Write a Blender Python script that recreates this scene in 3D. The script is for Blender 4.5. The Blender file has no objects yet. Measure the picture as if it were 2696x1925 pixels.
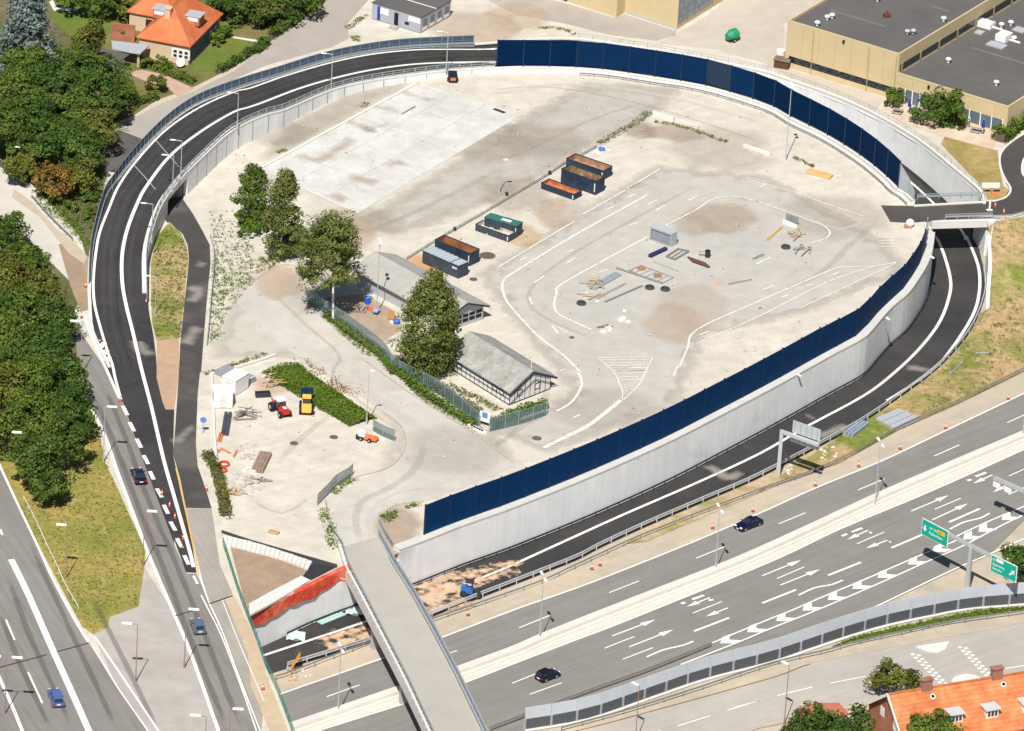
import bpy, bmesh, math, random
import numpy as np
from mathutils import Vector, Matrix
from mathutils.geometry import delaunay_2d_cdt
R=math.radians
rnd=random.Random(7)
sc=bpy.context.scene
COL=sc.collection
# ---------------------------------------------------------------- camera (long lens, from a helicopter)
F=18000.0; TH=R(26.1); RO=R(3.53); DIST=1059.0
_fw=Vector((0,math.cos(TH),-math.sin(TH))); _r=Vector((1,0,0)); _u=Vector((0,math.sin(TH),math.cos(TH)))
RT=math.cos(RO)*_r+math.sin(RO)*_u; UP=-math.sin(RO)*_r+math.cos(RO)*_u
CAM=-_fw*DIST
cd=bpy.data.cameras.new('camera'); cam=bpy.data.objects.new('camera',cd); COL.objects.link(cam)
cd.sensor_width=36; cd.sensor_fit='HORIZONTAL'; cd.lens=F/2696*36; cd.clip_start=10; cd.clip_end=6000
M=Matrix.Identity(4)
for i in range(3):
    M[i][0]=RT[i]; M[i][1]=UP[i]; M[i][2]=-_fw[i]; M[i][3]=CAM[i]
cam.matrix_world=M; sc.camera=cam
# survey points: crop code + position -> point on a plane of known height
XO={'1':0,'2':660,'3':1330,'4':1996}; YO={'A':0,'B':480,'C':950,'D':1425}
EX={'E1':(540,940,.13187),'E2':(540,1140,.13187),'E3':(760,700,.13187),'E4':(1040,560,.13187),'E5':(1400,380,.10591),'E6':(1150,830,.16703),'E7':(2380,1330,.13915),'E8':(2336,420,.16007),'V':(0,0,1.18558),'S':(0,0,1)}
def crop(c):
    return EX[c] if c in EX else (XO[c[1]],YO[c[0]],700/2274)
def Q(s):
    out=[]; c='S'
    for t in s.split():
        if ',' in t:
            a,b=t.split(','); k=crop(c); out.append((k[0]+float(a)*k[2],k[1]+float(b)*k[2]))
        else: c=t
    return out
def G(q,z=0.0):
    d=_fw*F+RT*(q[0]-1348)-UP*(q[1]-962.5)
    return CAM+d*((z-CAM.z)/d.z)
def L(s,z=0.0):
    q=Q(s)
    zs=z if isinstance(z,(list,tuple)) else [z]*len(q)
    return [G(a,b) for a,b in zip(q,zs)]
def P(s,z=0.0): return L(s,z)[0]
def scr(p):
    d=p-CAM; w=d.dot(_fw); return (1348+F*d.dot(RT)/w, 962.5-F*d.dot(UP)/w)
def cr(pts,n=6):
    out=[]
    m=len(pts)
    for i in range(m-1):
        p0=pts[max(i-1,0)];p1=pts[i];p2=pts[i+1];p3=pts[min(i+2,m-1)]
        for k in range(n):
            t=k/n
            out.append(.5*((2*p1)+(p2-p0)*t+(2*p0-5*p1+4*p2-p3)*t*t+(3*p1-p0-3*p2+p3)*t**3))
    out.append(pts[-1].copy()); return out
def resample(pts,step):
    d=[0]
    for a,b in zip(pts,pts[1:]): d.append(d[-1]+(b-a).length)
    n=max(1,round(d[-1]/step)); out=[];j=0
    for k in range(n+1):
        s=d[-1]*k/n
        while j<len(d)-2 and d[j+1]<s: j+=1
        t=(s-d[j])/max(d[j+1]-d[j],1e-9); out.append(pts[j].lerp(pts[j+1],t))
    return out
def normals(pts):
    o=[]
    for i in range(len(pts)):
        a=pts[max(i-1,0)];b=pts[min(i+1,len(pts)-1)]
        t=Vector((b.x-a.x,b.y-a.y,0)).normalized(); o.append(Vector((-t.y,t.x,0)))
    return o
def off(pts,d):
    return [p+n*d for p,n in zip(pts,normals(pts))]
def lift(pts,dz): return [p+Vector((0,0,dz)) for p in pts]
def flat(pts,z): return [Vector((p.x,p.y,z)) for p in pts]
# ---------------------------------------------------------------- materials
MATS={}
def mat(name,col,rough=.8,var=.12,scale=.6,col2=None,mix_scale=.08,metal=0,spec=.3,bump=0,streak=None,attr=None,alpha=None,trans=0,fine=6.0,sharp=(.35,.65),spots=(),ascale=.35,amul=1.2):
    """procedural: two-scale noise on a base colour, optional second colour in patches, optional direction streaks"""
    if name in MATS: return MATS[name]
    m=bpy.data.materials.new(name); m.use_nodes=True; nt=m.node_tree; N=nt.nodes; K=nt.links
    b=N['Principled BSDF']; b.inputs['Roughness'].default_value=rough; b.inputs['Metallic'].default_value=metal
    b.inputs['Specular IOR Level'].default_value=spec
    tc=N.new('ShaderNodeNewGeometry'); pos=tc.outputs['Position']
    def noise(sc_,det=4,src=pos,dis=0):
        n=N.new('ShaderNodeTexNoise'); n.inputs['Scale'].default_value=sc_; n.inputs['Detail'].default_value=det; n.inputs['Distortion'].default_value=dis
        K.new(src,n.inputs['Vector']); return n.outputs['Fac']
    base=N.new('ShaderNodeMix'); base.data_type='RGBA'
    base.inputs['A'].default_value=(*col,1); base.inputs['B'].default_value=(*(col2 or col),1)
    rp=N.new('ShaderNodeMapRange'); rp.inputs[1].default_value=sharp[0]; rp.inputs[2].default_value=sharp[1]
    K.new(noise(mix_scale,5,dis=.4),rp.inputs[0]); K.new(rp.outputs[0],base.inputs['Factor'])
    cur=base.outputs['Result']
    for (ss,lo,hi,sc_,am) in spots:
        r=N.new('ShaderNodeMapRange'); r.inputs[1].default_value=lo; r.inputs[2].default_value=hi; r.inputs[4].default_value=am
        K.new(noise(ss,6,dis=.8),r.inputs[0]); mx=N.new('ShaderNodeMix'); mx.data_type='RGBA'; mx.inputs['B'].default_value=(*sc_,1)
        K.new(cur,mx.inputs['A']); K.new(r.outputs[0],mx.inputs['Factor']); cur=mx.outputs['Result']
    def mul(fac_out,lo,hi):
        nonlocal cur
        r=N.new('ShaderNodeMapRange'); r.inputs[1].default_value=.25; r.inputs[2].default_value=.75; r.inputs[3].default_value=lo; r.inputs[4].default_value=hi
        K.new(fac_out,r.inputs[0]); mx=N.new('ShaderNodeVectorMath'); mx.operation='SCALE'
        K.new(cur,mx.inputs[0]); K.new(r.outputs[0],mx.inputs['Scale']); cur=mx.outputs[0]
    if var>0:
        mul(noise(scale,5),1-var,1+var); mul(noise(fine,3),1-var*.6,1+var*.6)
    if streak:
        ang,ls,ws,amt=streak
        mp=N.new('ShaderNodeMapping'); mp.vector_type='POINT'; mp.inputs['Rotation'].default_value=(0,0,-ang); K.new(pos,mp.inputs[0])
        m2=N.new('ShaderNodeMapping'); m2.inputs['Scale'].default_value=(1/ls,1/ws,1); K.new(mp.outputs[0],m2.inputs[0])
        mul(noise(1.0,4,m2.outputs[0]),1-amt,1+amt)
    if attr:
        a=N.new('ShaderNodeAttribute'); a.attribute_name=attr; mx=N.new('ShaderNodeVectorMath'); mx.operation='MULTIPLY'
        K.new(cur,mx.inputs[0]); K.new(a.outputs['Color'],mx.inputs[1]); cur=mx.outputs[0]
    K.new(cur,b.inputs['Base Color'])
    if bump:
        bp=N.new('ShaderNodeBump'); bp.inputs['Strength'].default_value=bump; bp.inputs['Distance'].default_value=.08
        K.new(noise(fine,4),bp.inputs['Height']); K.new(bp.outputs[0],b.inputs['Normal'])
    if alpha=='soft':   # worn edge: coverage attribute broken up by noise
        a=N.new('ShaderNodeAttribute'); a.attribute_name='cover'
        ad=N.new('ShaderNodeMath'); ad.operation='ADD'; K.new(a.outputs['Fac'],ad.inputs[0])
        s2=N.new('ShaderNodeMath'); s2.operation='MULTIPLY_ADD'; s2.inputs[1].default_value=amul; s2.inputs[2].default_value=-amul/2; K.new(noise(ascale,6),s2.inputs[0]); K.new(s2.outputs[0],ad.inputs[1])
        r=N.new('ShaderNodeMapRange'); r.inputs[1].default_value=.2; r.inputs[2].default_value=.8; K.new(ad.outputs[0],r.inputs[0])
        mm=N.new('ShaderNodeMath'); mm.operation='MULTIPLY'; mm.inputs[1].default_value=trans or 1.0; K.new(r.outputs[0],mm.inputs[0]); K.new(mm.outputs[0],b.inputs['Alpha'])
    elif alpha=='worn':
        r=N.new('ShaderNodeMapRange'); r.inputs[1].default_value=.3; r.inputs[2].default_value=.48; r.inputs[3].default_value=trans; K.new(noise(2.2,5),r.inputs[0]); K.new(r.outputs[0],b.inputs['Alpha'])
    elif alpha is not None: b.inputs['Alpha'].default_value=alpha
    MATS[name]=m; return m
def leafmat(name,col,col2,back=.35):
    m=bpy.data.materials.new(name); m.use_nodes=True; nt=m.node_tree; N=nt.nodes; K=nt.links
    b=N['Principled BSDF']; b.inputs['Roughness'].default_value=.6; b.inputs['Specular IOR Level'].default_value=.25
    a=N.new('ShaderNodeAttribute'); a.attribute_name='tint'
    mx=N.new('ShaderNodeMix'); mx.data_type='RGBA'; mx.inputs['A'].default_value=(*col,1); mx.inputs['B'].default_value=(*col2,1)
    K.new(a.outputs['Fac'],mx.inputs['Factor']); K.new(mx.outputs['Result'],b.inputs['Base Color'])
    t=N.new('ShaderNodeBsdfTranslucent'); K.new(mx.outputs['Result'],t.inputs['Color'])
    s=N.new('ShaderNodeMixShader'); s.inputs[0].default_value=back; K.new(b.outputs[0],s.inputs[1]); K.new(t.outputs[0],s.inputs[2])
    K.new(s.outputs[0],N['Material Output'].inputs['Surface']); return m
def plain(name,col,rough=.5,metal=0,spec=.5,var=.06): return mat(name,col,rough,var,1.5,metal=metal,spec=spec)
# ---------------------------------------------------------------- objects
def tag(o,label=None,cat=None,group=None,kind=None):
    if label: o['label']=label
    if cat: o['category']=cat
    if group: o['group']=group
    if kind: o['kind']=kind
    return o
def thing(name,label,cat,loc=(0,0,0),rz=0,group=None):
    o=bpy.data.objects.new(name,None); COL.objects.link(o); o.location=loc; o.rotation_euler=(0,0,rz); o.empty_display_size=.2
    return tag(o,label,cat,group)
KIDS={}
def kids(o): return KIDS.get(o.name,[])
def adopt(o,p):
    o.parent=p; KIDS.setdefault(p.name,[]).append(o)
def dup(root,loc,rz=0,label=None,group=None,scale=None):
    def cp(o,p):
        c=o.copy(); COL.objects.link(c)
        if p: adopt(c,p)
        for ch in list(kids(o)): cp(ch,c)
        return c
    c=cp(root,None); c.location=loc; c.rotation_euler=(0,0,rz)
    if label: c['label']=label
    if group: c['group']=group
    if scale: c.scale=scale
    return c
class MB:
    def __init__(s): s.v=[]; s.f=[]
    def add(s,vs,fs):
        o=len(s.v); s.v+= [tuple(v) for v in vs]; s.f+=[tuple(i+o for i in f) for f in fs]; return s
    def box(s,c,size,rz=0,M=None):
        a,b,h=size[0]/2,size[1]/2,size[2]/2; cs,sn=math.cos(rz),math.sin(rz); vs=[]
        for z in (-h,h):
            for x,y in ((-a,-b),(a,-b),(a,b),(-a,b)): vs.append(Vector((c[0]+x*cs-y*sn,c[1]+x*sn+y*cs,c[2]+z)))
        return s.add(vs,[(3,2,1,0),(4,5,6,7),(0,1,5,4),(1,2,6,5),(2,3,7,6),(3,0,4,7)])
    def bar(s,p,q,w,h=None):
        """rectangular bar from p to q"""
        h=h or w; d=(q-p); 
        if d.length<1e-6: return s
        d.normalize(); up=Vector((0,0,1)) if abs(d.z)<.95 else Vector((0,1,0))
        x=d.cross(up).normalized()*w/2; y=x.cross(d).normalized()*h/2
        vs=[p-x-y,p+x-y,p+x+y,p-x+y,q-x-y,q+x-y,q+x+y,q-x+y]
        return s.add(vs,[(3,2,1,0),(4,5,6,7),(0,1,5,4),(1,2,6,5),(2,3,7,6),(3,0,4,7)])
    def tube(s,p,q,r,r2=None,n=8,cap=True):
        r2=r if r2 is None else r2; d=(q-p).normalized(); up=Vector((0,0,1)) if abs(d.z)<.95 else Vector((0,1,0))
        x=d.cross(up).normalized(); y=x.cross(d); vs=[]
        for c,rr in ((p,r),(q,r2)):
            for k in range(n):
                a=2*math.pi*k/n; vs.append(c+x*math.cos(a)*rr+y*math.sin(a)*rr)
        fs=[(k,(k+1)%n,n+(k+1)%n,n+k) for k in range(n)]
        if cap: fs+=[tuple(range(n-1,-1,-1)),tuple(range(n,2*n))]
        return s.add(vs,fs)
    def path(s,pts,r,n=6):
        for a,b in zip(pts,pts[1:]): s.tube(a,b,r,n=n)
        return s
    def strip(s,A,B):
        n=len(A); return s.add(list(A)+list(B),[(i,i+1,n+i+1,n+i) for i in range(n-1)])
    def poly(s,pts): 
        return s.add(pts,[tuple(range(len(pts)))])
    def wall(s,pts,z0,z1,t):
        """prism wall along a polyline; pts = one face, t = thickness to the left; z0/z1 scalars or lists"""
        n=len(pts); z0=z0 if isinstance(z0,(list,tuple)) else [z0]*n; z1=z1 if isinstance(z1,(list,tuple)) else [z1]*n
        B=off(pts,t); vs=[]
        for P_,zz in ((pts,z0),(pts,z1),(B,z1),(B,z0)): vs+=[Vector((p.x,p.y,z)) for p,z in zip(P_,zz)]
        fs=[]
        for k in range(4):
            k2=(k+1)%4
            fs+=[(k*n+i,k*n+i+1,k2*n+i+1,k2*n+i) for i in range(n-1)]
        fs+=[(0,n,2*n,3*n),(4*n-1,3*n-1,2*n-1,n-1)]
        return s.add(vs,fs)
    def prism(s,pts,z0,z1):
        """convex or simple polygon extruded between heights"""
        n=len(pts); vs=[Vector((p.x,p.y,z0)) for p in pts]+[Vector((p.x,p.y,z1)) for p in pts]
        return s.add(vs,[tuple(range(n-1,-1,-1)),tuple(range(n,2*n))]+[(i,(i+1)%n,n+(i+1)%n,n+i) for i in range(n)])
    def ball(s,c,r,n=8,m=6,sz=1):
        vs=[];fs=[]
        for j in range(m+1):
            a=math.pi*j/m
            for i in range(n):
                b=2*math.pi*i/n; vs.append((c[0]+r*math.sin(a)*math.cos(b),c[1]+r*math.sin(a)*math.sin(b),c[2]+r*sz*math.cos(a)))
        for j in range(m):
            for i in range(n): fs.append((j*n+i,(j+1)*n+i,(j+1)*n+(i+1)%n,j*n+(i+1)%n))
        return s.add(vs,fs)
    def build(s,name,m,parent=None,world=True,smooth=False,bevel=0,fix=True):
        me=bpy.data.meshes.new(name); o0=parent.matrix_basis.translation if False else (Vector(parent.location) if (parent and world) else Vector((0,0,0)))
        p=parent
        if parent and world and parent.parent: o0=Vector(parent.parent.location)+Vector(parent.location)
        me.from_pydata([(v[0]-o0.x,v[1]-o0.y,v[2]-o0.z) for v in s.v],[],s.f)
        if fix or bevel:
            bm=bmesh.new(); bm.from_mesh(me); bmesh.ops.recalc_face_normals(bm,faces=bm.faces)
            if bevel: bmesh.ops.bevel(bm,geom=[e for e in bm.edges if e.calc_face_angle(0)>.5],offset=bevel,segments=2,affect='EDGES',clamp_overlap=True)
            bm.to_mesh(me); bm.free()
        if smooth: me.polygons.foreach_set('use_smooth',[True]*len(me.polygons))
        me.materials.append(m); o=bpy.data.objects.new(name,me); COL.objects.link(o)
        if parent: adopt(o,parent)
        return o
def struct(o,label=None): o['kind']='structure'; return o
def sheet(name,pts,m,z=None,kind='structure',parent=None,label=None):
    """flat polygon (any simple outline), triangulated"""
    if z is not None: pts=flat(pts,z)
    vs,es,fs,*_=delaunay_2d_cdt([Vector((p.x,p.y)) for p in pts],[],[list(range(len(pts)))],1,1e-4)
    zs={(round(p.x,3),round(p.y,3)):p.z for p in pts}; zz=[]
    for v in vs: zz.append(zs.get((round(v.x,3),round(v.y,3)),pts[0].z))
    me=bpy.data.meshes.new(name); me.from_pydata([(v.x,v.y,h) for v,h in zip(vs,zz)],[],[tuple(f) for f in fs])
    bm=bmesh.new(); bm.from_mesh(me)
    for f in bm.faces:
        f.normal_update()
        if f.normal.z<0: f.normal_flip()
    bm.to_mesh(me); bm.free()
    me.materials.append(m); o=bpy.data.objects.new(name,me); COL.objects.link(o); o['kind']=kind
    if parent: adopt(o,parent)
    return o
def inside(p,poly):
    c=False;j=len(poly)-1
    for i in range(len(poly)):
        a,b=poly[i],poly[j]
        if (a.y>p[1])!=(b.y>p[1]) and p[0]<(b.x-a.x)*(p[1]-a.y)/(b.y-a.y)+a.x: c=not c
        j=i
    return c
def edge_dist(p,poly):
    d=1e9;j=len(poly)-1
    for i in range(len(poly)):
        a,b=poly[j],poly[i]; vx,vy=b.x-a.x,b.y-a.y; l2=vx*vx+vy*vy or 1e-9
        t=min(1,max(0,((p[0]-a.x)*vx+(p[1]-a.y)*vy)/l2)); d=min(d,math.hypot(p[0]-a.x-t*vx,p[1]-a.y-t*vy)); j=i
    return d
def patch(name,pts,m,z=.012,soft=2.0,step=1.0):
    """soft-edged ground patch (grid with a coverage attribute)"""
    x0=min(p.x for p in pts)-soft;x1=max(p.x for p in pts)+soft;y0=min(p.y for p in pts)-soft;y1=max(p.y for p in pts)+soft
    nx=max(2,int((x1-x0)/step)+1);ny=max(2,int((y1-y0)/step)+1)
    if nx*ny>6000:
        k=math.sqrt(nx*ny/6000); nx=int(nx/k);ny=int(ny/k)
    vs=[];cv=[]
    for j in range(ny):
        for i in range(nx):
            x=x0+(x1-x0)*i/(nx-1);y=y0+(y1-y0)*j/(ny-1); d=edge_dist((x,y),pts); d=d if inside((x,y),pts) else -d
            vs.append((x,y,z)); cv.append(min(1,max(0,.5+d/(2*soft))))
    fs=[(j*nx+i,j*nx+i+1,(j+1)*nx+i+1,(j+1)*nx+i) for j in range(ny-1) for i in range(nx-1) if max(cv[j*nx+i],cv[j*nx+i+1],cv[(j+1)*nx+i],cv[(j+1)*nx+i+1])>0]
    me=bpy.data.meshes.new(name); me.from_pydata(vs,[],fs); a=me.attributes.new('cover','FLOAT','POINT'); a.data.foreach_set('value',cv)
    me.materials.append(m); o=bpy.data.objects.new(name,me); COL.objects.link(o); o['kind']='structure'; return o
def ribbon(mb,pts,w,z=None):
    pts=pts if z is None else flat(pts,z)
    n=normals(pts); mb.strip([p+a*w/2 for p,a in zip(pts,n)],[p-a*w/2 for p,a in zip(pts,n)]); return mb
# ---------------------------------------------------------------- foliage
def leaf_mesh(name,cents,norms,size,m,seed=0,tint=None,aspect=1.0,parent=None):
    """many small leaf quads at given centres"""
    rs=np.random.RandomState(seed); n=len(cents)
    c=np.asarray(cents,float); d=np.asarray(norms,float)+rs.normal(0,.55,(n,3)); d/=np.linalg.norm(d,axis=1)[:,None]+1e-9
    a=np.cross(d,rs.normal(0,1,(n,3))); a/=np.linalg.norm(a,axis=1)[:,None]+1e-9; b=np.cross(d,a)
    s=(size*rs.uniform(.6,1.3,n))[:,None]
    v=np.empty((n,4,3)); v[:,0]=c-a*s*.5; v[:,1]=c+b*s*.32*aspect; v[:,2]=c+a*s*.5; v[:,3]=c-b*s*.32*aspect
    me=bpy.data.meshes.new(name); me.vertices.add(n*4); me.vertices.foreach_set('co',v.ravel())
    me.loops.add(n*4); me.loops.foreach_set('vertex_index',np.arange(n*4,dtype=np.int32)); me.polygons.add(n); me.polygons.foreach_set('loop_start',np.arange(0,n*4,4,dtype=np.int32))
    me.update(calc_edges=True)
    t=np.clip((tint if tint is not None else 0.5)+rs.normal(0,.22,n),0,1); at=me.attributes.new('tint','FLOAT','FACE'); at.data.foreach_set('value',t.astype(np.float32))
    me.materials.append(m); o=bpy.data.objects.new(name,me); COL.objects.link(o)
    if parent: adopt(o,parent)
    return o
def crown_points(rx,ry,rz,n,seed,lumps=26,shape='round',clump=1.0):
    """leaf centres: clumps spread through an uneven crown volume"""
    rs=np.random.RandomState(seed); out=[];nor=[];tn=[]
    per=max(6,n//lumps)
    for k in range(lumps):
        u=rs.normal(0,1,3); u/=np.linalg.norm(u); 
        if u[2]<-.55: u[2]*=-.6
        rad=rs.uniform(.3,1.0)**.55*rs.choice([1,1,1,1.12])
        if shape=='cone':
            h=rs.uniform(-1,1); w=(1-h)/2*.9+.1; th=rs.uniform(0,2*math.pi); rr=rs.uniform(.4,1)**.5*w; c=np.array([rr*math.cos(th)*rx,rr*math.sin(th)*ry,h*rz])
        elif shape=='egg':
            h=rs.uniform(-1,1); w=math.sqrt(max(.02,1-h*h))*(1.0-.45*h); w=min(w,1.05); th=rs.uniform(0,2*math.pi); rr=rs.uniform(.25,1)**.5*w*.85; c=np.array([rr*math.cos(th)*rx,rr*math.sin(th)*ry,h*rz*.95])
        else: c=u*rad*np.array([rx,ry,rz])
        cr_=rs.uniform(.17,.40)*min(rx,ry,rz)*clump
        q=rs.normal(0,1,(per,3)); q/=np.linalg.norm(q,axis=1)[:,None]; ln=cr_*rs.uniform(.35,1.05,per)**.5
        pts=c+q*ln[:,None]*np.array([1.15,1.15,.85]); out.append(pts); nn=q*.7+np.array([0,0,.5])+c/np.array([rx,ry,rz])*.4; nor.append(nn); tn.append(np.full(per,rs.uniform(.0,1.0)))
    return np.vstack(out),np.vstack(nor),np.hstack(tn)

def track(name,pts,w,m,dz=.0):
    """worn wheel path: ribbon whose coverage fades to both sides"""
    n=normals(pts); vs=[];cv=[]
    for k,c in ((-.5,0),(-.2,1),(.2,1),(.5,0)):
        for i,(p,a) in enumerate(zip(pts,n)): vs.append(p+a*w*k+Vector((0,0,dz))); cv.append(c*(min(1,i/3,(len(pts)-1-i)/3)))
    m_=len(pts); fs=[(r*m_+i,r*m_+i+1,(r+1)*m_+i+1,(r+1)*m_+i) for r in range(3) for i in range(m_-1)]
    me=bpy.data.meshes.new(name); me.from_pydata(vs,[],fs); at=me.attributes.new('cover','FLOAT','POINT'); at.data.foreach_set('value',cv); me.materials.append(m)
    o=bpy.data.objects.new(name,me); COL.objects.link(o); o['kind']='structure'; return o
# ---------------------------------------------------------------- light
SE=R(53); SA=R(10.5)
sdir=Vector((-math.sin(SA)*math.cos(SE),-math.cos(SA)*math.cos(SE),math.sin(SE)))
w=bpy.data.worlds.new('World'); sc.world=w; w.use_nodes=True; wn=w.node_tree
sky=wn.nodes.new('ShaderNodeTexSky'); sky.sky_type='NISHITA'; sky.sun_disc=False; sky.sun_elevation=SE; sky.sun_rotation=math.pi+SA
wn.links.new(sky.outputs[0],wn.nodes['Background'].inputs['Color']); wn.nodes['Background'].inputs['Strength'].default_value=.05
sl=bpy.data.lights.new('sun','SUN'); sl.energy=5.0; sl.angle=R(.5); sl.color=(1,.965,.905); so=bpy.data.objects.new('sun',sl); COL.objects.link(so)
so.rotation_euler=sdir.to_track_quat('Z','Y').to_euler()
sc.view_settings.view_transform='Standard'; sc.view_settings.look='None'; sc.view_settings.gamma=1; sc.view_settings.exposure=.20
# ---------------------------------------------------------------- shared survey lines
ZL=-6.5
HA=math.atan2(*(lambda d:(d.y,d.x))(P('D3 2274,30',ZL)-P('D3 0,915',ZL)))     # heading of the motorway
# loop road cross sections: inner edge, outer edge, height
SEC=[('C1 1340,100','C1 925,60',.02),('B1 1335,1500','B1 885,1500',.04),('B1 1310,1300','B1 780,1280',.1),('B1 1270,1080','B1 757,1050',.35),('B1 1262,880','B1 752,850',.9),
('B1 1262,620','B1 768,600',2.0),('B1 1310,400','B1 815,375',3.0),('B1 1395,185','B1 885,140',3.6),('A1 1545,1545','A1 950,1600',4.0),('A1 1750,1335','A1 1100,1400',4.0),
('A1 2000,1118','A1 1370,1115',3.8),('A1 2274,990','A1 1650,910',3.4),('A2 300,945','A1 2000,770',2.7),('A2 700,775','A2 250,648',1.9),('A2 1050,695','A2 650,525',1.4),
('A2 1400,645','A2 1050,447',1.1),('A2 1680,612','A2 1400,410',.9),('A2 2090,585','A2 1900,388',.7)]
RIN=[P(a,z) for a,b,z in SEC]; ROUT=[P(b,z) for a,b,z in SEC]
NR=len(RIN)
TIN=L('A3 360,590 830,615 1270,680 1720,755 2274,925 A4 330,1050 600,1180 900,1370 1100,1530 1200,1630 B4 1270,110 1340,175',.4)
TOUT=L('A3 500,330 1050,395 1500,470 A4 0,600 180,655 480,755 800,880 1100,1030 1400,1215 1700,1460 1890,1624 B4 1925,150',.8)
RI=resample(cr(RIN+TIN,6),2.0); RO_=resample(cr(ROUT+TOUT,6),2.0)
n_up=len(resample(cr(RIN,6),2.0))
LIN=L('B4 1480,760 1462,900 1425,1020 1350,1150 1250,1290 1100,1420 930,1620 C4 850,160 600,295 300,465 0,630 C3 1800,822 1400,1030 900,1260 500,1430 D2 2180,85 1800,220 1410,375 940,548 560,690 100,900 -30,962',ZL)
LOUT=L('B4 1890,560 1925,740 1940,930 1890,1120 1800,1300 1650,1480 1500,1624 C4 1300,250 1000,460 700,640 0,1005 C3 1760,1180 1200,1420 800,1605 D3 600,165 0,400 D2 1540,650 1070,850 170,1130 -150,1250',ZL)
LI=resample(cr(LIN,5),2.0); LO=resample(cr(LOUT,5),2.0)
# materials of the ground
m_yard=mat('pale_sand_gravel',(.595,.547,.468),.95,.12,.35,col2=(.535,.494,.42),mix_scale=.05,streak=(.62,16,1.1,.055),bump=.25,fine=3.5,spots=[(.23,.56,.72,(.62,.585,.515),.5),(1.3,.62,.70,(.36,.31,.25),.40),(.5,.60,.72,(.44,.385,.31),.35),(6,.66,.74,(.34,.30,.25),.45)])
m_low=mat('low_ground',(.50,.42,.32),.95,.12,.4,col2=(.42,.36,.28),mix_scale=.05,fine=3)
m_soil=mat('garden_soil',(.16,.13,.07),.95,.25,.5,col2=(.09,.10,.035),mix_scale=.1,fine=2)
m_grass=mat('dry_grass',(.34,.26,.075),.95,.24,.9,col2=(.20,.21,.04),mix_scale=.10,fine=3,bump=.6,spots=[(.3,.56,.68,(.40,.29,.13),.6),(1.1,.60,.70,(.13,.17,.025),.6)])
m_lawn=mat('lawn',(.105,.16,.025),.95,.15,.5,col2=(.15,.17,.03),mix_scale=.12,fine=2)
m_slope=mat('embankment_grass',(.42,.29,.15),.95,.25,.9,col2=(.17,.20,.035),mix_scale=.11,fine=1.6,bump=.6,sharp=(.42,.62),spots=[(1.0,.58,.66,(.15,.18,.03),.7),(.5,.58,.7,(.50,.38,.23),.6)])
m_new=mat('new_asphalt',(.035,.033,.034),.75,.16,.25,col2=(.050,.047,.047),mix_scale=.06,fine=2.2,spots=[(.35,.58,.74,(.075,.07,.068),.5),(1.5,.66,.74,(.10,.09,.085),.4),(.8,.62,.72,(.02,.019,.02),.5)])
m_old=mat('old_asphalt',(.232,.224,.205),.85,.06,.3,col2=(.212,.205,.188),mix_scale=.04,streak=(HA,26,.7,.10),fine=4)
m_ylow=mat('yard_asphalt',(.44,.40,.345),.9,.07,.3,col2=(.40,.365,.32),mix_scale=.05,fine=4)
RA=math.atan2(*(lambda d:(d.y,d.x))(P('D1 1240,1600')-P('D1 600,640')))
m_road=mat('worn_asphalt',(.240,.225,.203),.85,.06,.3,col2=(.212,.198,.18),mix_scale=.05,streak=(RA,22,.75,.13),fine=4)
m_gore=mat('gore_concrete',(.37,.335,.30),.9,.09,.4,col2=(.44,.41,.375),mix_scale=.09,fine=3,bump=.2)
m_pale=mat('pale_concrete_road',(.52,.485,.42),.9,.07,.3,col2=(.60,.56,.50),mix_scale=.06,fine=3)
m_shld=mat('sandy_shoulder',(.50,.415,.315),.9,.08,.4,col2=(.45,.385,.30),mix_scale=.05,streak=(HA,18,.6,.06),fine=3)
m_white=mat('road_paint',(.82,.80,.74),.6,.04,1.0,fine=5)
m_worn=mat('worn_paint',(.74,.71,.63),.7,.08,1.0,alpha='worn',trans=.35,fine=4)
m_yel=mat('yellow_paint',(.75,.42,.06),.6,.05,1)
m_conc=mat('grey_concrete',(.45,.445,.44),.85,.05,.5,col2=(.39,.39,.39),mix_scale=.12,fine=5)
m_concl=mat('light_concrete',(.66,.645,.60),.8,.05,.5,fine=5)
m_slab=mat('slab_concrete',(.60,.595,.565),.85,.09,.5,col2=(.52,.50,.46),mix_scale=.10,fine=1.8,sharp=(.45,.7),spots=[(.16,.56,.70,(.54,.47,.39),.55),(.9,.63,.70,(.43,.39,.34),.45),(3,.66,.74,(.40,.37,.33),.5)])
m_street=mat('street_asphalt',(.40,.36,.315),.9,.06,.3,col2=(.36,.325,.29),mix_scale=.06,fine=4)
m_sand=mat('orange_sand',(.60,.42,.28),.95,.18,.9,col2=(.50,.35,.24),mix_scale=.3,alpha='soft',trans=1,ascale=.9,amul=2.6,fine=4,bump=.6)
m_brown=mat('bare_brown_soil',(.36,.255,.175),.95,.12,.6,col2=(.31,.225,.16),mix_scale=.15,fine=2.5,bump=.3)
# ---------------------------------------------------------------- the two ground levels
lo_rect=[Vector((-420,-420,0)),Vector((420,-420,0)),Vector((420,420,0)),Vector((-420,420,0))]
# low ground: only where the cut is open, reaching far past the frame
low=sheet('lower_ground',lo_rect,m_low,ZL-.14)
fence_low=L('D2 -29,637 60,880 130,1080 230,1290 360,1624 500,1960 700,2500',0)
UG=[Vector((-500,-500,0)),Vector((fence_low[-1].x,-500,0))]+fence_low[::-1]
UG+=flat(LI[::-1][1:],0)
UG+=flat(TIN[::-1],0)+flat(TOUT,0)
UG+=L('S 2602,598 E8 1790,1012 2249,935 S 3300,455',0)
UG+=[Vector((600,120,0)),Vector((700,900,0)),Vector((-700,900,0))]
upper=sheet('ground',UG,m_yard,0.0)
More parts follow.
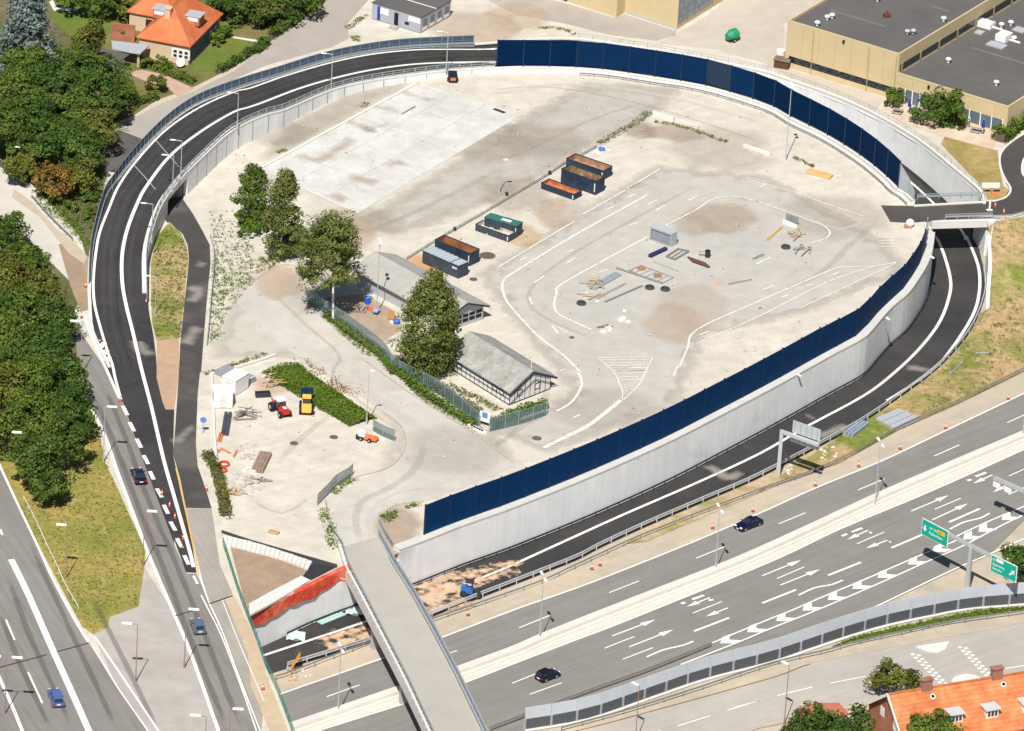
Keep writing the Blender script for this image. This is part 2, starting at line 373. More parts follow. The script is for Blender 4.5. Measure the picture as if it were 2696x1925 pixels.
# embankment between the side road and the motorway
WB=L('S 2602,598 2610,640 2612,700 2607,760 2606,811',[0,-1.2,-2.6,-4.4,-5.5])
sl_top=L('E8 1790,1012 2249,935 S 3300,455',0)
sl_bot=L('C4 3400,-560 2274,90 1700,370 1200,590 700,870 0,1110',ZL+.02)
sl_left=flat([p for p in L('C4 700,645 1000,465 1300,255 B4 1515,1624 1665,1480 1815,1300 1905,1120',ZL)],ZL+.02)
emb=sheet('embankment',sl_top+sl_bot+sl_left+WB[::-1],m_slope)
sheet('verge',L('C4 700,645 0,1010 C3 1760,1185 1200,1425 D3 1030,20 1200,0 C3 2274,1085 C4 0,1110 700,870',ZL),mat('dry_verge',(.46,.35,.22),.95,.18,.7,col2=(.25,.24,.07),mix_scale=.22,fine=2.5,sharp=(.5,.7)),ZL-.05)
# ---------------------------------------------------------------- loop road
nn=min(len(RI),len(RO_))
RIs=[Vector(x) for x in RI]
def span(a,b,n):
    da=[0]
    for i in range(1,len(a)): da.append(da[-1]+(a[i]-a[i-1]).length)
    return [at_len(a,da,da[-1]*k/n) for k in range(n+1)]
def at_len(a,d,s):
    for i in range(len(a)-1):
        if d[i+1]>=s-1e-9: return a[i].lerp(a[i+1],(s-d[i])/max(d[i+1]-d[i],1e-9))
    return a[-1].copy()
ro=cr(ROUT,6); ri=cr(RIN,6)
RI_=[];ROo=[]
for i in range(0,len(ri),2): RI_.append(ri[i]); ROo.append(ro[i])
def across(u,A=None,B=None,dz=0):
    A=A or RI_; B=B or ROo
    return [a.lerp(b,u)+Vector((0,0,dz)) for a,b in zip(A,B)]
_b=MB()
for _k in range(8): _b.strip(across(_k/8),across((_k+1)/8))
struct(_b.build('loop_road',m_new))
TZ=[.55,.25,-.3,-1.1,-2.3,-3.2,-4.0,-4.8,-5.5,-6.0,-6.4,-6.5]
ti=[RIN[-2],RIN[-1]]+TIN; to=[ROUT[-2],ROUT[-1]]+TOUT; tz=[.8,.69]+TZ
ti=flat(ti,0);to=flat(to,0)
tzv=[Vector((i,0,z)) for i,z in enumerate(tz)]
ti=cr(ti,5);to=cr(to,5);tzz=[p.z for p in cr(tzv,5)]
ti=[Vector((p.x,p.y,z)) for p,z in zip(ti,tzz)][5:]; to=[Vector((p.x,p.y,z)) for p,z in zip(to,tzz)][5:]
struct(MB().strip(ti,to).build('trench_road',m_new))
# lower ramp, pairs by nearest plan distance
def pair(A,B):
    out=[]
    for p in A: out.append(min(B,key=lambda q:(q-p).length_squared))
    return out
lr=flat(LO,ZL); 
LOp=[]
rp=flat([ti[-1]]+LI,ZL); ro2=flat([to[-1]]+LO,ZL)
sheet('ramp_road',rp+ro2[::-1],m_new,ZL-.03)
# bridge fill: end of trench road to lower ramp is inside the same sheet
# white lines of the loop
def line(s,w,m,z,name='lane_line',smooth=4,mb=None):
    pts=cr(L(s,z),smooth) if smooth else L(s,z)
    b=mb or MB(); ribbon(b,pts,w)
    if mb is None: return struct(b.build(name,m,fix=False))
ow=MB(); iw=MB()
from mathutils.bvhtree import BVHTree
_lr=bpy.data.objects['loop_road'].data
BV=BVHTree.FromPolygons([v.co for v in _lr.vertices],[tuple(p.vertices) for p in _lr.polygons])
def onroad(q):
    d=(_fw*F+RT*(q[0]-1348)-UP*(q[1]-962.5)).normalized(); h=BV.ray_cast(CAM,d)
    return h[0] if h[0] else None
def zline(s,w,mb):
    """line painted on the loop road, lying on its surface"""
    pts=[]
    for a in Q(s):
        p=onroad(a)
        if p is None:
            k=min(range(len(RI_)),key=lambda i:abs(scr(RI_[i].lerp(ROo[i],.5))[0]-a[0])+abs(scr(RI_[i].lerp(ROo[i],.5))[1]-a[1])); p=G(a,RI_[k].z)
        pts.append(p+Vector((0,0,.07)))
    fine=cr(pts,7)
    for p in fine:
        h=BV.ray_cast(Vector((p.x,p.y,50)),Vector((0,0,-1)))
        if h[0]: p.z=h[0].z+.06
    n=normals(fine); A=[p+a*w/2 for p,a in zip(fine,n)]; B=[p-a*w/2 for p,a in zip(fine,n)]
    for S_ in (A,B):
        for p in S_:
            h=BV.ray_cast(Vector((p.x,p.y,50)),Vector((0,0,-1)))
            if h[0]: p.z=h[0].z+.06
    mb.strip(A,B)
zline('A2 2090,425 1700,425 1400,430 1050,465 700,535 300,650 0,755 A1 2000,790 1700,925 1400,1130 1150,1400 1000,1620 B1 930,230 850,440 815,640 798,840 800,960 815,1080 860,1250 920,1450 960,1560 C1 985,150 1035,335',.42,ow)
zline('A2 2090,530 1500,545 1100,590 760,660 400,765 0,915 A1 2000,960 1700,1140 1450,1340 1250,1600 B1 1180,170 1090,400 1045,620 1045,850 1080,1060 1140,1300 1210,1600 C1 1300,420 1400,850 1500,1200 1620,1624 D1 1655,225',.55,iw)
struct(ow.build('edge_line',m_white,fix=False)); struct(iw.build('edge_line',m_white,fix=False))
tw=MB(); ribbon(tw,[a.lerp(b,.80)+Vector((0,0,.04)) for a,b in zip(ti,to)],.42); ribbon(tw,[a.lerp(b,.25)+Vector((0,0,.04)) for a,b in zip(ti,to)],.5)
struct(tw.build('edge_line',m_white,fix=False))
line('E8 740,1130 B4 1500,420 1580,590 1640,800 1640,950 1560,1180 1400,1400 1170,1624 C4 900,300 400,570 0,800 C3 1600,1060 1000,1320 330,1624 D3 0,230 D2 1800,380 1470,500 990,685 100,980 -50,1035',.5,m_white,ZL+.03,'edge_line')
line('B4 1750,400 1830,570 1890,750 1890,950 1830,1150 1650,1430 1490,1610 C4 1230,260 1100,340',.5,m_white,ZL+.03,'edge_line')
mj=mat('joint_line',(.30,.285,.27),.8,.1,1)
jb=MB()
for s in ('A1 1330,1200 1530,1430','A1 1150,1420 1330,1624'):
    zline(s,.22,jb)
struct(jb.build('expansion_joint',mj,fix=False))
# ---------------------------------------------------------------- yard surfaces (z ~ 0)
patch('worn_asphalt_patch',L('V 1075,610 1460,375 1700,395 1960,540 2000,600 1780,690 1560,740 1490,900 1210,1000 1110,955 1290,880 1110,660'),mat('yard_grey',(.46,.44,.40),.9,.08,.35,col2=(.50,.47,.42),mix_scale=.07,fine=3,spots=[(.8,.62,.72,(.36,.34,.30),.4),(.3,.58,.72,(.56,.53,.47),.5)],alpha='soft',trans=.95),.012,2.5,1.5)
patch('worn_asphalt_patch',L('V 870,520 1100,440 1440,250 1500,200 1300,190 1180,260 830,480'),mat('yard_grey2',(.49,.455,.40),.9,.12,.3,col2=(.45,.42,.37),mix_scale=.1,fine=2,alpha='soft',trans=.9),.013,3,1.5)
patch('worn_asphalt_patch',L('V 560,620 700,700 900,860 1090,960 1140,1030 960,1100 850,1060 890,960 820,860 700,790 480,790 520,690'),mat('yard_grey3',(.52,.49,.43),.9,.08,.35,col2=(.56,.525,.465),mix_scale=.08,fine=3,spots=[(.7,.62,.72,(.40,.37,.32),.4)],alpha='soft',trans=.9),.014,2.5,1.5)
patch('worn_asphalt_patch',L('V 590,350 650,270 780,200 905,182 700,300'),mat('yard_dirt',(.42,.375,.315),.9,.14,.4,col2=(.48,.43,.36),mix_scale=.12,fine=3,alpha='soft',trans=.55),.012,2,1.2)
# approach road to the overpass
ap=L('C2 700,1330 760,1190 880,1050 1000,1000 1180,920 1300,800 1330,680 1290,560 1190,470 950,310 560,60 200,-180 B2 -150,1000 60,830 200,735 430,870 500,1040 760,1300 1180,1600 C2 1480,350 2000,720 2274,900 1480,1210 1250,1240 1110,1330 1095,1400 1190,1624 760,1624',0)
sheet('access_road',ap,mat('access_asphalt',(.475,.455,.41),.9,.08,.35,col2=(.53,.50,.445),mix_scale=.06,fine=4,spots=[(.6,.62,.74,(.38,.355,.315),.45),(.2,.57,.7,(.58,.55,.49),.5)]),.018)
m_kerb=mat('kerb_stone',(.44,.37,.29),.9,.12,1)
kb=MB()
for s in ('C2 940,-20 1400,310 1930,640 2200,850','C2 900,1000 1180,920 1300,800 1330,680 1290,560 1150,450','B2 0,880 100,800 240,720 360,715','C2 1095,1400 1110,1330 1250,1240 1480,1210'):
    kb.wall(cr(L(s,0),4),0.0,.12,.22)
struct(kb.build('kerb',m_kerb))
# big white slab
slab=L('V 932,185 1158,256 793,475 578,378',0)
sheet('concrete_slab',slab,m_slab,.05)
sl=MB(); sl.wall([slab[3],slab[0]],0,.28,.5); struct(sl.build('slab_kerb',m_concl))
rng=np.random.RandomState(3)
stain=mat('rust_stain',(.46,.34,.25),.95,.1,.8,alpha='soft',trans=.42)
for s,w_ in (('A2 1060,905 1180,940 1260,965',.8),('A2 830,1040 930,1075 1060,1115',1.0),('A2 1010,1120 1160,1060',.5),('A2 430,1340 560,1370 700,1310 850,1200',1.6),('A2 1180,1420 1300,1390',1.3),('A2 870,1510 1060,1560',1.5),('A2 1290,790 1400,820 1520,860',.7),('B2 700,120 800,150',1.5)):
    c=cr(L(s),4); n=normals(c); patch('rust_stain',[p+a*w_/2 for p,a in zip(c,n)]+[p-a*w_/2 for p,a in zip(c,n)][::-1],stain,.066,1.5,.35)
dk=mat('dark_patch',(.05,.045,.05),.9,.1,1)
line('A2 1290,975 1410,910',.35,mat('tar_strip',(.25,.17,.12),.9,.1,1),.075,'slab_repair',0)
line('A2 2080,930 2175,965',.8,dk,.08,'slab_repair',0)
# thin cracks and joints on the slab
m_crk=mat('crack_fill',(.42,.39,.35),.9,.1,1)
cb=MB()
a,b,c,d=slab
for t in (.2,.4,.6,.8): ribbon(cb,[a.lerp(d,t).lerp(b.lerp(c,t),x/9)+Vector((rng.uniform(-.1,.1),rng.uniform(-.1,.1),.062)) for x in range(10)],.08)
for t in (.33,.66): ribbon(cb,[a.lerp(b,t).lerp(d.lerp(c,t),x/14)+Vector((rng.uniform(-.1,.1),rng.uniform(-.1,.1),.062)) for x in range(15)],.08)
struct(cb.build('slab_joint',m_crk,fix=False))
# dirt tint patches over the yard
for k,(s,col,tr,r1) in enumerate((('B3 1860,300',(.47,.365,.26),.62,(5.0,3.0)),('B3 1620,380',(.50,.40,.30),.5,(3.4,2.0)),('B3 1600,1070',(.56,.46,.36),.42,(6.5,4.4)),('B3 1450,1200',(.57,.44,.32),.5,(5,3.5)),('B3 430,260',(.52,.38,.26),.6,(3,3)),('B3 170,470',(.62,.40,.20),.55,(3.2,2.2)),('E4 500,1000',(.70,.36,.14),.8,(2.6,1.3)),('E4 800,1180',(.68,.40,.22),.55,(4,1.0)),('B2 250,850',(.60,.44,.31),.7,(4,3)),('B2 900,430',(.58,.42,.30),.6,(3,3.5)),('A3 100,150',(.56,.43,.31),.6,(5,3)),('A2 1900,240',(.55,.42,.31),.6,(9,4)),('C2 1250,1450',(.43,.31,.21),.7,(3.5,3.5)),('C2 180,210',(.60,.41,.25),.6,(2.5,2)),('B3 620,250',(.66,.62,.56),.5,(3,3)),('A3 1450,1130',(.36,.26,.17),.5,(5,2.0)),('A3 1150,1110',(.34,.25,.17),.5,(2.5,2)))):
    c=P(s); pts=[c+Vector((r1[0]*math.cos(t*.4189)*rng.uniform(.75,1.2),r1[1]*2.0*math.sin(t*.4189)*rng.uniform(.75,1.2),0)) for t in range(15)]
    patch('dirt_patch',pts,mat('dirt%d'%k,col,.95,.12,.6,alpha='soft',trans=tr*.7),.021+.0012*k,1.4,.6)
for k,(s,col,tr,r1) in enumerate((('B3 100,100',(.36,.30,.23),.5,(6,4)),('A2 2000,1230',(.36,.31,.25),.45,(9,5)),('A3 300,1200',(.37,.32,.26),.45,(8,4)),('B2 900,330',(.36,.31,.25),.4,(7,3)),('A2 200,1150',(.34,.30,.25),.5,(6,3)),('V 1330,905',(.42,.385,.34),.4,(8,4)),('V 1850,480',(.42,.375,.31),.5,(8,5)),('V 1600,330',(.44,.39,.32),.5,(9,5)),('V 700,640',(.44,.40,.34),.4,(5,6)),('V 1000,1000',(.42,.38,.33),.4,(7,5)))):
    c=P(s); pts=[c+Vector((r1[0]*math.cos(t*.4189)*rng.uniform(.75,1.2),r1[1]*1.7*math.sin(t*.4189)*rng.uniform(.75,1.2),0)) for t in range(15)]
    patch('dirt_patch',pts,mat('grime%d'%k,col,.95,.16,.5,alpha='soft',trans=tr*.55,fine=2),.043+.0012*k,2.2,.8)
# yard paint
yl=MB()
for s,wd in (('B3 -60,720 0,690 330,490 590,335',.28),('B3 660,275 1150,0 A3 1030,1624 1330,1440',.28),
 ('B3 1215,110 600,450 60,780 -10,840 B2 2150,900 2165,960 2200,1030 2274,1120 B3 150,1180 300,1330 500,1480 640,1624 C3 620,90 655,170 640,250 560,360 440,430',.42),
 ('B4 420,525 520,500 590,470 615,425 560,370 450,330 300,270 0,165 B3 2160,165 2030,130 1880,120 1760,150 1630,235 1370,370',.26),('B3 1230,460 1100,530 500,860 440,950 420,1050 450,1120 560,1180 740,1260',.36),
 ('B4 620,750 0,1020 B3 1640,1260 1560,1420 1490,1580 C3 1480,40 1440,130',.3),('B4 1200,680 1000,715 720,725 620,750',.24),('B4 1000,715 600,850 0,1150 B3 1640,1380',.24),
 ('B4 1200,680 800,870 350,1080',.2),('C3 990,335 850,450 700,560 520,650 330,745',.75),('B3 790,1500 1265,1495',.22),('B3 2274,0 B4 -100,-40 0,0 300,80 600,190 900,290',.2)):
    line(s,wd,m_worn,.07,mb=yl,smooth=4)
for s in ('B3 1222,192 1300,150','B3 1285,243 1372,192','B3 518,603 592,575','B3 525,692 602,645','B3 800,772 872,745','B3 248,860 335,798','B3 868,232 930,207','B3 1050,130 1110,102','B3 205,980 230,1045','B3 395,1220 455,1295','B3 450,1240 530,1285','B3 1060,370 1130,345','B3 130,665 185,640','B3 1570,155 1650,115','B3 1660,1305 1740,1275','B3 2150,1085 2220,1060','C3 470,90 510,72','C3 585,485 640,460','B4 190,985 260,965','B4 410,885 475,870','B4 640,790 700,765','B4 0,1080 55,1065','B3 2150,700 2274,640','B4 40,920 135,880','A3 2180,1600 2230,1570'):
    line(s,.32,m_worn,.075,mb=yl,smooth=0)
for (x0,x1,y) in ((820,1250,1520),(860,1235,1545),(885,1225,1570),(905,1215,1590),(925,1205,1612)):
    line(f'B3 {x0},{y} {x1},{y-6}',.2,m_worn,.072,mb=yl,smooth=0)
for (x0,x1,y) in ((905,1225,35),(925,1210,60),(945,1200,85),(960,1190,110),(975,1180,138),(985,1165,165)):
    line(f'C3 {x0},{y} {x1},{y-5}',.2,m_worn,.072,mb=yl,smooth=0)
line('B3 795,1505 930,1624 C3 980,200 1005,260 1000,330',.2,m_worn,.071,mb=yl); line('B3 1262,1500 1210,1600 C3 1160,180 1110,240 1010,335',.2,m_worn,.071,mb=yl)
for s in ('C3 1015,200 1035,215','C3 1020,225 1040,238','C3 1025,250 1045,262','C3 1070,195 1090,190','C3 1020,275 1040,285','C3 1110,185 1130,182','B4 1020,475 1230,478','B4 1025,500 1220,503','B4 1030,525 1200,528','B4 1040,548 1170,552'): line(s,.18,m_worn,.072,mb=yl,smooth=0)
struct(yl.build('yard_marking',m_worn,fix=False))
# ---------------------------------------------------------------- western roads (z ~ 0)
sheet('west_soil',L('S -700,-500 S 560,-60 S 300,330 B1 760,860 B1 640,1100 C1 880,860 C1 1230,1600 D1 900,720 C1 0,900 S -700,900',0),m_soil,.006)
sheet('grass_island',L('C1 700,150 790,430 850,600 900,870 1010,1100 1245,1624 D1 1235,230 1185,560 940,650 920,740 800,800 700,730 560,470 310,0 C1 130,1190 0,950 S -80,1100 S -80,800 S 120,900',0),m_grass,.03)
sheet('west_road',L('C1 -300,700 0,905 130,1180 330,1600 D1 620,640 755,865 1000,1240 1270,1640 S 480,2080 S -500,2080 S -500,1100',0),m_road,.045)
sheet('gravel_gore',L('D1 1235,225 1480,600 1640,980 1900,1660 S 600,2080 S 470,2080 D1 1270,1640 1000,1240 800,800 920,740 940,650 1185,560',0),m_gore,.04)
sheet('east_carriageway',L('B1 640,1120 720,1330 C1 870,20 1040,340 1240,900 1500,1600 D1 1600,280 1680,280 1770,480 1920,800 2230,1600 S 760,2080 S 590,2080 D1 1880,1600 1640,980 1480,600 1240,20 C1 1090,1190 900,650 780,380 660,20',0),m_road,.046)
sheet('dark_merge',L('C1 880,0 1040,330 1240,900 1490,1570 D1 1490,-10 1590,268 1680,272 1640,0 C1 1540,1100 1480,800 1490,420 1420,420 1400,350 1350,150 1335,0 B1 1335,1500 880,1500',0),m_new,.05)
sheet('cycle_path',L('B1 1570,140 1430,350 1300,100 A1 1150,1500 930,1470 1000,1380 1200,1200 1500,1300',0),mat('path_asphalt0',(.05,.046,.045),.85,.16,.3),.031)
path=L('B1 1440,345 1560,440 1605,540 1615,660 1600,830 1580,1000 1560,1200 1540,1400 1530,1624 C1 1490,700 1475,780 1540,1010 1590,1260 1810,1262 1760,1100 1690,900 1675,700 1690,300 1710,100 B1 1720,1624 1745,1300 1770,1000 1800,700 1795,540 1740,430 1650,270 1560,140 1500,30 1380,100',0)
sheet('cycle_path',path,mat('path_asphalt',(.066,.060,.058),.85,.16,.3,col2=(.13,.118,.105),mix_scale=.07,fine=2.5,sharp=(.5,.72)),.034)
sheet('cycle_path',L('C1 1590,1265 1810,1265 D1 1880,200 1985,440 2120,800 2270,1250 D2 90,1624 S 780,2080 S 720,2080 D1 2180,1600 1900,790 1760,480 1690,200 1650,20',0),mat('path_pale',(.37,.335,.295),.9,.08,.3,col2=(.33,.30,.265),mix_scale=.06,streak=(RA,20,.5,.08),fine=3),.036)
sheet('sand_strip',L('D1 1920,490 1990,450 2130,720 2274,1040 D2 130,1140 320,1624 S 820,2080 S 790,2080 D2 160,1624 0,1230 D1 2120,960',0),mat('sand_strip',(.53,.41,.27),.95,.1,.5,col2=(.47,.37,.26),mix_scale=.1),.041)
sheet('pale_road',L('S -400,250 V -20,360 70,410 130,470 180,530 V 210,640 205,690 195,690 170,640 120,590 60,530 -20,470 S -400,400',0),m_pale,.03)
sheet('brown_soil',L('B1 500,530 620,530 760,640 750,900 790,1080 690,1110 600,880',0),m_brown,.033)
sheet('median_strip',L('B1 1450,340 1550,440 1600,560 1610,680 1590,850 1570,1050 1550,1250 1520,1380 1440,1345 1340,1360 1300,1200 1290,1000 1290,700 1330,480',0),m_slope,.037)
sheet('brown_soil',L('B1 1340,1360 1440,1345 1530,1370 1530,1624 C1 1490,420 1415,420 1385,340 1340,150',0),mat('reddish_soil',(.48,.31,.20),.95,.1,.6,col2=(.43,.29,.20),mix_scale=.15),.056)
# western road markings
wm=MB()
for s,wd in (('C1 -60,760 0,900 130,1180 330,1600 D1 450,320 620,640 755,865',.35),('D1 800,905 1000,1240 1250,1600 1330,1720',.22),('D1 810,815 1040,1150 1340,1600 1420,1720',.3),
 ('C1 770,380 900,650 1010,960 1130,1280 1250,1600 D1 1330,250 1480,600 1640,980 1860,1600 1900,1720',.5),('D1 1650,30 1720,320 1790,530 1900,770 2060,1200 2225,1620 2260,1720',.22),('D1 1720,460 1790,600 1890,800 2050,1210 2190,1610 2230,1720',.2),
 ('D1 -60,1050 0,1180 100,1400 190,1620 230,1720',.5),('C1 0,1440 20,1490',.35),('D1 1900,500 2050,880 2260,1370',.12)):
    line(s,wd,m_white,.062,mb=wm)
line('D1 95,155 240,450 420,860 600,1260 760,1620 800,1720',.95,m_white,.064,mb=wm)
for s,wd in (('D1 50,670 125,845',.28),('D1 240,1120 362,1385',.28),('D1 1655,295 1690,365',.4)): line(s,wd,m_white,.064,mb=wm,smooth=0)
for s in ('C1 1050,385 1090,465','C1 1108,525 1148,603','C1 1168,665 1208,743','C1 1228,808 1268,883','C1 1282,945 1315,1015','C1 1342,1092 1385,1168','C1 1400,1232 1438,1308','C1 1458,1375 1500,1452','C1 1515,1518 1555,1600','D1 1520,-10 1555,55','D1 1575,120 1615,200'): line(s,.6,m_white,.07,mb=wm,smooth=0)
# chevrons in the wedge between the roads
for (xa,ya,xm,ym,xb,yb) in ((720,1135,760,1150,800,1105),(745,1190,790,1210,830,1165),(775,1255,812,1275,850,1230),(800,1320,842,1340,872,1300),(830,1385,862,1405,892,1370),(855,1445,888,1468,912,1435),(885,1505,912,1525,930,1495)):
    line(f'B1 {xa},{ya} {xm},{ym+8} {xb},{yb}',.95,m_white,.07,mb=wm,smooth=0)
line('B1 700,1110 760,1250 840,1450 910,1600 C1 1020,320',.45,m_white,.072,mb=wm)
struct(wm.build('lane_marking',m_white,fix=False))
line('C1 1505,920 1560,1150 1655,1600 D1 1680,170 1700,280',.2,m_yel,.075,'lane_marking')
jd=MB()
for s in ('D1 -60,1095 400,970','D1 490,945 760,870','D1 1500,638 1660,590','D1 1790,535 1990,465'): line(s,.3,None,.066,mb=jd,smooth=0)
struct(jd.build('expansion_joint',mat('joint_rubber',(.06,.055,.05),.8,.1,1),fix=False))
# street and forecourts at the top
sheet('back_street',L('A2 640,-60 600,60 330,240 140,390 A1 2000,610 1660,780 1350,900 970,1110 880,1300 900,1440 1250,1170 1600,870 2000,680 2274,560 A2 560,440 700,400 840,330 830,200 1060,-60',0),m_street,.02)
sheet('back_pavement',L('A2 640,-60 600,60 330,240 140,390 A1 2000,610 1660,780 1350,900 970,1110 960,1060 1150,985 1340,860 1660,745 2000,575 2274,430 A2 300,220 560,20 620,-60',0),mat('pavement',(.52,.45,.37),.9,.08,.5,fine=4),.03)
sheet('dark_street_end',L('A1 1035,1120 1215,1190 1000,1440 870,1500 860,1330 960,1130',0),mat('dark_street',(.095,.085,.08),.85,.14,.4,col2=(.13,.115,.105),mix_scale=.12),.032)
sheet('forecourt',L('A3 -300,-100 400,0 560,40 940,155 1020,120 1470,265 1450,300 1300,350 900,300 500,200 100,130 A2 2100,40',0),m_street,.02)
sheet('forecourt',L('A3 1500,270 1800,90 1900,-60 S 2300,-60 S 2120,60 A4 220,200 230,560 1100,830 1000,960 480,740 300,690 A3 2274,560 1800,420 1300,370',0),mat('pale_forecourt',(.51,.455,.38),.9,.07,.4,col2=(.47,.42,.35),mix_scale=.05),.02)
sheet('terrace',L('A4 1100,850 1250,790 2100,1110 2000,1280 1700,1200 1400,1110 1180,1020 1050,930',0),mat('terrace_paving',(.55,.41,.31),.9,.12,.5,col2=(.62,.50,.40),mix_scale=.2,fine=3),.03)
sheet('grass_verge',L('A4 1600,1170 1850,1240 2050,1290 2060,1420 2100,1600 2150,1624 B4 2165,60 2100,150 1950,150 A4 1880,1560 1700,1380 1560,1230',0),mat('verge_grass',(.42,.30,.13),.95,.2,.7,col2=(.26,.21,.06),mix_scale=.16,fine=2),.035)
sd=cr(L('B4 1060,270 1600,235 1900,215 2080,170 2190,60 A4 2150,1500 2170,1330 2274,1250 2500,1150',0),5)
srd=L('B4 1050,200 1330,205 1700,185 2000,165 2110,130 2150,60 A4 2100,1530 2060,1420 2070,1310 2180,1200 2420,1060 2420,1280 2274,1350 2250,1480 B4 2300,-20 2400,150 2274,265 1990,290 1600,320 1300,350 1130,340',0)
sheet('side_road',srd,mat('side_asphalt',(.065,.058,.056),.85,.12,.3,col2=(.085,.075,.07),mix_scale=.08,fine=3),.06)
kb=MB()
for s in ('A4 2420,1060 2180,1200 2070,1310 2060,1420 2100,1530 B4 2150,60 2110,130 2000,165','A4 2420,1280 2274,1350 2250,1480 B4 2300,-20'): kb.wall(cr(L(s,0),4),0,.14,.35)
struct(kb.build('kerb',m_concl))
# ---------------------------------------------------------------- motorway (z = ZL)
W1=L('D2 100,1370 250,1310 1150,995 1630,825 2274,580 D3 400,475 800,330 1600,10 C4 0,1310 500,1085 1050,860 1600,600 2230,300 2700,70',ZL)
MU=L('D2 200,1618 360,1560 1270,1260 1760,1080 2274,890 D3 300,800 1000,520 1800,250 C4 0,1610 500,1390 1000,1160 1600,910 2260,620 2700,430',ZL)
ML=L('D2 250,1740 620,1610 1330,1385 1820,1215 2274,1040 D3 540,870 1090,660 2274,175 C4 700,1440 1400,1150 2274,760 2700,560',ZL)
sheet('motorway',W1+MU[::-1],m_old,ZL-.02)
EDGE=L('D2 250,1740 1000,1900 2274,1750 D3 400,1500 1000,1300 1700,1090 2274,900 D4 830,640 1000,580 1650,270 1980,110 2274,-30 2700,-240',ZL)
sheet('motorway',L('D2 250,1740 620,1610 1330,1385 1820,1215 2274,1040 D3 540,870 1090,660 2274,175 C4 700,1440 1400,1150 2274,760 2700,560 3000,900 2700,1150 2274,1360 D4 1980,110 1650,260 1000,570 830,630 0,900 D3 1700,1040 1000,1270 200,1530 D2 2274,1700 1800,1900 1200,2150 400,2100',ZL),m_old,ZL-.025)
hs=W1[::-1]; so_=L('D2 150,1230 1100,880 1560,700 D3 600,250 1150,60 C3 2274,1110 C4 700,880 1200,600 1700,385 2274,110 2700,-120',ZL)
sheet('hard_shoulder',W1+so_[::-1],m_shld,ZL-.022)
hw=MB(); ribbon(hw,cr(W1,4),.28,ZL+.02); ribbon(hw,cr(ML,4),.25,ZL+.02)
for s in ('D3 120,740 380,635','D3 890,440 1145,340','D3 1635,145 1880,45','C4 175,1395 405,1300','C4 855,1105 1080,1010','C4 1505,815 1720,720','C4 2130,530 2380,415','D2 650,1330 930,1230','D2 1550,1010 1765,935',
 'D3 60,1215 260,1135','D3 210,1310 485,1210','D3 850,915 1105,815','D3 1005,1010 1265,910','D3 1605,615 1855,515','C4 2145,985 2400,870','C4 2140,1145 2400,1030','C4 1510,1270 1735,1175','C4 845,1565 1080,1465','D4 160,320 395,220'): line(s,.22,m_white,ZL+.025,mb=hw,smooth=0)
for s in ('D3 1615,770 1915,655','C4 1635,1380 1895,1265','C4 1140,1600 1420,1480','D4 600,292 880,180','D4 35,530 325,415'): line(s,.42,m_white,ZL+.025,mb=hw,smooth=0)
def arrow(a,b,head=1.0):
    p,q=P(a,ZL+.027),P(b,ZL+.027); d=(q-p).normalized(); n=Vector((-d.y,d.x,0)); m=q-d*2.6*head
    ribbon(hw,[p,m],.26); hw.poly([m+n*.55*head,m-n*.55*head,q])
for a,b in (('D3 915,810','D3 1285,670'),('D3 1060,905','D3 1440,755'),('C4 1310,1285','C4 1630,1150'),('C4 1490,1360','C4 1795,1220'),('D4 35,295','D4 370,160'),('D4 190,375','D4 530,240')):
    arrow(a,b)
for a,b in (('D3 1905,570','D3 1715,645'),('D3 1750,482','D3 1550,562'),('C4 1105,1535','C4 920,1605'),('C4 2005,975','C4 1840,1050'),('C4 940,1450','C4 760,1530'),('C4 2110,1070','C4 2010,1125')): arrow(a,b,.9)
for s in ('D3 1210,990 1350,930 1520,890 1610,855','C4 1640,1440 1760,1380 1900,1345 1980,1303','D4 345,462 480,400 630,370 725,332'): line(s,.34,m_white,ZL+.026,mb=hw,smooth=3)
for s in ('D3 1505,535 1540,522','D3 1600,498 1700,462','D3 1740,505 1780,500','C4 715,1500 760,1480','C4 800,1465 890,1430','C4 950,1470 975,1470','C4 1860,990 1950,955','C4 1790,1025 1825,1015','C4 1120,1550 1135,1548'): line(s,.5,m_worn,ZL+.026,mb=hw,smooth=0)
for s in ('D3 1770,870 2274,660 D4 290,590 530,485 950,310 1410,110 1700,-10 C4 1700,1500 2000,1360 2274,1245 2600,1090','D3 1500,1055 2000,860 2274,745 D4 500,590 1000,375 1500,150 1750,40 C4 2040,1430 2274,1315 2600,1160'): line(s,.28,m_white,ZL+.026,mb=hw)
for s in ('D3 1910,845','D3 2140,750','D4 225,655','D4 450,565','D4 665,475','D4 875,380','D4 1090,285','D4 1350,172','D4 1560,65','C4 1820,1500','C4 1950,1435','C4 2150,1335'):
    c=P(s,ZL+.029); d=Vector((math.cos(HA),math.sin(HA),0)); n=Vector((-d.y,d.x,0)); t=c+d*-1.7
    hw.poly([t,c+n*1.15-d*.2,c+n*1.15+d*1.4,c+d*.2]); hw.poly([t,c+d*.2,c-n*1.15+d*1.4,c-n*1.15-d*.2])
line('D4 2274,-20 1980,110 1650,252 1000,562 830,625',.3,m_white,ZL+.026,mb=hw)
struct(hw.build('lane_marking',m_white,fix=False))
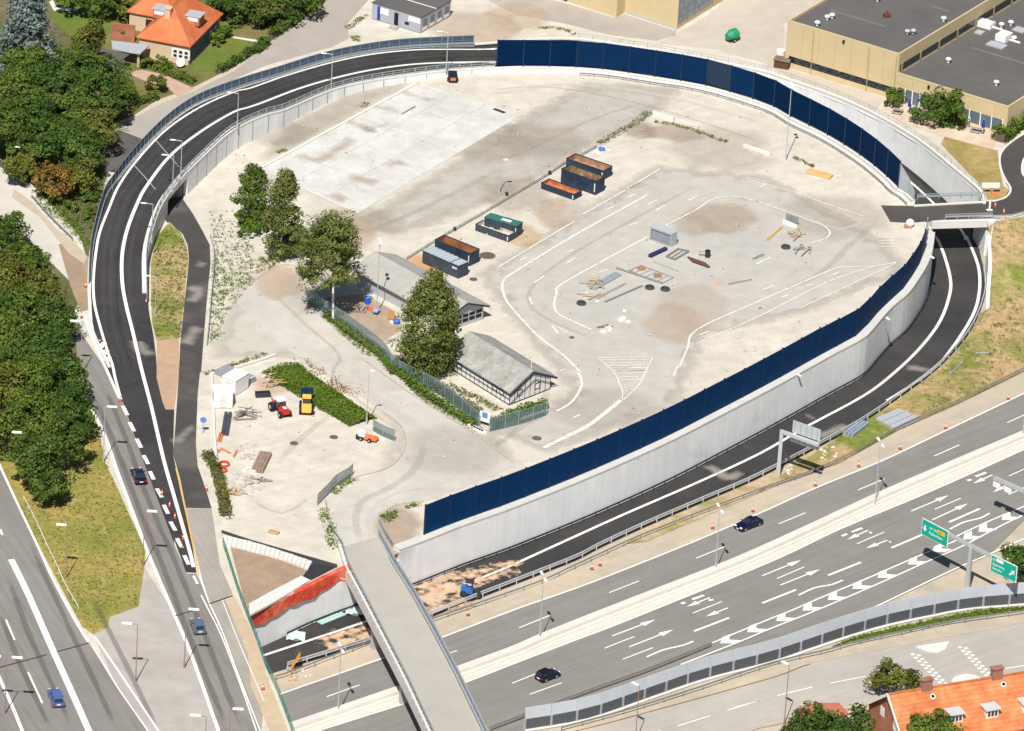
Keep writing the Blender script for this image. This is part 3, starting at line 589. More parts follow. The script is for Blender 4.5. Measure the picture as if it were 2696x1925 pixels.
# median barrier
mbp=cr(flat(MU,ZL),4); 
mml=cr(L('D2 280,1650 400,1605 1320,1300 1800,1150 2274,990 D3 350,860 1100,580 2274,95 C4 300,1560 1000,1250 2270,705 2700,510',ZL),4)
sheet('median_verge',mbp+[p for p in cr(ML,4)[::-1]],mat('median_concrete',(.60,.57,.51),.85,.05,.5),ZL-.012)
t=thing('median_barrier','long white concrete median barrier between the two motorway carriageways','barrier',mbp[0])
mc=resample(cr(L('D2 240,1650 380,1603 1290,1293 1780,1128 2274,948 D3 330,845 1050,560 1800,270 C4 0,1660 500,1432 1000,1200 1600,940 2260,660 2700,470',ZL),5),2.0)
nml=normals(mc); prof=((-.95,0),(-.95,.12),(-.75,.35),(-.66,.85),(.66,.85),(.75,.35),(.95,.12),(.95,0))
K0=int(len(mc)/24)
for k in range(0,len(mc)-1,5):
    seg=mc[k:k+6]; ns=nml[k:k+6]
    if len(seg)<2: continue
    b=MB(); vs=[p+a*o_+Vector((0,0,h)) for o_,h in prof for p,a in zip(seg,ns)]; m_=len(seg)
    b.add(vs,[(i*m_+j,i*m_+j+1,(i+1)*m_+j+1,(i+1)*m_+j) for i in range(7) for j in range(m_-1)]+[tuple(i*m_ for i in range(8)),tuple(i*m_+m_-1 for i in range(7,-1,-1))])
    b.build('barrier_section',mat('barrier_concrete',(.64,.61,.55),.8,.06,.6,fine=3),t)
# street south of the noise screen
sheet('south_street',L('D3 -200,1780 500,1700 1200,1470 2274,1190 D4 500,1030 1200,880 2274,690 2700,620 2700,1500 2000,1300 1000,1360 750,1440 300,1540 0,1600 -600,1900',ZL),mat('south_asphalt',(.43,.40,.355),.9,.06,.3,col2=(.39,.36,.325),mix_scale=.05,streak=(HA-.1,20,.8,.07),fine=4),ZL-.01)
sheet('south_verge',L('D4 620,900 900,800 1400,690 1900,590 2274,560 2274,590 1700,680 1200,780 800,870',ZL),m_lawn,ZL+.0)
sb=MB()
for s in ('D3 1475,1580 1755,1492','D3 1900,1445 2185,1360','D4 165,1320 465,1247','D4 615,1215 918,1155','D4 -200,1420 20,1362','D4 2090,1092 2400,1045','D3 1200,1660 1330,1620'): line(s,.22,m_white,ZL+.02,mb=sb,smooth=0)
def checks(s0,s1,nr):
    p,q=P(s0,ZL+.02),P(s1,ZL+.02); d=(q-p)/nr; n=Vector((-d.y,d.x,0)).normalized()*.62
    for i in range(nr):
        for j in range(2):
            if j==0: c=p+d*(i+.1)-n
            else: c=p+d*(i+.6)+n*.15
            u=d.normalized()*d.length*.46; sb.poly([c,c+u,c+u+n*.95,c+n*.95])
checks('D4 1330,955','D4 1590,1225',9); checks('D4 1735,895','D4 1985,1165',9)
struct(sb.build('street_marking',m_white,fix=False))
for s in ('D4 1350,905 1400,930 1470,950 1540,955 1600,930 1640,860','D4 1650,1200 1680,1165 1770,1140 1850,1150 1900,1170 1880,1230 1700,1240'): 
    pts=L(s,ZL); b=MB(); b.prism(pts,ZL,ZL+.14); struct(b.build('traffic_island',m_concl))
kb=MB(); kb.wall(cr(L('D3 0,1760 700,1600 1300,1440 2274,1170 D4 500,1035 1250,890 2274,700 2600,640',ZL),4),ZL,ZL+.13,.3)
kb.wall(cr(L('D4 -100,1610 220,1545 750,1440 950,1390',ZL),4),ZL,ZL+.13,.3); struct(kb.build('kerb',m_shld))
# sand and dust spilled on the ramp under the overpass
for k,(s,w_) in enumerate((('D2 1470,420 1640,320 1800,290',2.6),('D2 1480,540 1560,480 1700,400 1830,480',4.2),('D2 1700,330 2000,250 2270,180',1.4),('D2 1800,400 2000,330 2200,265',1.4),('D2 1500,590 1700,560 1850,520',2.0),('D2 600,850 800,790 1000,740',1.4),('D2 660,910 850,850 1040,780',1.6),('D3 0,290 70,255',.8))):
    c=cr(L(s,ZL),4); n=normals(c); patch('sand_spill',[p+a*w_/2 for p,a in zip(c,n)]+[p-a*w_/2 for p,a in zip(c,n)][::-1],m_sand,ZL+.035+.001*k,.9,.4)
m_dust=mat('pale_dust',(.52,.47,.40),.95,.1,.6,alpha='soft',trans=.42)
for s,w_ in (('C4 520,650 640,600 760,560',1.6),('C4 420,460 480,500',.4),('C4 1280,60 1460,80',1.2),('C3 1750,900 1900,1000 2010,960',1.4)):
    c=cr(L(s,ZL),4); n=normals(c); patch('dust_patch',[p+a*w_/2 for p,a in zip(c,n)]+[p-a*w_/2 for p,a in zip(c,n)][::-1],m_dust,ZL+.046,.8,.4)
for s,w_ in (('B1 1620,900 1700,950 1640,1020',1.6),('B1 1600,1380 1640,1300 1700,1250',1.6),('C1 1510,690 1560,640 1650,560',.8),('B1 1130,1330 1210,1420 1300,1480',2.0),('B1 1700,720 1740,690',1.2)):
    c=cr(L(s,0),4); n=normals(c); patch('dust_patch',[p+a*w_/2 for p,a in zip(c,n)]+[p-a*w_/2 for p,a in zip(c,n)][::-1],m_dust,.068,1.0,.4)

# wheel paths
m_trk=mat('worn_wheel_path',(.105,.10,.095),.8,.12,.5,alpha='soft',trans=.34,ascale=.25)
m_trd=mat('dark_wheel_path',(.11,.10,.092),.85,.12,.5,alpha='soft',trans=.30,ascale=.2)
m_dirt=mat('tyre_dirt',(.42,.37,.31),.95,.15,.6,alpha='soft',trans=.2,ascale=.4)
m_dirtl=mat('pale_tyre_dirt',(.68,.64,.57),.95,.1,.6,alpha='soft',trans=.45,ascale=.4)
for u in (.30,.43,.62,.75): track('wheel_path',across(u),.9,m_trk,.035); 
for u in (.12,.3,.42,.6,.74): track('wheel_path',[a.lerp(b,u) for a,b in zip(ti,to)],.9,m_trk,.03)
for k,d in enumerate((3.2,4.7,6.6,8.0)):
    track('wheel_path',off(flat(resample(cr(LOUT,5),3),ZL+.02+.001*k),-d*side0 if False else 0) if False else [p for p in flat(off(resample(cr(LIN[:-3],5),3),-d),ZL+.012+.001*k)],.9,m_trk)
for s in ('D1 760,420 1100,1100 1370,1660','C1 800,280 1000,760 1200,1290 D1 1400,230 1600,760 1900,1500 1960,1660','C1 880,180 1090,700 1280,1220 D1 1500,180 1720,720 2020,1500 2090,1660','D1 60,280 250,800 480,1300 640,1660','D1 250,0 470,480 760,1100 1010,1640','D1 -20,560 140,980 380,1500 450,1660'):
    track('wheel_path',resample(cr(L(s,.055),5),3),1.1,m_trd)
for k,s in enumerate(('B2 300,900 600,1130 900,1400 C2 900,150 1300,470 1700,760 2100,1000','B2 150,900 450,1200 760,1480 C2 700,130 1000,400 1300,640','C2 1500,650 1420,900 1200,1080 950,1200 900,1400 960,1600','C2 1900,900 1600,1060 1250,1130 1040,1260 1010,1450 1080,1620','B3 -300,1380 100,1500 400,1640 C3 300,150 350,300 200,520 -200,800','A3 -300,800 300,740 1000,850 1700,1050 2274,1250','A2 1800,800 2274,780 A3 500,720 1200,790 1900,960 2274,1080','A3 -200,1450 200,1280 800,1000 1300,850','B2 950,420 1300,300 1800,60 A2 2200,1400','B4 1050,260 700,400 300,250 -200,120','B4 1050,300 800,520 500,800 100,950','B3 1700,0 1200,260 500,660 200,950 330,1150 900,1400','B3 2000,60 1500,160 900,500 350,860 350,1020 600,1240 1200,1400','C1 2050,1100 2250,1250 C2 300,1300 600,1100','C2 200,900 500,600 760,420','A2 900,1000 600,1150 200,1330')):
    track('tyre_mark',resample(cr(L(s,.045),5),2.5),.9 if k%2 else 1.6,m_dirt if k%3 else m_dirtl,.001*k)
# longitudinal seam and cross joints on the new asphalt
sb_=MB(); ribbon(sb_,across(.52,dz=.055),.07); ribbon(sb_,[a.lerp(b,.5)+Vector((0,0,.05)) for a,b in zip(ti,to)],.07)
struct(sb_.build('asphalt_seam',mat('seam',(.015,.014,.015),.8,.1,1),fix=False))

sheet('sandy_edge',L('B1 120,60 270,165 480,400 640,515 745,640 720,700 600,620 500,500 330,290 100,130',0),m_shld,.052)
# ---------------------------------------------------------------- retaining walls
m_steel=mat('galvanised_steel',(.42,.45,.47),.45,.05,1,metal=.35,spec=.5)
m_steeld=mat('weathered_steel',(.25,.27,.28),.5,.06,1,metal=.3)
m_blue=mat('blue_screen',(.0012,.026,.092),.65,.09,.8,col2=(.0015,.031,.106),mix_scale=.25,fine=3,spec=.08)
m_blue2=mat('faded_blue_screen',(.030,.062,.125),.6,.08,.8,fine=3)
m_blue4=mat('blue_screen_shade',(.0014,.030,.103),.65,.10,.7,col2=(.0012,.027,.094),mix_scale=.3,fine=3,spec=.08)
m_blue3=mat('bright_blue_screen',(.004,.040,.135),.6,.07,.8,fine=3,spec=.12)
m_post=mat('dark_blue_post',(.012,.028,.065),.5,.05,1)
m_wall=mat('cast_concrete_wall',(.81,.81,.81),.85,.05,.4,col2=(.75,.755,.755),mix_scale=.10,fine=4,spots=[(.35,.60,.74,(.58,.58,.585),.5)],bump=.1)
# vertical pour streaks
def streaked(m):
    nt=m.node_tree; N=nt.nodes; K=nt.links; b=N['Principled BSDF']; src=b.inputs['Base Color'].links[0].from_socket
    g=N.new('ShaderNodeNewGeometry'); mp=N.new('ShaderNodeMapping'); mp.inputs['Scale'].default_value=(1.1,1.1,.07); K.new(g.outputs['Position'],mp.inputs[0])
    n=N.new('ShaderNodeTexNoise'); n.inputs['Scale'].default_value=1; n.inputs['Detail'].default_value=5; K.new(mp.outputs[0],n.inputs['Vector'])
    r=N.new('ShaderNodeMapRange'); r.inputs[1].default_value=.3; r.inputs[2].default_value=.7; r.inputs[3].default_value=.94; r.inputs[4].default_value=1.04; K.new(n.outputs['Fac'],r.inputs[0])
    s=N.new('ShaderNodeVectorMath'); s.operation='SCALE'; K.new(src,s.inputs[0]); K.new(r.outputs[0],s.inputs['Scale']); K.new(s.outputs[0],b.inputs['Base Color'])
streaked(m_wall)
def wall_thing(name,label,pts,z0,z1,t,m=None,cap=.25,capm=None,post_joint=0):
    root=thing(name,label,'wall',pts[len(pts)//2]); n=len(pts)
    z0=z0 if isinstance(z0,list) else [z0]*n; z1=z1 if isinstance(z1,list) else [z1]*n
    MB().wall(pts,z0,[z-cap for z in z1],t).build('wall_face',m or m_wall,root)
    MB().wall(off(pts,-.06*(1 if t>0 else -1)),[z-cap+.003 for z in z1],z1,t+.12*(1 if t>0 else -1)).build('coping',capm or m_concl,root)
    if post_joint:
        b=MB(); q=resample(pts,post_joint); 
        for p in q[1:-1]:
            k=min(range(n),key=lambda i:(pts[i]-p).xy.length); d=(pts[min(k+1,n-1)]-pts[max(k-1,0)]).normalized()
            b.box((p.x,p.y,(z0[k]+z1[k]-cap)/2),(.12,.10,z1[k]-cap-z0[k]-.02),math.atan2(d.y,d.x))
        b.build('wall_joint',m_steeld,root)
    return root
# side of the normal: lower wall runs bridge -> overpass; yard lies to the right of travel? decide by centroid
yc=P('V 1300,600',0)
def side(pts,target):
    k=len(pts)//2; n=normals(pts)[k]; return 1 if (target-pts[k]).dot(n)>0 else -1
sL=side(LI,yc)
lowwall=[p for p in LI]
i_over=min(range(len(LI)),key=lambda i:abs(scr(LI[i])[0]-1043))
wall_thing('retaining_wall','tall grey concrete retaining wall beside the dark ramp, under the long blue screen',lowwall[:i_over+1],ZL-.1,[.55]*(i_over+1),sL*1.5,capm=mat('wall_top_concrete',(.56,.55,.52),.85,.07,.6,fine=4))
seg=lowwall[i_over:]
zz=[(.45-1.2*k/(len(seg)-1)) if scr(seg[k])[0]<905 else -1.36 for k in range(len(seg))]
wall_thing('retaining_wall','short grey retaining wall hung with orange tarpaulin, left of the overpass',seg,ZL-.1,zz,sL*.5)
# orange tarpaulin over that wall
tp=L('D2 760,230 760,340 640,400 500,490 350,580 220,660 0,770',0)
ts=resample(L('D2 1000,522 760,610 560,697 100,905 -20,960',ZL),.6)
b=MB(); A=[];B=[];C=[]
nt_=normals(ts)
for k,p in enumerate(ts):
    if k<6: continue
    f=(k-6)/(len(ts)-7); zt=.62-1.2*f; zb=zt-1.9-.16*math.sin(k*1.1)-.25*math.sin(k*.41); wv=.035*math.sin(k*1.3)+.02*math.sin(k*3.1)
    o=nt_[k]*(-sL)*(.12+abs(wv)); A.append(Vector((p.x,p.y,zt))+nt_[k]*sL*.75+Vector((0,0,.05))); B.append(Vector((p.x,p.y,zt+.03))+o*.6); C.append(Vector((p.x,p.y,zb))+o)
D=[B[i].lerp(C[i],.5)+nt_[i]*(-sL)*.04*math.sin(i*1.9) for i in range(len(B))]
b.strip(A,B); b.strip(B,D); b.strip(D,C)
tag(b.build('tarpaulin',mat('orange_tarp',(.58,.07,.035),.6,.25,1.2,col2=(.68,.19,.12),mix_scale=.45,bump=.5,fine=2,sharp=(.45,.7)),smooth=False),'orange-red tarpaulin draped over the short concrete wall beside the overpass','tarpaulin')
# inner wall of the elevated loop
sR=side(RI_,yc)
iu=[i for i in range(len(RI_)) if RI_[i].z>=.35]
i_under=min(range(len(RI_)),key=lambda i:(RI_[i]-SEC_UNDER).length) if False else 0
up=RI_
def near(px,pts):
    q=Q(px)[0]; return min(range(len(pts)),key=lambda i:(scr(pts[i])[0]-q[0])**2+(scr(pts[i])[1]-q[1])**2)
kA=near('A1 1630,1475',up); kB=near('B1 1440,120',up)      # the underpass opening lies between these
lo_,hi_=min(kA,kB),max(kA,kB); kS=near('B1 1275,960',up)
w1=up[hi_:]; wall_thing('loop_wall','curved grey concrete wall of the raised loop road, behind the white slab',w1,[-.1]*len(w1),[p.z+.22 for p in w1],-sR*.7,post_joint=4.2)
w0=up[kS:lo_+1]; wall_thing('loop_wall','shaded concrete wall of the raised loop road beside the grass median',w0,[-.1]*len(w0),[p.z+.22 for p in w0],-sR*.8)
wm_=up[lo_:hi_+1]; r=thing('underpass_bridge','low bridge carrying the loop road over the dark path','bridge',wm_[len(wm_)//2])
MB().wall(wm_,[p.z-.9 for p in wm_],[p.z+.22 for p in wm_],-sR*.8).build('edge_beam',m_concl,r)
opp=[ROo[i] for i in range(lo_,hi_+1)]
b=MB(); b.strip([p+Vector((0,0,-.7)) for p in wm_],[p+Vector((0,0,-.7)) for p in opp]); b.build('soffit',mat('shade_darkened_concrete',(.20,.195,.19),.9,.15,.6),r)  # concrete colour darkened to stand in for the shade under the bridge
for k in (lo_,hi_):
    a,c=RI_[k],ROo[k]; b=MB(); pts=[a.lerp(c,.08),a.lerp(c,1)]; b.wall(pts,-.1,a.z-.72,.5 if k==hi_ else -.5); b.build('abutment',mat('shade_darkened_concrete',(.20,.195,.19),.9,.15,.6),r)  # abutments take the same colour, with the underpass shade painted in
# outer skirt of the embanked loop
os_=ROo[:lo_+1]; wall_thing('loop_wall','outer concrete edge of the raised loop road along the western bank',os_,[-.1]*len(os_),[p.z+.2 for p in os_],sR*.4)
os2=ROo[hi_:]; wall_thing('loop_wall','outer concrete edge of the loop road along the back street',os2,[-.1]*len(os2),[p.z+.2 for p in os2],sR*.4)
# trench walls
sT=side(to,yc)
TO_=to; wall_thing('trench_wall','pale concrete wall on the far side of the sunken road, behind the blue screen',TO_,[p.z-.2 for p in TO_],[.85]*len(TO_),-sT*.5)
TI_=ti; wall_thing('trench_wall','near concrete wall of the sunken road, carrying the blue screen along the yard',TI_,[min(p.z-.2,-.1) for p in TI_],[.95]*len(TI_),side(ti,yc)*.5)
# ---------------------------------------------------------------- railings and guardrails
def rail_thing(name,label,cat,pts,spacing,h,rails,postw=.1,m=None,bars=0,panel=None,group=None,barm=None,posth=None):
    root=thing(name,label,cat,pts[len(pts)//2],group=group); m=m or m_steel
    q=resample(pts,spacing); n=len(q)
    if n>100: q=resample(pts,sum((b-a).length for a,b in zip(pts,pts[1:]))/98)
    ns=normals(q)
    for p in q:
        b=MB(); b.box((p.x,p.y,p.z+(posth or h)/2),(postw,postw,posth or h),.3); b.build('post',m,root,fix=False)
    fine=resample(pts,min(spacing,1.5))
    for (z,ww,hh) in rails:
        b=MB(); b.wall(off(fine,ww/2+.0),[p.z+z-hh/2 for p in fine],[p.z+z+hh/2 for p in fine],-ww); b.build('rail',m,root)
    if bars:
        for k in range(len(q)-1):
            b=MB(); a,c=q[k],q[k+1]; nb=max(2,int((c-a).length/bars))
            for j in range(1,nb):
                p=a.lerp(c,j/nb); b.box((p.x,p.y,p.z+h*.5),(.045,.045,h*.86))
            b.build('bar_panel',barm or m,root,fix=False)
    if panel:
        for k in range(len(q)-1):
            a,c=q[k],q[k+1]; b=MB(); b.wall([a,c],[a.z+panel[0],c.z+panel[0]],[a.z+panel[1],c.z+panel[1]],.05); b.build('panel',panel[2],root,fix=False)
    return root
inr=[p for p in resample(across(.018,dz=.22),.8)]
k0=near('B1 1270,1010',inr); inr_=[p for p in inr][k0:]
rail_thing('bridge_railing','pale steel railing along the inner edge of the raised loop road','railing',inr_,2.1,1.05,((1.0,.10,.10),(.62,.05,.08),(.3,.05,.06)),.11)
outr=[p for p in resample(across(.985,dz=.2),.8)]
k0=near('B1 750,860',outr); outr_=outr[k0:]
m_fbar=mat('dark_fence_bars',(.10,.14,.19),.5,.08,1,metal=.2)
rail_thing('barred_fence','tall barred steel fence along the outer edge of the loop road','fence',[p for p in outr_],1.9,1.75,((1.68,.09,.10),(.85,.06,.07),(.15,.06,.07)),.13,m=mat('blue_grey_steel',(.22,.28,.34),.45,.06,1,metal=.3),bars=.3,barm=m_fbar,panel=(.12,1.6,mat('dark_mesh',(.045,.085,.15),.5,.06,1,alpha=.8)))
gr=[p for p in resample(across(.945,dz=0),.8)]; k0=near('B1 775,860',gr)
rail_thing('guardrail','double steel guardrail inside the barred fence of the loop road','guardrail',gr[k0:],2.4,.85,((.72,.08,.26),(.3,.05,.14)),.1)
# rail on top of the trench wall and along the yard side of the blue screen
rail_thing('handrail','thin steel handrail on top of the pale trench wall','railing',flat(off(resample(TO_[6:],1.5),-sT*.25),.85),2.4,.95,((.9,.05,.06),(.5,.04,.05)),.06)
gy=off(resample(TI_[8:],1.5),side(ti,yc)*1.5)
rail_thing('guardrail','low guardrail in the yard at the foot of the curved blue screen','guardrail',flat(gy,0),2.4,.6,((.5,.08,.26),),.1,m=m_steeld)
lg=[p for p in LO if scr(p)[0]>735]
kq=near('B4 1890,1150',lg)
rail_thing('guardrail','steel guardrail along the outer kerb of the ramp, between ramp and motorway','guardrail',[p for p in lg[3:]],3.4,1.0,((.92,.14,.14),(.55,.06,.2)),.13,m=mat('light_steel',(.56,.59,.61),.45,.05,1,metal=.25))
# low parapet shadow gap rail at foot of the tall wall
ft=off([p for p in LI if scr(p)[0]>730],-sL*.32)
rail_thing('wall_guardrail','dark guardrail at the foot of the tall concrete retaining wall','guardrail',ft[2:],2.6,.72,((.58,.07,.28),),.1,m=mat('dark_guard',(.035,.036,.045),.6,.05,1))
sg=cr(L('D2 215,1185 330,1150 1060,870 1560,690 D3 250,390 560,250 800,140 1250,-60 C3 2274,1090 C4 400,990 750,840 1200,590 1700,370 2274,90 2450,10',ZL),4)
rail_thing('guardrail','grey guardrail along the hard shoulder of the motorway','guardrail',sg,3.6,.7,((.62,.06,.24),),.1,m=m_steeld)
# ---------------------------------------------------------------- blue noise screens
def screen(label,pts,z0,h,n,faded=(),panelw=.14,gap=.32,hz=None):
    root=thing('noise_screen',label,'noise barrier',pts[len(pts)//2]); q=resample(pts,sum((b-a).length for a,b in zip(pts,pts[1:]))/n)
    for k in range(n):
        a,c=q[k],q[k+1]; d=(c-a).normalized(); aa=a+d*.07; cc=c-d*.07; hh=h if hz is None else hz(k/n); m=m_blue
        if k in faded: m=faded[k]
        b=MB(); nb=9
        for j in range(nb):
            za=z0+gap+(hh-gap)*j/nb; zb=z0+gap+(hh-gap)*(j+1)/nb-.035
            b.wall([aa,cc],za,zb,panelw)
        b.wall([aa+d*.0,cc],z0+gap,z0+hh-.02,panelw*.6)
        b.build('panel',m,root,fix=True)
    for k in range(n+1):
        p=q[k]; d=(q[min(k+1,n)]-q[max(k-1,0)]).normalized(); hh=h if hz is None else hz(min(k/n,1))
        b=MB(); b.box((p.x,p.y,z0+(hh+.08)/2-.25),(.16,.24,hh+.6),math.atan2(d.y,d.x)); b.build('post',m_post,root)
    return root
tin2=off(resample(TI_,1.0),side(ti,yc)*.25); 
k1=near('A3 -85,615',tin2)
pre=[p for p in off(RI_,0)][near('A2 2095,585',RI_):]
scp=[Vector((p.x,p.y,0)) for p in L('A2 2100,590 2274,580 A3 0,575',.5)]+[Vector((p.x,p.y,0)) for p in tin2]
# keep panels continuous: start at the survey point, then follow the wall
base=[p for p in scp]
base=[base[0]]+[p for p in base[1:] if scr(Vector((p.x,p.y,.5)))[0]>scr(Vector((base[0].x,base[0].y,.5)))[0]+8]
seen=[base[0]]
for p in base[1:]:
    if (p-seen[-1]).length>.5 and scr(p)[0]>scr(seen[-1])[0]: seen.append(p)
endk=min(range(len(seen)),key=lambda i:abs(scr(Vector((seen[i].x,seen[i].y,.9)))[0]-2363))
main=cr(resample(seen[:endk+1],6),4)
scr1=screen('curved blue noise screen along the far side of the yard, above the sunken road',main,.95,4.9,19,{6:m_blue3,7:m_blue3,5:m_blue3,3:m_blue3,8:m_blue2,9:m_blue3,4:m_blue3})
rest=seen[endk:]
# clear acoustic panes after the blue part
m_pane=mat('frosted_pane',(.42,.48,.50),.25,.05,1,alpha=.8,spec=.6)
def panes(label,pts,z0,hs,sp):
    r=thing('clear_screen',label,'noise barrier',pts[0]); q=resample(pts,sp); n=len(q)-1
    for k in range(n):
        a,c=q[k],q[k+1]; d=(c-a).normalized(); h0=hs(k/max(n,1)); h1=hs((k+1)/max(n,1)); b=MB(); b.wall([a+d*.08,c-d*.08],[z0]*2,[z0+h0,z0+h1],.06); b.build('pane',m_pane,r)
    for k,p in enumerate(q):
        b=MB(); b.box((p.x,p.y,z0+hs(k/max(n,1))/2),(.14,.14,hs(k/max(n,1))+.1)); b.build('post',m_steel,r)
    return r
if len(rest)>2: panes('grey see-through screen at the right end of the curved blue screen',rest,.95,lambda t:4.4-2.9*t,2.6)
lw=off(lowwall[:i_over+1],sL*1.3)
ke=min(range(len(lw)),key=lambda i:abs(scr(Vector((lw[i].x,lw[i].y,.6)))[0]-1112))
ks=0
lw_=lw[4:ke+1]
screen('long straight dark blue noise screen on the tall retaining wall',flat(lw_,0)[0:],.5,4.9,27,gap=.3,hz=lambda t:4.0+min(t*3,1)*1.0,faded={k:m_blue4 for k in (2,5,6,11,14,18,19,23)})
gpt=L('E8 640,1180 700,900 715,590',.5)
panes('short pale see-through screen standing edge-on above the small bridge',flat(lw[:6][::-1],0),.5,lambda t:3.9-1.4*t,2.3)
# ---------------------------------------------------------------- small bridge over the ramp (right)
r=thing('side_bridge','small concrete bridge with dark deck over the sunken ramp','bridge',P('B4 1700,340'))
fr=L('B4 1488,345 2030,328',0); bk=L('B4 1330,205 1925,172',0)
MB().wall(fr,-1.15,.12,.45).build('front_beam',m_concl,r)
MB().wall(bk,-1.15,.28,-.4).build('back_beam',m_concl,r)
MB().prism([fr[0]+Vector((-1,.5,0)),fr[1]+Vector((1,.5,0)),bk[1]+Vector((1,-.5,0)),bk[0]+Vector((-1,-.5,0))],-1.1,.03).build('deck',m_conc,r)
ab=L('B4 1952,386',-1.15)[0]
MB().wall([fr[1]+Vector((-1.4,0.3,0)),bk[1]+Vector((-1.2,-.3,0))],ZL-.1,-1.12,-2).build('abutment',m_wall,r)
MB().wall([fr[0]+Vector((.2,.3,0)),bk[0]+Vector((.8,-.3,0))],ZL-.1,-1.12,2).build('abutment',m_wall,r)
rail_thing('bridge_railing','steel railing along the far edge of the small bridge','railing',[p+Vector((0,0,.28)) for p in L('E8 490,690 1560,655',0)],2,1.05,((1,.1,.1),(.6,.05,.3)),.1)
rail_thing('bridge_railing','steel railing along the near edge of the small bridge','railing',[p+Vector((0,0,.1)) for p in L('E8 950,1010 1720,985',0)],2,1.1,((1.05,.1,.1),(.65,.06,.3)),.1)
rail_thing('guardrail','thin guardrail beside the side road above the grassy embankment','guardrail',L('E8 1720,985 1990,985 2249,920 2700,830',0),2.5,.75,((.65,.06,.25),),.09)
wt=[.2,-1.0,-2.4,-4.2,-5.4]
wing=L('S 2600,596 2608,640 2611,700 2606,760 2604,811',[0,-1.2,-2.6,-4.4,-5.5])
wing=flat(wing,0); ws=side(wing,yc)
wall_thing('wing_wall','sloping concrete wing wall below the small bridge on the right',[fr[1]+Vector((-.3,0,0))]+wing[1:],ZL-.1,wt,ws*.5)
# ---------------------------------------------------------------- overpass
r=thing('overpass','pale road overpass crossing ramp and motorway at the bottom','bridge',P('D2 1200,700'))
le=L('D2 745,60 800,240 960,540 1130,870 1300,1200 1500,1624 1680,2010 1850,2380',0); re=L('D2 1110,-40 1235,190 1400,450 1590,790 1770,1130 2010,1624 2200,2010 2380,2380',0)
rc=[a.lerp(b,.5) for a,b in zip(le,re)]
m_deck=mat('overpass_deck',(.435,.41,.365),.9,.05,.3,col2=(.40,.375,.335),mix_scale=.05,fine=4)
lei=[a.lerp(b,.07) for a,b in zip(le,re)]; rei=[b.lerp(a,.07) for a,b in zip(le,re)]
MB().strip(lift(lei,.06),lift(rei,.06)).build('deck',m_deck,r)
so2=MB(); so2.strip(lift(lei,-1.3),lift(rei,-1.3)); so2.build('soffit',m_conc,r)
MB().wall(le,-1.3,.22,-1*side(le,le[3]+(le[3]-re[3]))*.55).build('edge_beam',m_concl,r)
MB().wall(re,-1.3,.22,-1*side(re,re[3]+(re[3]-le[3]))*.45).build('edge_beam',m_conc,r)
for t in (2.2,3.6,5.0):
    k=int(t); f=t-k; a=le[k].lerp(le[k+1],f); c=re[k].lerp(re[k+1],f)
    MB().wall([a.lerp(c,.15),a.lerp(c,.85)],ZL-.1,-1.32,.8).build('pier',m_conc,r)
pl=resample(le,2.1); nl=side(le,re[3])
for k in range(len(pl)-1):          # upstand blocks on the left edge
    b=MB(); d=(pl[k+1]-pl[k]); b.wall([pl[k]+d*.06,pl[k+1]-d*.06],.222,.78,nl*.28); b.build('parapet_block',m_concl,r)
lrail=flat(off(resample(le,1.5),nl*.62),.2)
rail_thing('bridge_railing','grey steel railing along the left side of the overpass','railing',lrail,2.1,1.0,((.92,.09,.1),(.5,.05,.24)),.1)
rrail=flat(off(resample(re,1.5),side(re,le[3])*.3),.2)
rail_thing('bridge_railing','blue-grey panelled parapet along the right side of the overpass','railing',rrail,2.1,1.1,((1.05,.26,.08),(.1,.06,.1)),.1,m=mat('parapet_steel',(.33,.37,.42),.5,.05,1,metal=.2),panel=(.1,1.0,mat('parapet_panel',(.26,.30,.35),.5,.05,1,metal=.2)))
# curved retaining edge where the overpass meets the builders' yard
rail_thing('site_fence','grey mesh fence leaning around the curved kerb near the overpass','fence',cr(L('C2 570,1240 690,1120 720,1080 860,1000 870,980',0),4),2.4,2.0,((1.95,.05,.06),(1.0,.04,.04),(.1,.05,.06)),.07,m=m_steeld,bars=.3,panel=(.1,1.9,mat('grey_mesh',(.30,.33,.36),.5,.06,1,alpha=.5)))
rail_thing('guardrail','low steel rail beside the curved access road and weeds','guardrail',cr(L('C2 640,1230 660,1330 700,1460 790,1600',0),4),2.2,.8,((.7,.08,.25),),.1)
rail_thing('bridge_railing','short steel railing beside the bare soil at the start of the overpass','railing',cr(L('C2 1095,1390 1150,1500 1220,1610',0),3),2.0,1.0,((.95,.2,.08),(.5,.05,.2)),.1)
MB_=MB()
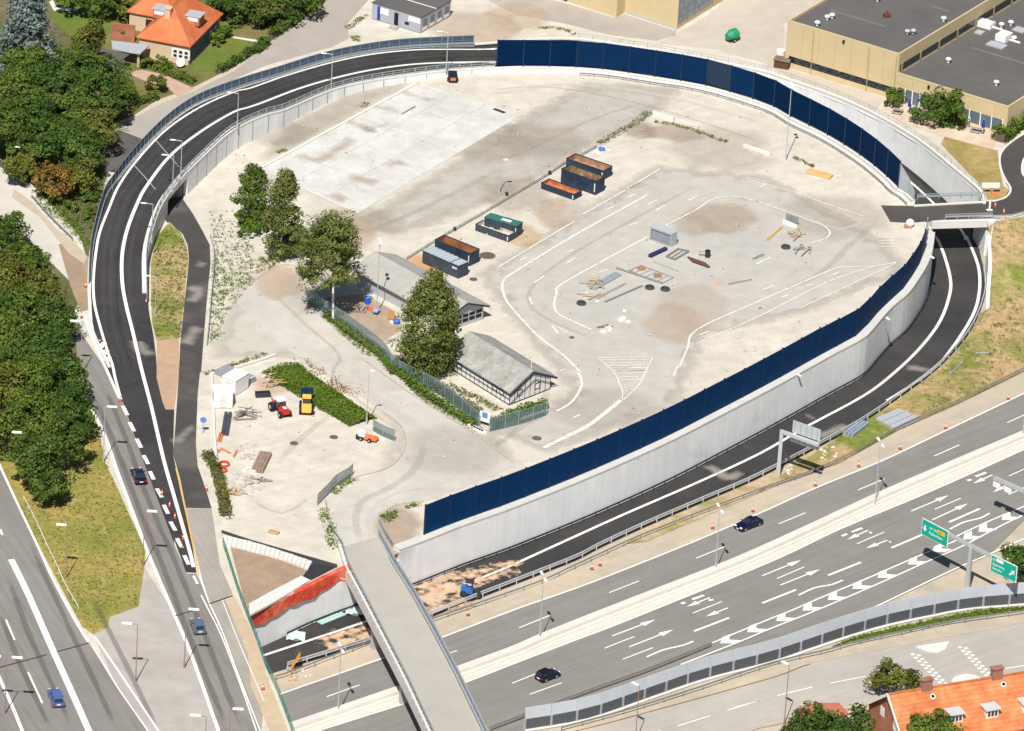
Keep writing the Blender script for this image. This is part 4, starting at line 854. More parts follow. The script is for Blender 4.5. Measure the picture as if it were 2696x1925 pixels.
# ---------------------------------------------------------------- grey noise screen along the motorway (bottom right)
ns_=cr(L('D3 165,1615 700,1520 1230,1340 1700,1180 2274,1030 D4 440,920 770,810 1100,715 1450,640 1800,575 2274,535 2800,480',ZL),4)
r=thing('noise_screen','long grey noise screen with slatted dark base between motorway and southern street','noise barrier',ns_[0])
q=resample(ns_,4.1); sN=side(ns_,P('D3 1000,1000',ZL)); m_gs=mat('grey_screen_panel',(.47,.50,.54),.5,.05,.6,col2=(.42,.45,.49),mix_scale=.1,fine=4); m_sl=mat('dark_slats',(.10,.105,.12),.6,.08,1)
for k in range(len(q)-1):
    a,c=q[k],q[k+1]; d=(c-a).normalized(); n=Vector((-d.y,d.x,0))*sN; u=a+d*.03; v_=c-d*.03
    b=MB(); vs=[Vector((u.x,u.y,ZL+1.75)),Vector((v_.x,v_.y,ZL+1.75)),Vector((v_.x,v_.y,ZL+3.45))+n*.25,Vector((u.x,u.y,ZL+3.45))+n*.25]
    b.add(vs+[p+n*.1 for p in vs],[(0,1,2,3),(7,6,5,4),(0,4,5,1),(1,5,6,2),(2,6,7,3),(3,7,4,0)]); b.build('panel',m_gs,r)
    b=MB(); b.wall([u+n*.06,v_+n*.06],ZL+.1,ZL+1.7,sN*.05)
    nb=9
    for j in range(nb):
        p=u.lerp(v_,(j+.5)/nb); b.box((p.x,p.y,ZL+.9),(.1,.12,1.5),math.atan2(d.y,d.x))
    b.build('slatted_base',m_sl,r,fix=False)
m_np=mat('screen_post',(.36,.38,.40),.5,.05,1)
for p in q: b=MB(); b.box((p.x,p.y,ZL+.9),(.26,.3,1.8),HA); b.build('post',m_np,r,fix=False)
MB().wall(ns_,ZL-.02,ZL+.1,sN*-.5).build('plinth',m_concl,r)
rail_thing('guardrail','grey guardrail on the street side of the long noise screen','guardrail',cr(L('D3 480,1624 1080,1460 1700,1265 2274,1070 D4 600,955 800,895 1300,785 1700,705 2274,625 2700,560',ZL),3),3.6,.7,((.6,.07,.26),),.1,m=m_steeld)
rail_thing('guardrail','dark guardrail in front of the long noise screen on the motorway side','guardrail',cr(L('D2 2050,1624 2274,1540 D3 150,1520 700,1310 1230,1120 1760,905',ZL),3),3.6,.75,((.66,.06,.24),(.3,.05,.2)),.1,m=mat('old_guard',(.22,.21,.18),.6,.08,1))
# green fence on the edge of the western roads
gf=cr(L('D1 1905,30 1960,200 2040,450 2130,690 D2 60,880 130,1080 230,1300 350,1624 480,1990',0),4)
m_green=mat('green_fence_paint',(.045,.19,.15),.55,.08,1)
rail_thing('green_fence','dark green wire fence along the edge of the western road bridge','fence',gf,2.4,1.3,((1.27,.05,.06),(.65,.04,.04),(.08,.04,.04)),.07,m=m_green,bars=.4)
rail_thing('guardrail','pale guardrail along the right side of the cycle path and yard','guardrail',cr(L('B1 1800,480 1830,600 1830,760 1810,960 1790,1200 1770,1400',0),4),1.6,.7,((.6,.1,.2),),.12)
rail_thing('guardrail','long shaded guardrail at the foot of the trees on the west road','guardrail',L('C1 700,180 775,375',0),2.4,.7,((.62,.06,.24),),.1)
rail_thing('guardrail','old grey guardrail beside the pale concrete road on the left','guardrail',L('B1 270,140 400,290 520,410 620,505',0),2.4,.7,((.62,.06,.24),),.1,m=m_steeld)
rail_thing('guardrail','short grey guardrail at the left edge, above the pale road','guardrail',L('A1 -60,1350 0,1390 75,1455',0),2.4,.7,((.62,.06,.24),),.1,m=m_steeld)

b=MB(); q=[a.lerp(c,.93) for a,c in zip(ti,to)]; q2=[a.lerp(c,.985) for a,c in zip(ti,to)]; b.strip(lift(q,.03),lift(q2,.03)); struct(b.build('painted_shadow_strip',mat('wall_foot_shadow_colour',(.02,.02,.024),.8,.1,1)))  # near-black strip paints the shadow line along the far trench wall foot
# low walls round the builders' yard
wall_thing('yard_wall','low white wall between cycle path strip and the builders\' yard',resample(L('C1 1800,120 1815,400 1825,650 1838,840',0),2),0,.55,.25)
wall_thing('yard_wall','low pale wall at the top of the builders\' yard behind the white containers',resample(L('E1 560,275 985,145 1180,85 1420,-10',0),2),0,.5,.25)

rail_thing('pipe_rail','thin white pipe rail along the left edge of the dry grass','railing',cr(L('C1 200,1190 300,1380 400,1600 D1 480,220 560,400 670,590',0),3),3,.6,((.55,.1,.12),),.08,m=m_concl)
# ---------------------------------------------------------------- buildings
m_tile=mat('orange_roof_tile',(.50,.125,.042),.75,.10,.8,col2=(.58,.175,.07),mix_scale=.3,fine=5,bump=.3)
def rowed(m,ang,period,amt):
    """courses of tiles / boards: darker line every period metres along a heading"""
    nt=m.node_tree; N=nt.nodes; K=nt.links; b=N['Principled BSDF']; src=b.inputs['Base Color'].links[0].from_socket
    g=N.new('ShaderNodeNewGeometry'); mp=N.new('ShaderNodeMapping'); mp.inputs['Rotation'].default_value=(0,0,-ang); K.new(g.outputs['Position'],mp.inputs[0])
    wv=N.new('ShaderNodeTexWave'); wv.inputs['Scale'].default_value=.314/period; wv.inputs['Distortion'].default_value=.3; wv.inputs['Detail'].default_value=1; K.new(mp.outputs[0],wv.inputs['Vector'])
    r=N.new('ShaderNodeMapRange'); r.inputs[3].default_value=1-amt; r.inputs[4].default_value=1+amt*.5; K.new(wv.outputs['Fac'],r.inputs[0])
    s=N.new('ShaderNodeVectorMath'); s.operation='SCALE'; K.new(src,s.inputs[0]); K.new(r.outputs[0],s.inputs['Scale']); K.new(s.outputs[0],b.inputs['Base Color'])
m_tile2=mat('old_orange_tile',(.50,.145,.05),.8,.14,.9,col2=(.60,.24,.10),mix_scale=.45,fine=4,bump=.3)
m_yel_w=mat('ochre_cladding',(.57,.455,.265),.8,.05,.4,col2=(.55,.44,.26),mix_scale=.15,fine=5)
m_olive=mat('olive_cladding',(.40,.34,.17),.8,.05,.4)
m_roofg=mat('roof_felt',(.105,.10,.098),.9,.08,.25,col2=(.12,.115,.11),mix_scale=.05,fine=3)
m_glass=mat('window_glass',(.02,.03,.04),.15,.05,1,spec=.8)
m_glassb=mat('blue_glass',(.10,.14,.18),.2,.05,1,spec=.7)
m_wht=mat('white_paint',(.78,.77,.74),.6,.04,1)
m_cream=mat('cream_render',(.60,.45,.31),.85,.05,.5)
m_brick=mat('red_brick',(.34,.13,.075),.85,.12,.8,col2=(.40,.17,.10),mix_scale=.4,fine=6)
m_chim=mat('chimney_brick',(.30,.15,.11),.85,.15,1.5,fine=6)
m_dark=mat('dark_opening',(.012,.012,.016),.7,.05,1)
m_grey=mat('grey_panel',(.40,.41,.44),.6,.05,.8)
def dirs(a,b):
    d=(b-a); d.z=0; L_=d.length; d.normalize(); return d,Vector((-d.y,d.x,0)),L_
def face_quad(b,o,ux,w0,w1,z0,z1,n,t=.06):
    """slab on a wall: origin o, along ux between w0..w1, z0..z1, standing n*t proud"""
    p=[o+ux*w0,o+ux*w1]; q=[x+n*t for x in p]
    vs=[Vector((x.x,x.y,z)) for z in (z0,z1) for x in (p[0],p[1],q[1],q[0])]
    return b.add(vs,[(3,2,1,0),(4,5,6,7),(0,1,5,4),(1,2,6,5),(2,3,7,6),(3,0,4,7)])
# -- warehouse with two flat roofs
H1,H2=8.6,5.1
R1=P('A4 255,172',H1); R2=P('A4 1210,462',H1); ux,uy,l1=dirs(R1,R2)
if uy.y<0: uy=-uy
L2=P('A4 2160,902',H2); l2=l1+(L2-R2).dot(ux)
wh=thing('warehouse','ochre clad warehouse with two grey flat roofs beside the blue screen','warehouse',Vector((R1.x,R1.y,0)))
o=Vector((R1.x,R1.y,0)); DEP=70
def blk(x0,x1,y0,y1,z1,name,m,z0=-.1):
    b=MB(); b.prism([o+ux*x0+uy*y0,o+ux*x1+uy*y0,o+ux*x1+uy*y1,o+ux*x0+uy*y1],z0,z1); return b.build(name,m,wh)
blk(0,l1,0,DEP,H1-.35,'wall',m_yel_w); blk(l1,l2,0,DEP,H2-.3,'wall',m_yel_w)
blk(.35,l1-.35,.35,DEP-.3,H1-.33,'roof',m_roofg,H1-.36); blk(l1+.05,l2-.35,.35,DEP-.3,H2-.28,'roof',m_roofg,H2-.31)
b=MB()
for (x0,x1,y0,y1,z) in ((0,l1,0,.3,H1),(0,.3,.3,DEP,H1),(l1-.3,l1,.3,DEP,H1),(l1,l2,0,.3,H2),(l2-.3,l2,.3,DEP,H2)): b.prism([o+ux*x0+uy*y0,o+ux*x1+uy*y0,o+ux*x1+uy*y1,o+ux*x0+uy*y1],z-.36,z)
b.build('parapet',m_yel_w,wh)
b=MB(); face_quad(b,o,ux,.8,l1*.485,1.05,2.2,-uy,.04); bw=b.build('window',m_dark,wh)
b=MB(); face_quad(b,o,ux,l1*.5,l1*.985,1.05,2.2,-uy,.04); bw2=b.build('window',m_dark,wh)
for bwn,s0,s1 in ((bw,.8,l1*.485),(bw2,l1*.5,l1*.985)):
    for k in range(12):
        x=s0+(s1-s0)*(k+.5)/12; b=MB(); face_quad(b,o,ux,x-.75,x+.75,1.15+.3*(k%2),1.7+.2*(k%3),-uy,.06); b.build('pane',m_glass,bwn)
for s0,s1,z1,m in ((l1+.3,l1+7.5,2.55,m_glassb),(l2-11.5,l2-.8,2.4,m_glassb)):
    b=MB(); face_quad(b,o,ux,s0,s1,.25,z1,-uy,.05); g=b.build('window',m,wh)
    b=MB()
    for k in range(6): x=s0+(s1-s0)*k/5; face_quad(b,o,ux,x-.09,x+.09,.2,z1+.1,-uy,.12)
    b.build('frame',m_wht,g)
b=MB(); face_quad(b,o+ux*l1,uy,.6,DEP,H2+.15,H2+1.35,ux,.05); b.build('window',m_glass,wh)
for k in range(9): b=MB(); face_quad(b,o+ux*l1,uy,1+k*6.3,1.35+k*6.3,H2+.0,H2+1.5,ux,.12); b.build('mullion',m_olive,wh)
for s,z in (('A4 590,175',H1),('A4 632,160',H1),('A4 1020,18',H1),('A4 1585,188',H1),('A4 505,225',H1),('A4 1625,540',H2),('A4 2035,735',H2),('A4 2160,222',H2),('A4 2187,355',H2),('A4 2080,240',H2),('A4 1275,300',H1),('A4 1325,295',H1)):
    p=P(s,z-.3); b=MB(); b.tube(p,p+Vector((0,0,.55)),.28,n=10); b.ball(p+Vector((0,0,.75)),.52,10,6,.6); b.build('roof_vent',m_wht if '1275' not in s and '1325' not in s else m_grey,wh,smooth=True)
for s,z,sz in (('A4 1950,230',H2,(2.6,1.8,1.0)),('A4 2100,340',H2,(2.0,2.6,1.2)),('A4 2040,392',H2,(3.2,2.0,.25)),('A4 2240,260',H2,(2.2,2.0,.2)),('A4 1895,285',H2,(1.4,1.4,.3))):
    p=P(s,z-.3); b=MB(); b.box((p.x,p.y,p.z+sz[2]/2),sz,math.atan2(ux.y,ux.x)); 
    if sz[2]>.5: b.tube(p+Vector((0,0,sz[2])),p+Vector((0,0,sz[2]+.35)),.4); b.tube(p+ux*1.2+Vector((0,0,.3)),p+ux*3.2+Vector((0,0,.3)),.22)
    b.build('roof_unit',m_wht if sz[2]>.5 else m_grey,wh)
b=MB(); p=P('A4 1100,145',H1-.3); b.box((p.x,p.y,p.z+.3),(1.1,.9,.6),.4); b.tube(p+Vector((0,0,.6)),p+Vector((0,0,1.0)),.2); b.build('roof_unit',mat('rusty',(.16,.05,.03),.8,.2,1),wh)
for x in (l1*.5,l1+6): b=MB(); face_quad(b,o,ux,x,x+.35,(H1 if x<l1 else H2)-1.0,(H1 if x<l1 else H2)-.55,-uy,.3); b.build('floodlight',m_dark,wh)
b=MB()
for x in np.arange(3.2,l1-1,3.2): face_quad(b,o,ux,x-.03,x+.03,2.4,H1-.5,-uy,.02)
for x in np.arange(l1+3,l2-1,3.2): face_quad(b,o,ux,x-.03,x+.03,2.75,H2-.4,-uy,.02)
b.build('panel_joint',m_olive,wh)
for x in (l1*.24,l1*.74,l1-.4): b=MB(); p=o+ux*x-uy*.12; b.tube(Vector((p.x,p.y,.1)),Vector((p.x,p.y,H1-.4)),.07,n=6); b.build('downpipe',m_olive,wh)
m_seam=mat('roof_seam',(.17,.165,.155),.9,.1,1)
for (x0,x1,y,z) in ((3,14,9,H1-.325),(l1*.3,l1*.3+.4,30,H1-.325),(l1*.7,l1-3,22,H1-.325),(l1+4,l2-4,18,H2-.275)): b=MB(); b.prism([o+ux*x0+uy*y,o+ux*x1+uy*y,o+ux*x1+uy*(y+.5),o+ux*x0+uy*(y+.5)],z,z+.015); b.build('roof_seam',m_seam,wh)
# -- ochre factory hall, top centre
hall=thing('factory_hall','tall ochre factory hall cut by the top edge of the picture','factory',P('A3 1470,250'))
hp=L('A3 -300,-250 950,152 1022,110 1470,252 1765,68',0); d0,n0,_=dirs(hp[2],hp[3]); d1,n1,_=dirs(hp[3],hp[4])
if n0.y<0:n0=-n0
pl_=[hp[0],hp[1],hp[2],hp[3],hp[4],hp[4]+d1*30,hp[4]+d1*30-d0*60]
b=MB(); b.prism(pl_,-.1,9.5); b.build('wall',m_yel_w,hall)
b=MB(); 
b.prism([p+Vector((0,0,0)) for p in pl_],9.52,9.75); b.build('roof',m_roofg,hall)
nf=Vector((-d1.y,d1.x,0)); nf=nf if nf.x>0 else -nf
LF=(hp[4]-hp[3]).length
b=MB(); face_quad(b,hp[3],d1,.1,LF-.4,.9,9.2,nf,.05); fr_=b.build('glazed_front',mat('grey_glazing',(.33,.36,.40),.35,.12,1.5,col2=(.18,.22,.27),mix_scale=.9),hall)
b=MB()
for k in range(5): face_quad(b,hp[3],d1,k*LF/4-.06,k*LF/4+.06,.9,9.2,nf,.12)
for z in (2.2,3.6,5.0,6.4,7.8): face_quad(b,hp[3],d1,.1,LF-.4,z-.06,z+.06,nf,.10)
b.build('frame',m_steeld,fr_)
b=MB(); face_quad(b,hp[2],d0,.2,(hp[3]-hp[2]).length-.1,.05,.4,-n0,.08); b.build('base_strip',m_conc,hall)
b=MB(); e0,en,_=dirs(hp[0],hp[1]); en=en if en.y<0 else -en; face_quad(b,hp[1],-e0,10.3,11.6,.1,2.3,en,.06); b.build('door',m_glass,hall)
# -- grey site cabins
cb_=P('A2 1035,162'); c1=P('A2 1450,288'); cx,cy,cl=dirs(cb_,c1); cy=cy if cy.y>0 else -cy; HC=3.0
cab=thing('site_cabin','grey container office with blue door and white signs by the street','cabin',cb_)
W_=9.5
b=MB(); b.prism([cb_,c1,c1+cy*W_,cb_+cy*W_],.12,HC); b.build('wall',mat('cabin_grey',(.36,.375,.42),.55,.05,1,streak=(math.atan2(cx.y,cx.x),.25,5,.06)),cab)
b=MB(); b.prism([cb_-cx*.1-cy*.1,c1+cx*.1-cy*.1,c1+cx*.1+cy*4.55,cb_-cx*.1+cy*4.55],HC+.002,HC+.14); b.build('roof',m_roofg,cab)
b=MB(); b.prism([cb_-cx*.1+cy*4.8,c1+cx*.1+cy*4.8,c1+cx*.1+cy*(W_+.1),cb_-cx*.1+cy*(W_+.1)],HC+.002,HC+.14); b.build('roof',m_roofg,cab)
b=MB(); b.prism([cb_-cx*.1+cy*4.58,c1+cx*.1+cy*4.58,c1+cx*.1+cy*4.77,cb_-cx*.1+cy*4.77],HC+.002,HC+.18); b.build('roof_joint',m_wht,cab)
def fr(s0,s1,z0,z1,name,m,o=cb_,u=cx,n=-1*cy,t=.05,par=cab): b=MB(); face_quad(b,o,u,s0*1.0,s1,z0,z1,n,t); return b.build(name,m,par)
fr(cl*.11,cl*.17,.2,2.75,'door',mat('blue_door',(.02,.05,.40),.5,.05,1)); fr(cl*.17,cl*.34,1.5,2.6,'sign',m_wht,t=.06); fr(cl*.46,cl*.54,.2,2.5,'door',m_dark); fr(cl*.75,cl*.99,1.75,2.65,'sign',m_wht,t=.06); fr(cl*.68,cl*.76,.9,1.4,'window',m_dark)
for k in range(4): wq=fr(.8+k*2.3,2.0+k*2.3,.95,2.3,'window',m_glassb,c1,cy,cx); b=MB(); face_quad(b,c1,cy,.7+k*2.3,2.1+k*2.3,.3,.9,cx,.055); b.build('wall_panel',m_wht,cab)
b=MB(); p=cb_+cx*cl*.52-cy*.9; b.box((p.x,p.y,.25),(1.4,1.2,.12),math.atan2(cx.y,cx.x)); b.box((p.x,p.y-.5,.12),(1.2,.5,.1),math.atan2(cx.y,cx.x)); b.build('doorstep',m_grey,cab)
# -- gabled sheds in the yard
def gable(name,label,cat,apex,eave,back,zg,m_roof,m_wallm,over=.5,skew=False):
    """apex: ridge end at the gable, eave: right eave end, back: other ridge end"""
    rd=(back-apex); rd.z=0; Lr=rd.length; rd.normalize(); sv=(eave-apex); ze=eave.z; zr=apex.z; sv.z=0; sv-=rd*sv.dot(rd)*(.25 if skew else 1); hw=sv.length; sv.normalize()
    root=thing(name,label,cat,Vector((apex.x,apex.y,zg)))
    for sgn in (1,-1):
        b=MB(); p=[apex,apex+sv*hw*sgn-Vector((0,0,zr-ze)),back+sv*hw*sgn-Vector((0,0,zr-ze)),back]
        b.add(p+[q+Vector((0,0,.14)) for q in p],[(0,1,2,3),(7,6,5,4),(0,4,5,1),(1,5,6,2),(2,6,7,3),(3,7,4,0)]); b.build('roof',m_roof,root)
    a2=apex+rd*over; b2=back-rd*over; hi=hw-over; k=(zr-ze)/hw; zw=zr-k*hi
    vs=[]
    for c in (a2,b2):
        vs+=[Vector((*(c+sv*hi).xy,zg)),Vector((*(c+sv*hi).xy,zw-.03)),Vector((c.x,c.y,zr-.03)),Vector((*(c-sv*hi).xy,zw-.03)),Vector((*(c-sv*hi).xy,zg))]
    MB().add(vs,[(0,1,2,3,4),(9,8,7,6,5),(0,5,6,1),(3,8,9,4),(4,9,5,0)]).build('wall',m_wallm,root)
    return root,a2,b2,rd,sv,hi,zw,zr,k
m_fib=mat('fibre_cement_roof',(.36,.345,.315),.95,.2,.5,col2=(.29,.28,.255),mix_scale=.4,fine=2.0,bump=.5,spots=[(1.2,.58,.68,(.46,.44,.40),.5),(2.0,.62,.7,(.24,.22,.19),.5)])
m_board=mat('white_boards',(.70,.69,.66),.7,.05,.8)
m_blk=mat('black_timber',(.02,.022,.03),.7,.1,1)
s1=gable('timber_shed','white timber shed with black battens and a mossy grey gable roof in the yard','shed',P('E6 1520,888',4.6),P('E6 1850,953',2.3),P('E6 500,262',4.6),0,m_fib,m_board,.5,True)
root,a2,b2,rd,sv,hi,zw,zr,k_=s1
gl=a2-sv*hi; gl.z=0
b=MB()
for i in range(9):
    x=2*hi*i/8; zt=zw+k_*(hi-abs(x-hi)); face_quad(b,gl,sv,x-.03,x+.03,.1,zt-.1,-rd,.05)
face_quad(b,gl,sv,0,2*hi,.0,.14,-rd,.08)
Lw=(b2-a2).xy.length
for i in range(15): face_quad(b,gl,rd,Lw*i/14-.03,Lw*i/14+.03,.1,zw-.05,-sv,.05)
face_quad(b,gl,rd,0,Lw,.0,.14,-sv,.08); b.build('batten',m_blk,root)
b=MB()
for sg_ in (1,-1):
    p0=Vector((a2.x,a2.y,zr-.02))-rd*.78; p1=p0+sv*sg_*(hi+.8)-Vector((0,0,k_*(hi+.8))); b.bar(p0-Vector((0,0,.12)),p1-Vector((0,0,.12)),.05,.34)
b.bar(Vector((*(gl-sv*.75-rd*.6).xy,zw-.35)),Vector((*(gl-sv*.75+rd*(Lw+.6)).xy,zw-.35)),.06,.26); b.build('bargeboard',mat('navy_board',(.02,.035,.08),.5,.1,1),root)
for x0,x1,u,n in ((1.6,2.7,sv,-rd),(5.4,6.5,sv,-rd)):
    b=MB(); face_quad(b,gl,u,x0,x1,.95,2.0,n,.07); wq=b.build('window',m_blk,root); b=MB(); face_quad(b,gl,u,x0+.15,x1-.15,1.1,1.85,n,.09); b.build('pane',m_wht,wq)
for x0,x1 in ((1.4,2.5),(3.1,4.2),(Lw-3.2,Lw-2.0)):
    b=MB(); face_quad(b,gl,rd,x0,x1,.95,1.9,-sv,.07); wq=b.build('window',m_blk,root); b=MB(); face_quad(b,gl,rd,x0+.15,x1-.15,1.05,1.8,-sv,.09); b.build('pane',m_wht,wq)
b=MB(); p=Vector((a2.x,a2.y,zr)); b.tube(p,p+Vector((0,0,1.5)),.05); b.build('flue',m_wht,root)
s2=gable('workshop_shed','grey workshop shed with a broad pale roof beneath the birch trees','shed',P('B2 1858,1033',4.3),P('B2 2085,1078',2.5),P('B2 1055,597',4.3),0,mat('pale_felt_roof',(.40,.385,.35),.95,.10,.5,col2=(.35,.335,.305),mix_scale=.12,fine=3),mat('shed_grey',(.42,.44,.45),.7,.06,.8),.7)
root,a2,b2,rd,sv,hi,zw,zr,k_=s2
gl=a2-sv*hi; gl.z=0; Lw=(b2-a2).xy.length
b=MB(); face_quad(b,gl,sv,.8,2*hi-.3,.7,1.35,-rd,.05); face_quad(b,gl,sv,.8,2*hi-.3,1.5,2.05,-rd,.05); wq=b.build('window',m_dark,root)
b=MB(); 
for i in range(6): x=.8+(2*hi-1.1)*i/5; face_quad(b,gl,sv,x-.08,x+.08,.6,2.15,-rd,.08)
face_quad(b,gl,sv,.8,2*hi-.3,1.37,1.48,-rd,.08); b.build('frame',m_grey,wq)
b=MB()
for sg_ in (1,-1):
    p0=Vector((a2.x,a2.y,zr-.02))-rd*.68; p1=p0+sv*sg_*(hi+.7)-Vector((0,0,k_*(hi+.7))); b.bar(p0-Vector((0,0,.1)),p1-Vector((0,0,.1)),.05,.28)
b.build('bargeboard',m_blk,root)
# -- villa, top left
def hip(root,E,zr,m,short=.25,ov=.45):
    """hip roof over 4 eave corners (E in order)"""
    c=sum(E,Vector())/4; a,b_,c_,d=E; m1=(a+b_)/2; m2=(c_+d)/2
    w_=(b_-a).length; 
    if (c_-b_).length<w_: a,b_,c_,d=b_,c_,d,a; m1=(a+b_)/2; m2=(c_+d)/2; w_=(b_-a).length
    u=(m2-m1).normalized(); ln=(m2-m1).length; r0=m1+u*min(w_*.5,ln*.48); r1=m2-u*min(w_*.5,ln*.48); r0=Vector((r0.x,r0.y,zr)); r1=Vector((r1.x,r1.y,zr))
    vs=[a,b_,c_,d,r0,r1]; fs=[(0,1,4),(1,2,5,4),(2,3,5),(3,0,4,5)]
    lo=[v-Vector((0,0,.18)) for v in vs[:4]]
    return MB().add(vs+lo,fs+[(0,6,7,1),(1,7,8,2),(2,8,9,3),(3,9,6,0),(9,8,7,6)]).build('roof',m,root)
ze=3.7; E1_,E2_,E3_=P('A1 1163,315',ze),P('A1 1628,402',ze),P('A1 1898,112',ze); vx,vy,vl=dirs(E1_,E2_); vy=vy if vy.y>0 else -vy; vd=(E3_-E2_).dot(vy)
vil=thing('villa','cream villa with a bright orange tiled hip roof, top left garden','house',Vector((E1_.x,E1_.y,0)))
E=[E1_,E2_,E2_+vy*vd,E1_+vy*vd]
rf=hip(vil,E,ze+4.3,m_tile)
ins=.45; Wp=[E[0]+vx*ins+vy*ins,E[1]-vx*ins+vy*ins,E[2]-vx*ins-vy*ins,E[3]+vx*ins-vy*ins]
MB().prism(Wp,-.1,ze-.19).build('wall',m_cream,vil)
a=P('A1 1083,98',3.4); w3=[a,a+vx*9,a+vx*9+vy*12,a+vy*12]; hip(vil,w3,7.4,m_tile)
w4=[a+vx*.4+vy*.4,a+vx*8.6+vy*.4,a+vx*8.6+vy*11.6,a+vx*.4+vy*11.6]; MB().prism(w4,-.1,3.21).build('wall',m_cream,vil)
b=MB(); face_quad(b,w4[0],vx,3.0,5.2,.1,2.5,-vy,.05); b.build('door',mat('brown_glass',(.06,.03,.025),.4,.1,1),vil)
w0=Vector((Wp[0].x,Wp[0].y,0)); b=MB(); face_quad(b,w0,vx,(E2_-E1_).length*.60,(E2_-E1_).length*.60+3.3,1.0,2.75,-vy,.05); wf=b.build('window',m_wht,vil)
for i in range(3):
    for j in range(2): b=MB(); x=(E2_-E1_).length*.60+.35+i*1.0; face_quad(b,w0,vx,x,x+.6,1.2+j*.75,1.7+j*.75,-vy,.08); b.build('pane',m_glass,wf)
w1_=Vector((Wp[1].x,Wp[1].y,0)); b=MB()
face_quad(b,w1_,vy,1.0,vd-2,.2,3.2,vx,.03); b.build('side_wall',mat('slate_wall',(.10,.13,.15),.8,.1,1),vil)
b=MB(); face_quad(b,w1_,vy,vd-6,vd-4.6,.9,2.4,vx,.07); face_quad(b,w1_,vy,vd-3.6,vd-2.6,.9,2.4,vx,.07); b.build('window',m_wht,vil)
def on_roof(px,zg):
    return P(px,zg)
for s,z,sz,m in (('A1 1440,150',6.6,(.9,.9,2.6),m_chim),):
    p=P(s,z); b=MB(); b.box((p.x,p.y,p.z+.1),(.95,1.0,3.2),math.atan2(vx.y,vx.x)); b.box((p.x,p.y,p.z+1.75),(1.15,1.2,.16),math.atan2(vx.y,vx.x)); b.build('chimney',m_cream,rf)
for s,z in (('A1 1385,85',6.2),('A1 1670,140',6.2)):
    p=P(s,z); b=MB(); b.box((p.x,p.y,p.z-.4),(2.4,2.4,1.5),math.atan2(vx.y,vx.x)); dm=b.build('dormer',m_brick,rf)
    b=MB(); b.box((p.x,p.y,p.z+.42),(2.8,2.7,.14),math.atan2(vx.y,vx.x)); b.build('dormer_roof',m_grey,rf)
    q=p-vy*1.21; b=MB(); b.box((q.x,q.y,p.z-.1),(1.9,.08,.7),math.atan2(vx.y,vx.x)); b.build('window',m_wht,rf)
b=MB(); p=P('A1 1540,530',1.2); b.tube(p,p+Vector((.1,-.25,.05)),.75,.8,n=14); b.tube(p-Vector((0,0,1.2)),p,.05); tag(b.build('satellite_dish',m_wht,smooth=False),'white satellite dish standing at the villa wall','satellite dish')
gar=thing('carport','flat roofed carport with slate grey and pale roofs beside the villa','carport',P('A1 1000,560'))
g1=L('A1 690,470 830,400 1105,468 985,552',2.5); b=MB(); b.prism(g1,2.35,2.55); b.build('roof',m_roofg,gar)
g2=L('A1 952,348 1280,386 1200,460 1110,448 960,415',2.8); b=MB(); b.prism(g2,2.65,2.85); b.build('roof',m_grey,gar)
gc=sum(g1,Vector())/4
gi=[gc+(p-gc)*.9 for p in g1]; b=MB(); b.wall([gi[3],gi[0],gi[1]],0,2.34,.15); b.build('wall',m_wht,gar)
for s in ('A1 1180,570','A1 1230,530'): b=MB(); p=P(s); b.box((p.x,p.y,1.3),(.35,.35,2.6),.3); b.build('pillar',m_cream,gar)
b=MB(); b.wall(L('A1 985,648 985,640 1060,600',0),.05,2.2,.12); b.build('door',m_wht,gar)
b=MB(); b.wall(flat(L('A1 950,345 1150,370',0),0),0,3.2,.3); tag(b.build('garden_wall',m_brick),'low red-capped garden wall behind the carport','wall')
# -- brick house, bottom right
zr,hw_,dr=2.0,6.6,5.2
A_=P('D4 1108,1310',zr); Bk=P('D4 2274,1122',zr); rd=(Bk-A_); rd.z=0; rd.normalize(); sv=Vector((-rd.y,rd.x,0)); Lr=48
bh=thing('brick_house','long red brick house with orange tiled roof, white dormers and two chimneys','house',Vector((A_.x,A_.y,ZL)))
slopes=[]
for sgn in (1,-1):
    p=[A_,A_+sv*hw_*sgn-Vector((0,0,dr)),A_+rd*Lr+sv*hw_*sgn-Vector((0,0,dr)),A_+rd*Lr]
    slopes.append(MB().add(p+[q-Vector((0,0,.2)) for q in p],[(0,1,2,3),(7,6,5,4),(0,4,5,1),(1,5,6,2),(2,6,7,3),(3,7,4,0)]).build('roof',m_tile2,bh))
rowed(m_tile2,math.atan2(rd.y,rd.x)+math.pi/2,.55,.10)
a2=A_+rd*.5; k_=dr/hw_; hi=hw_-.4; vs=[]
for c in (a2,A_+rd*(Lr-.5)):
    vs+=[Vector((*(c+sv*hi).xy,ZL)),Vector((*(c+sv*hi).xy,zr-k_*hi-.22)),Vector((c.x,c.y,zr-.22)),Vector((*(c-sv*hi).xy,zr-k_*hi-.22)),Vector((*(c-sv*hi).xy,ZL))]
MB().add(vs,[(0,1,2,3,4),(9,8,7,6,5),(0,5,6,1),(3,8,9,4)]).build('wall',m_brick,bh)
b=MB()
for sg_ in (1,-1): b.bar(A_-rd*.08-Vector((0,0,.02)),A_-rd*.08+sv*sg_*hw_-Vector((0,0,dr+.02)),.14,.4)
b.build('bargeboard',m_wht,bh)
g0=Vector((*a2.xy,0)); b=MB(); face_quad(b,g0,-sv,1.6,2.8,-2.8,-1.0,-rd,.06); face_quad(b,g0,-sv,-2.6,-1.4,-2.6,-1.2,-rd,.06); b.build('window',m_wht,bh)
nrm=(rd.cross(-sv*hw_-Vector((0,0,dr)))).normalized(); nrm=nrm if nrm.z>0 else -nrm
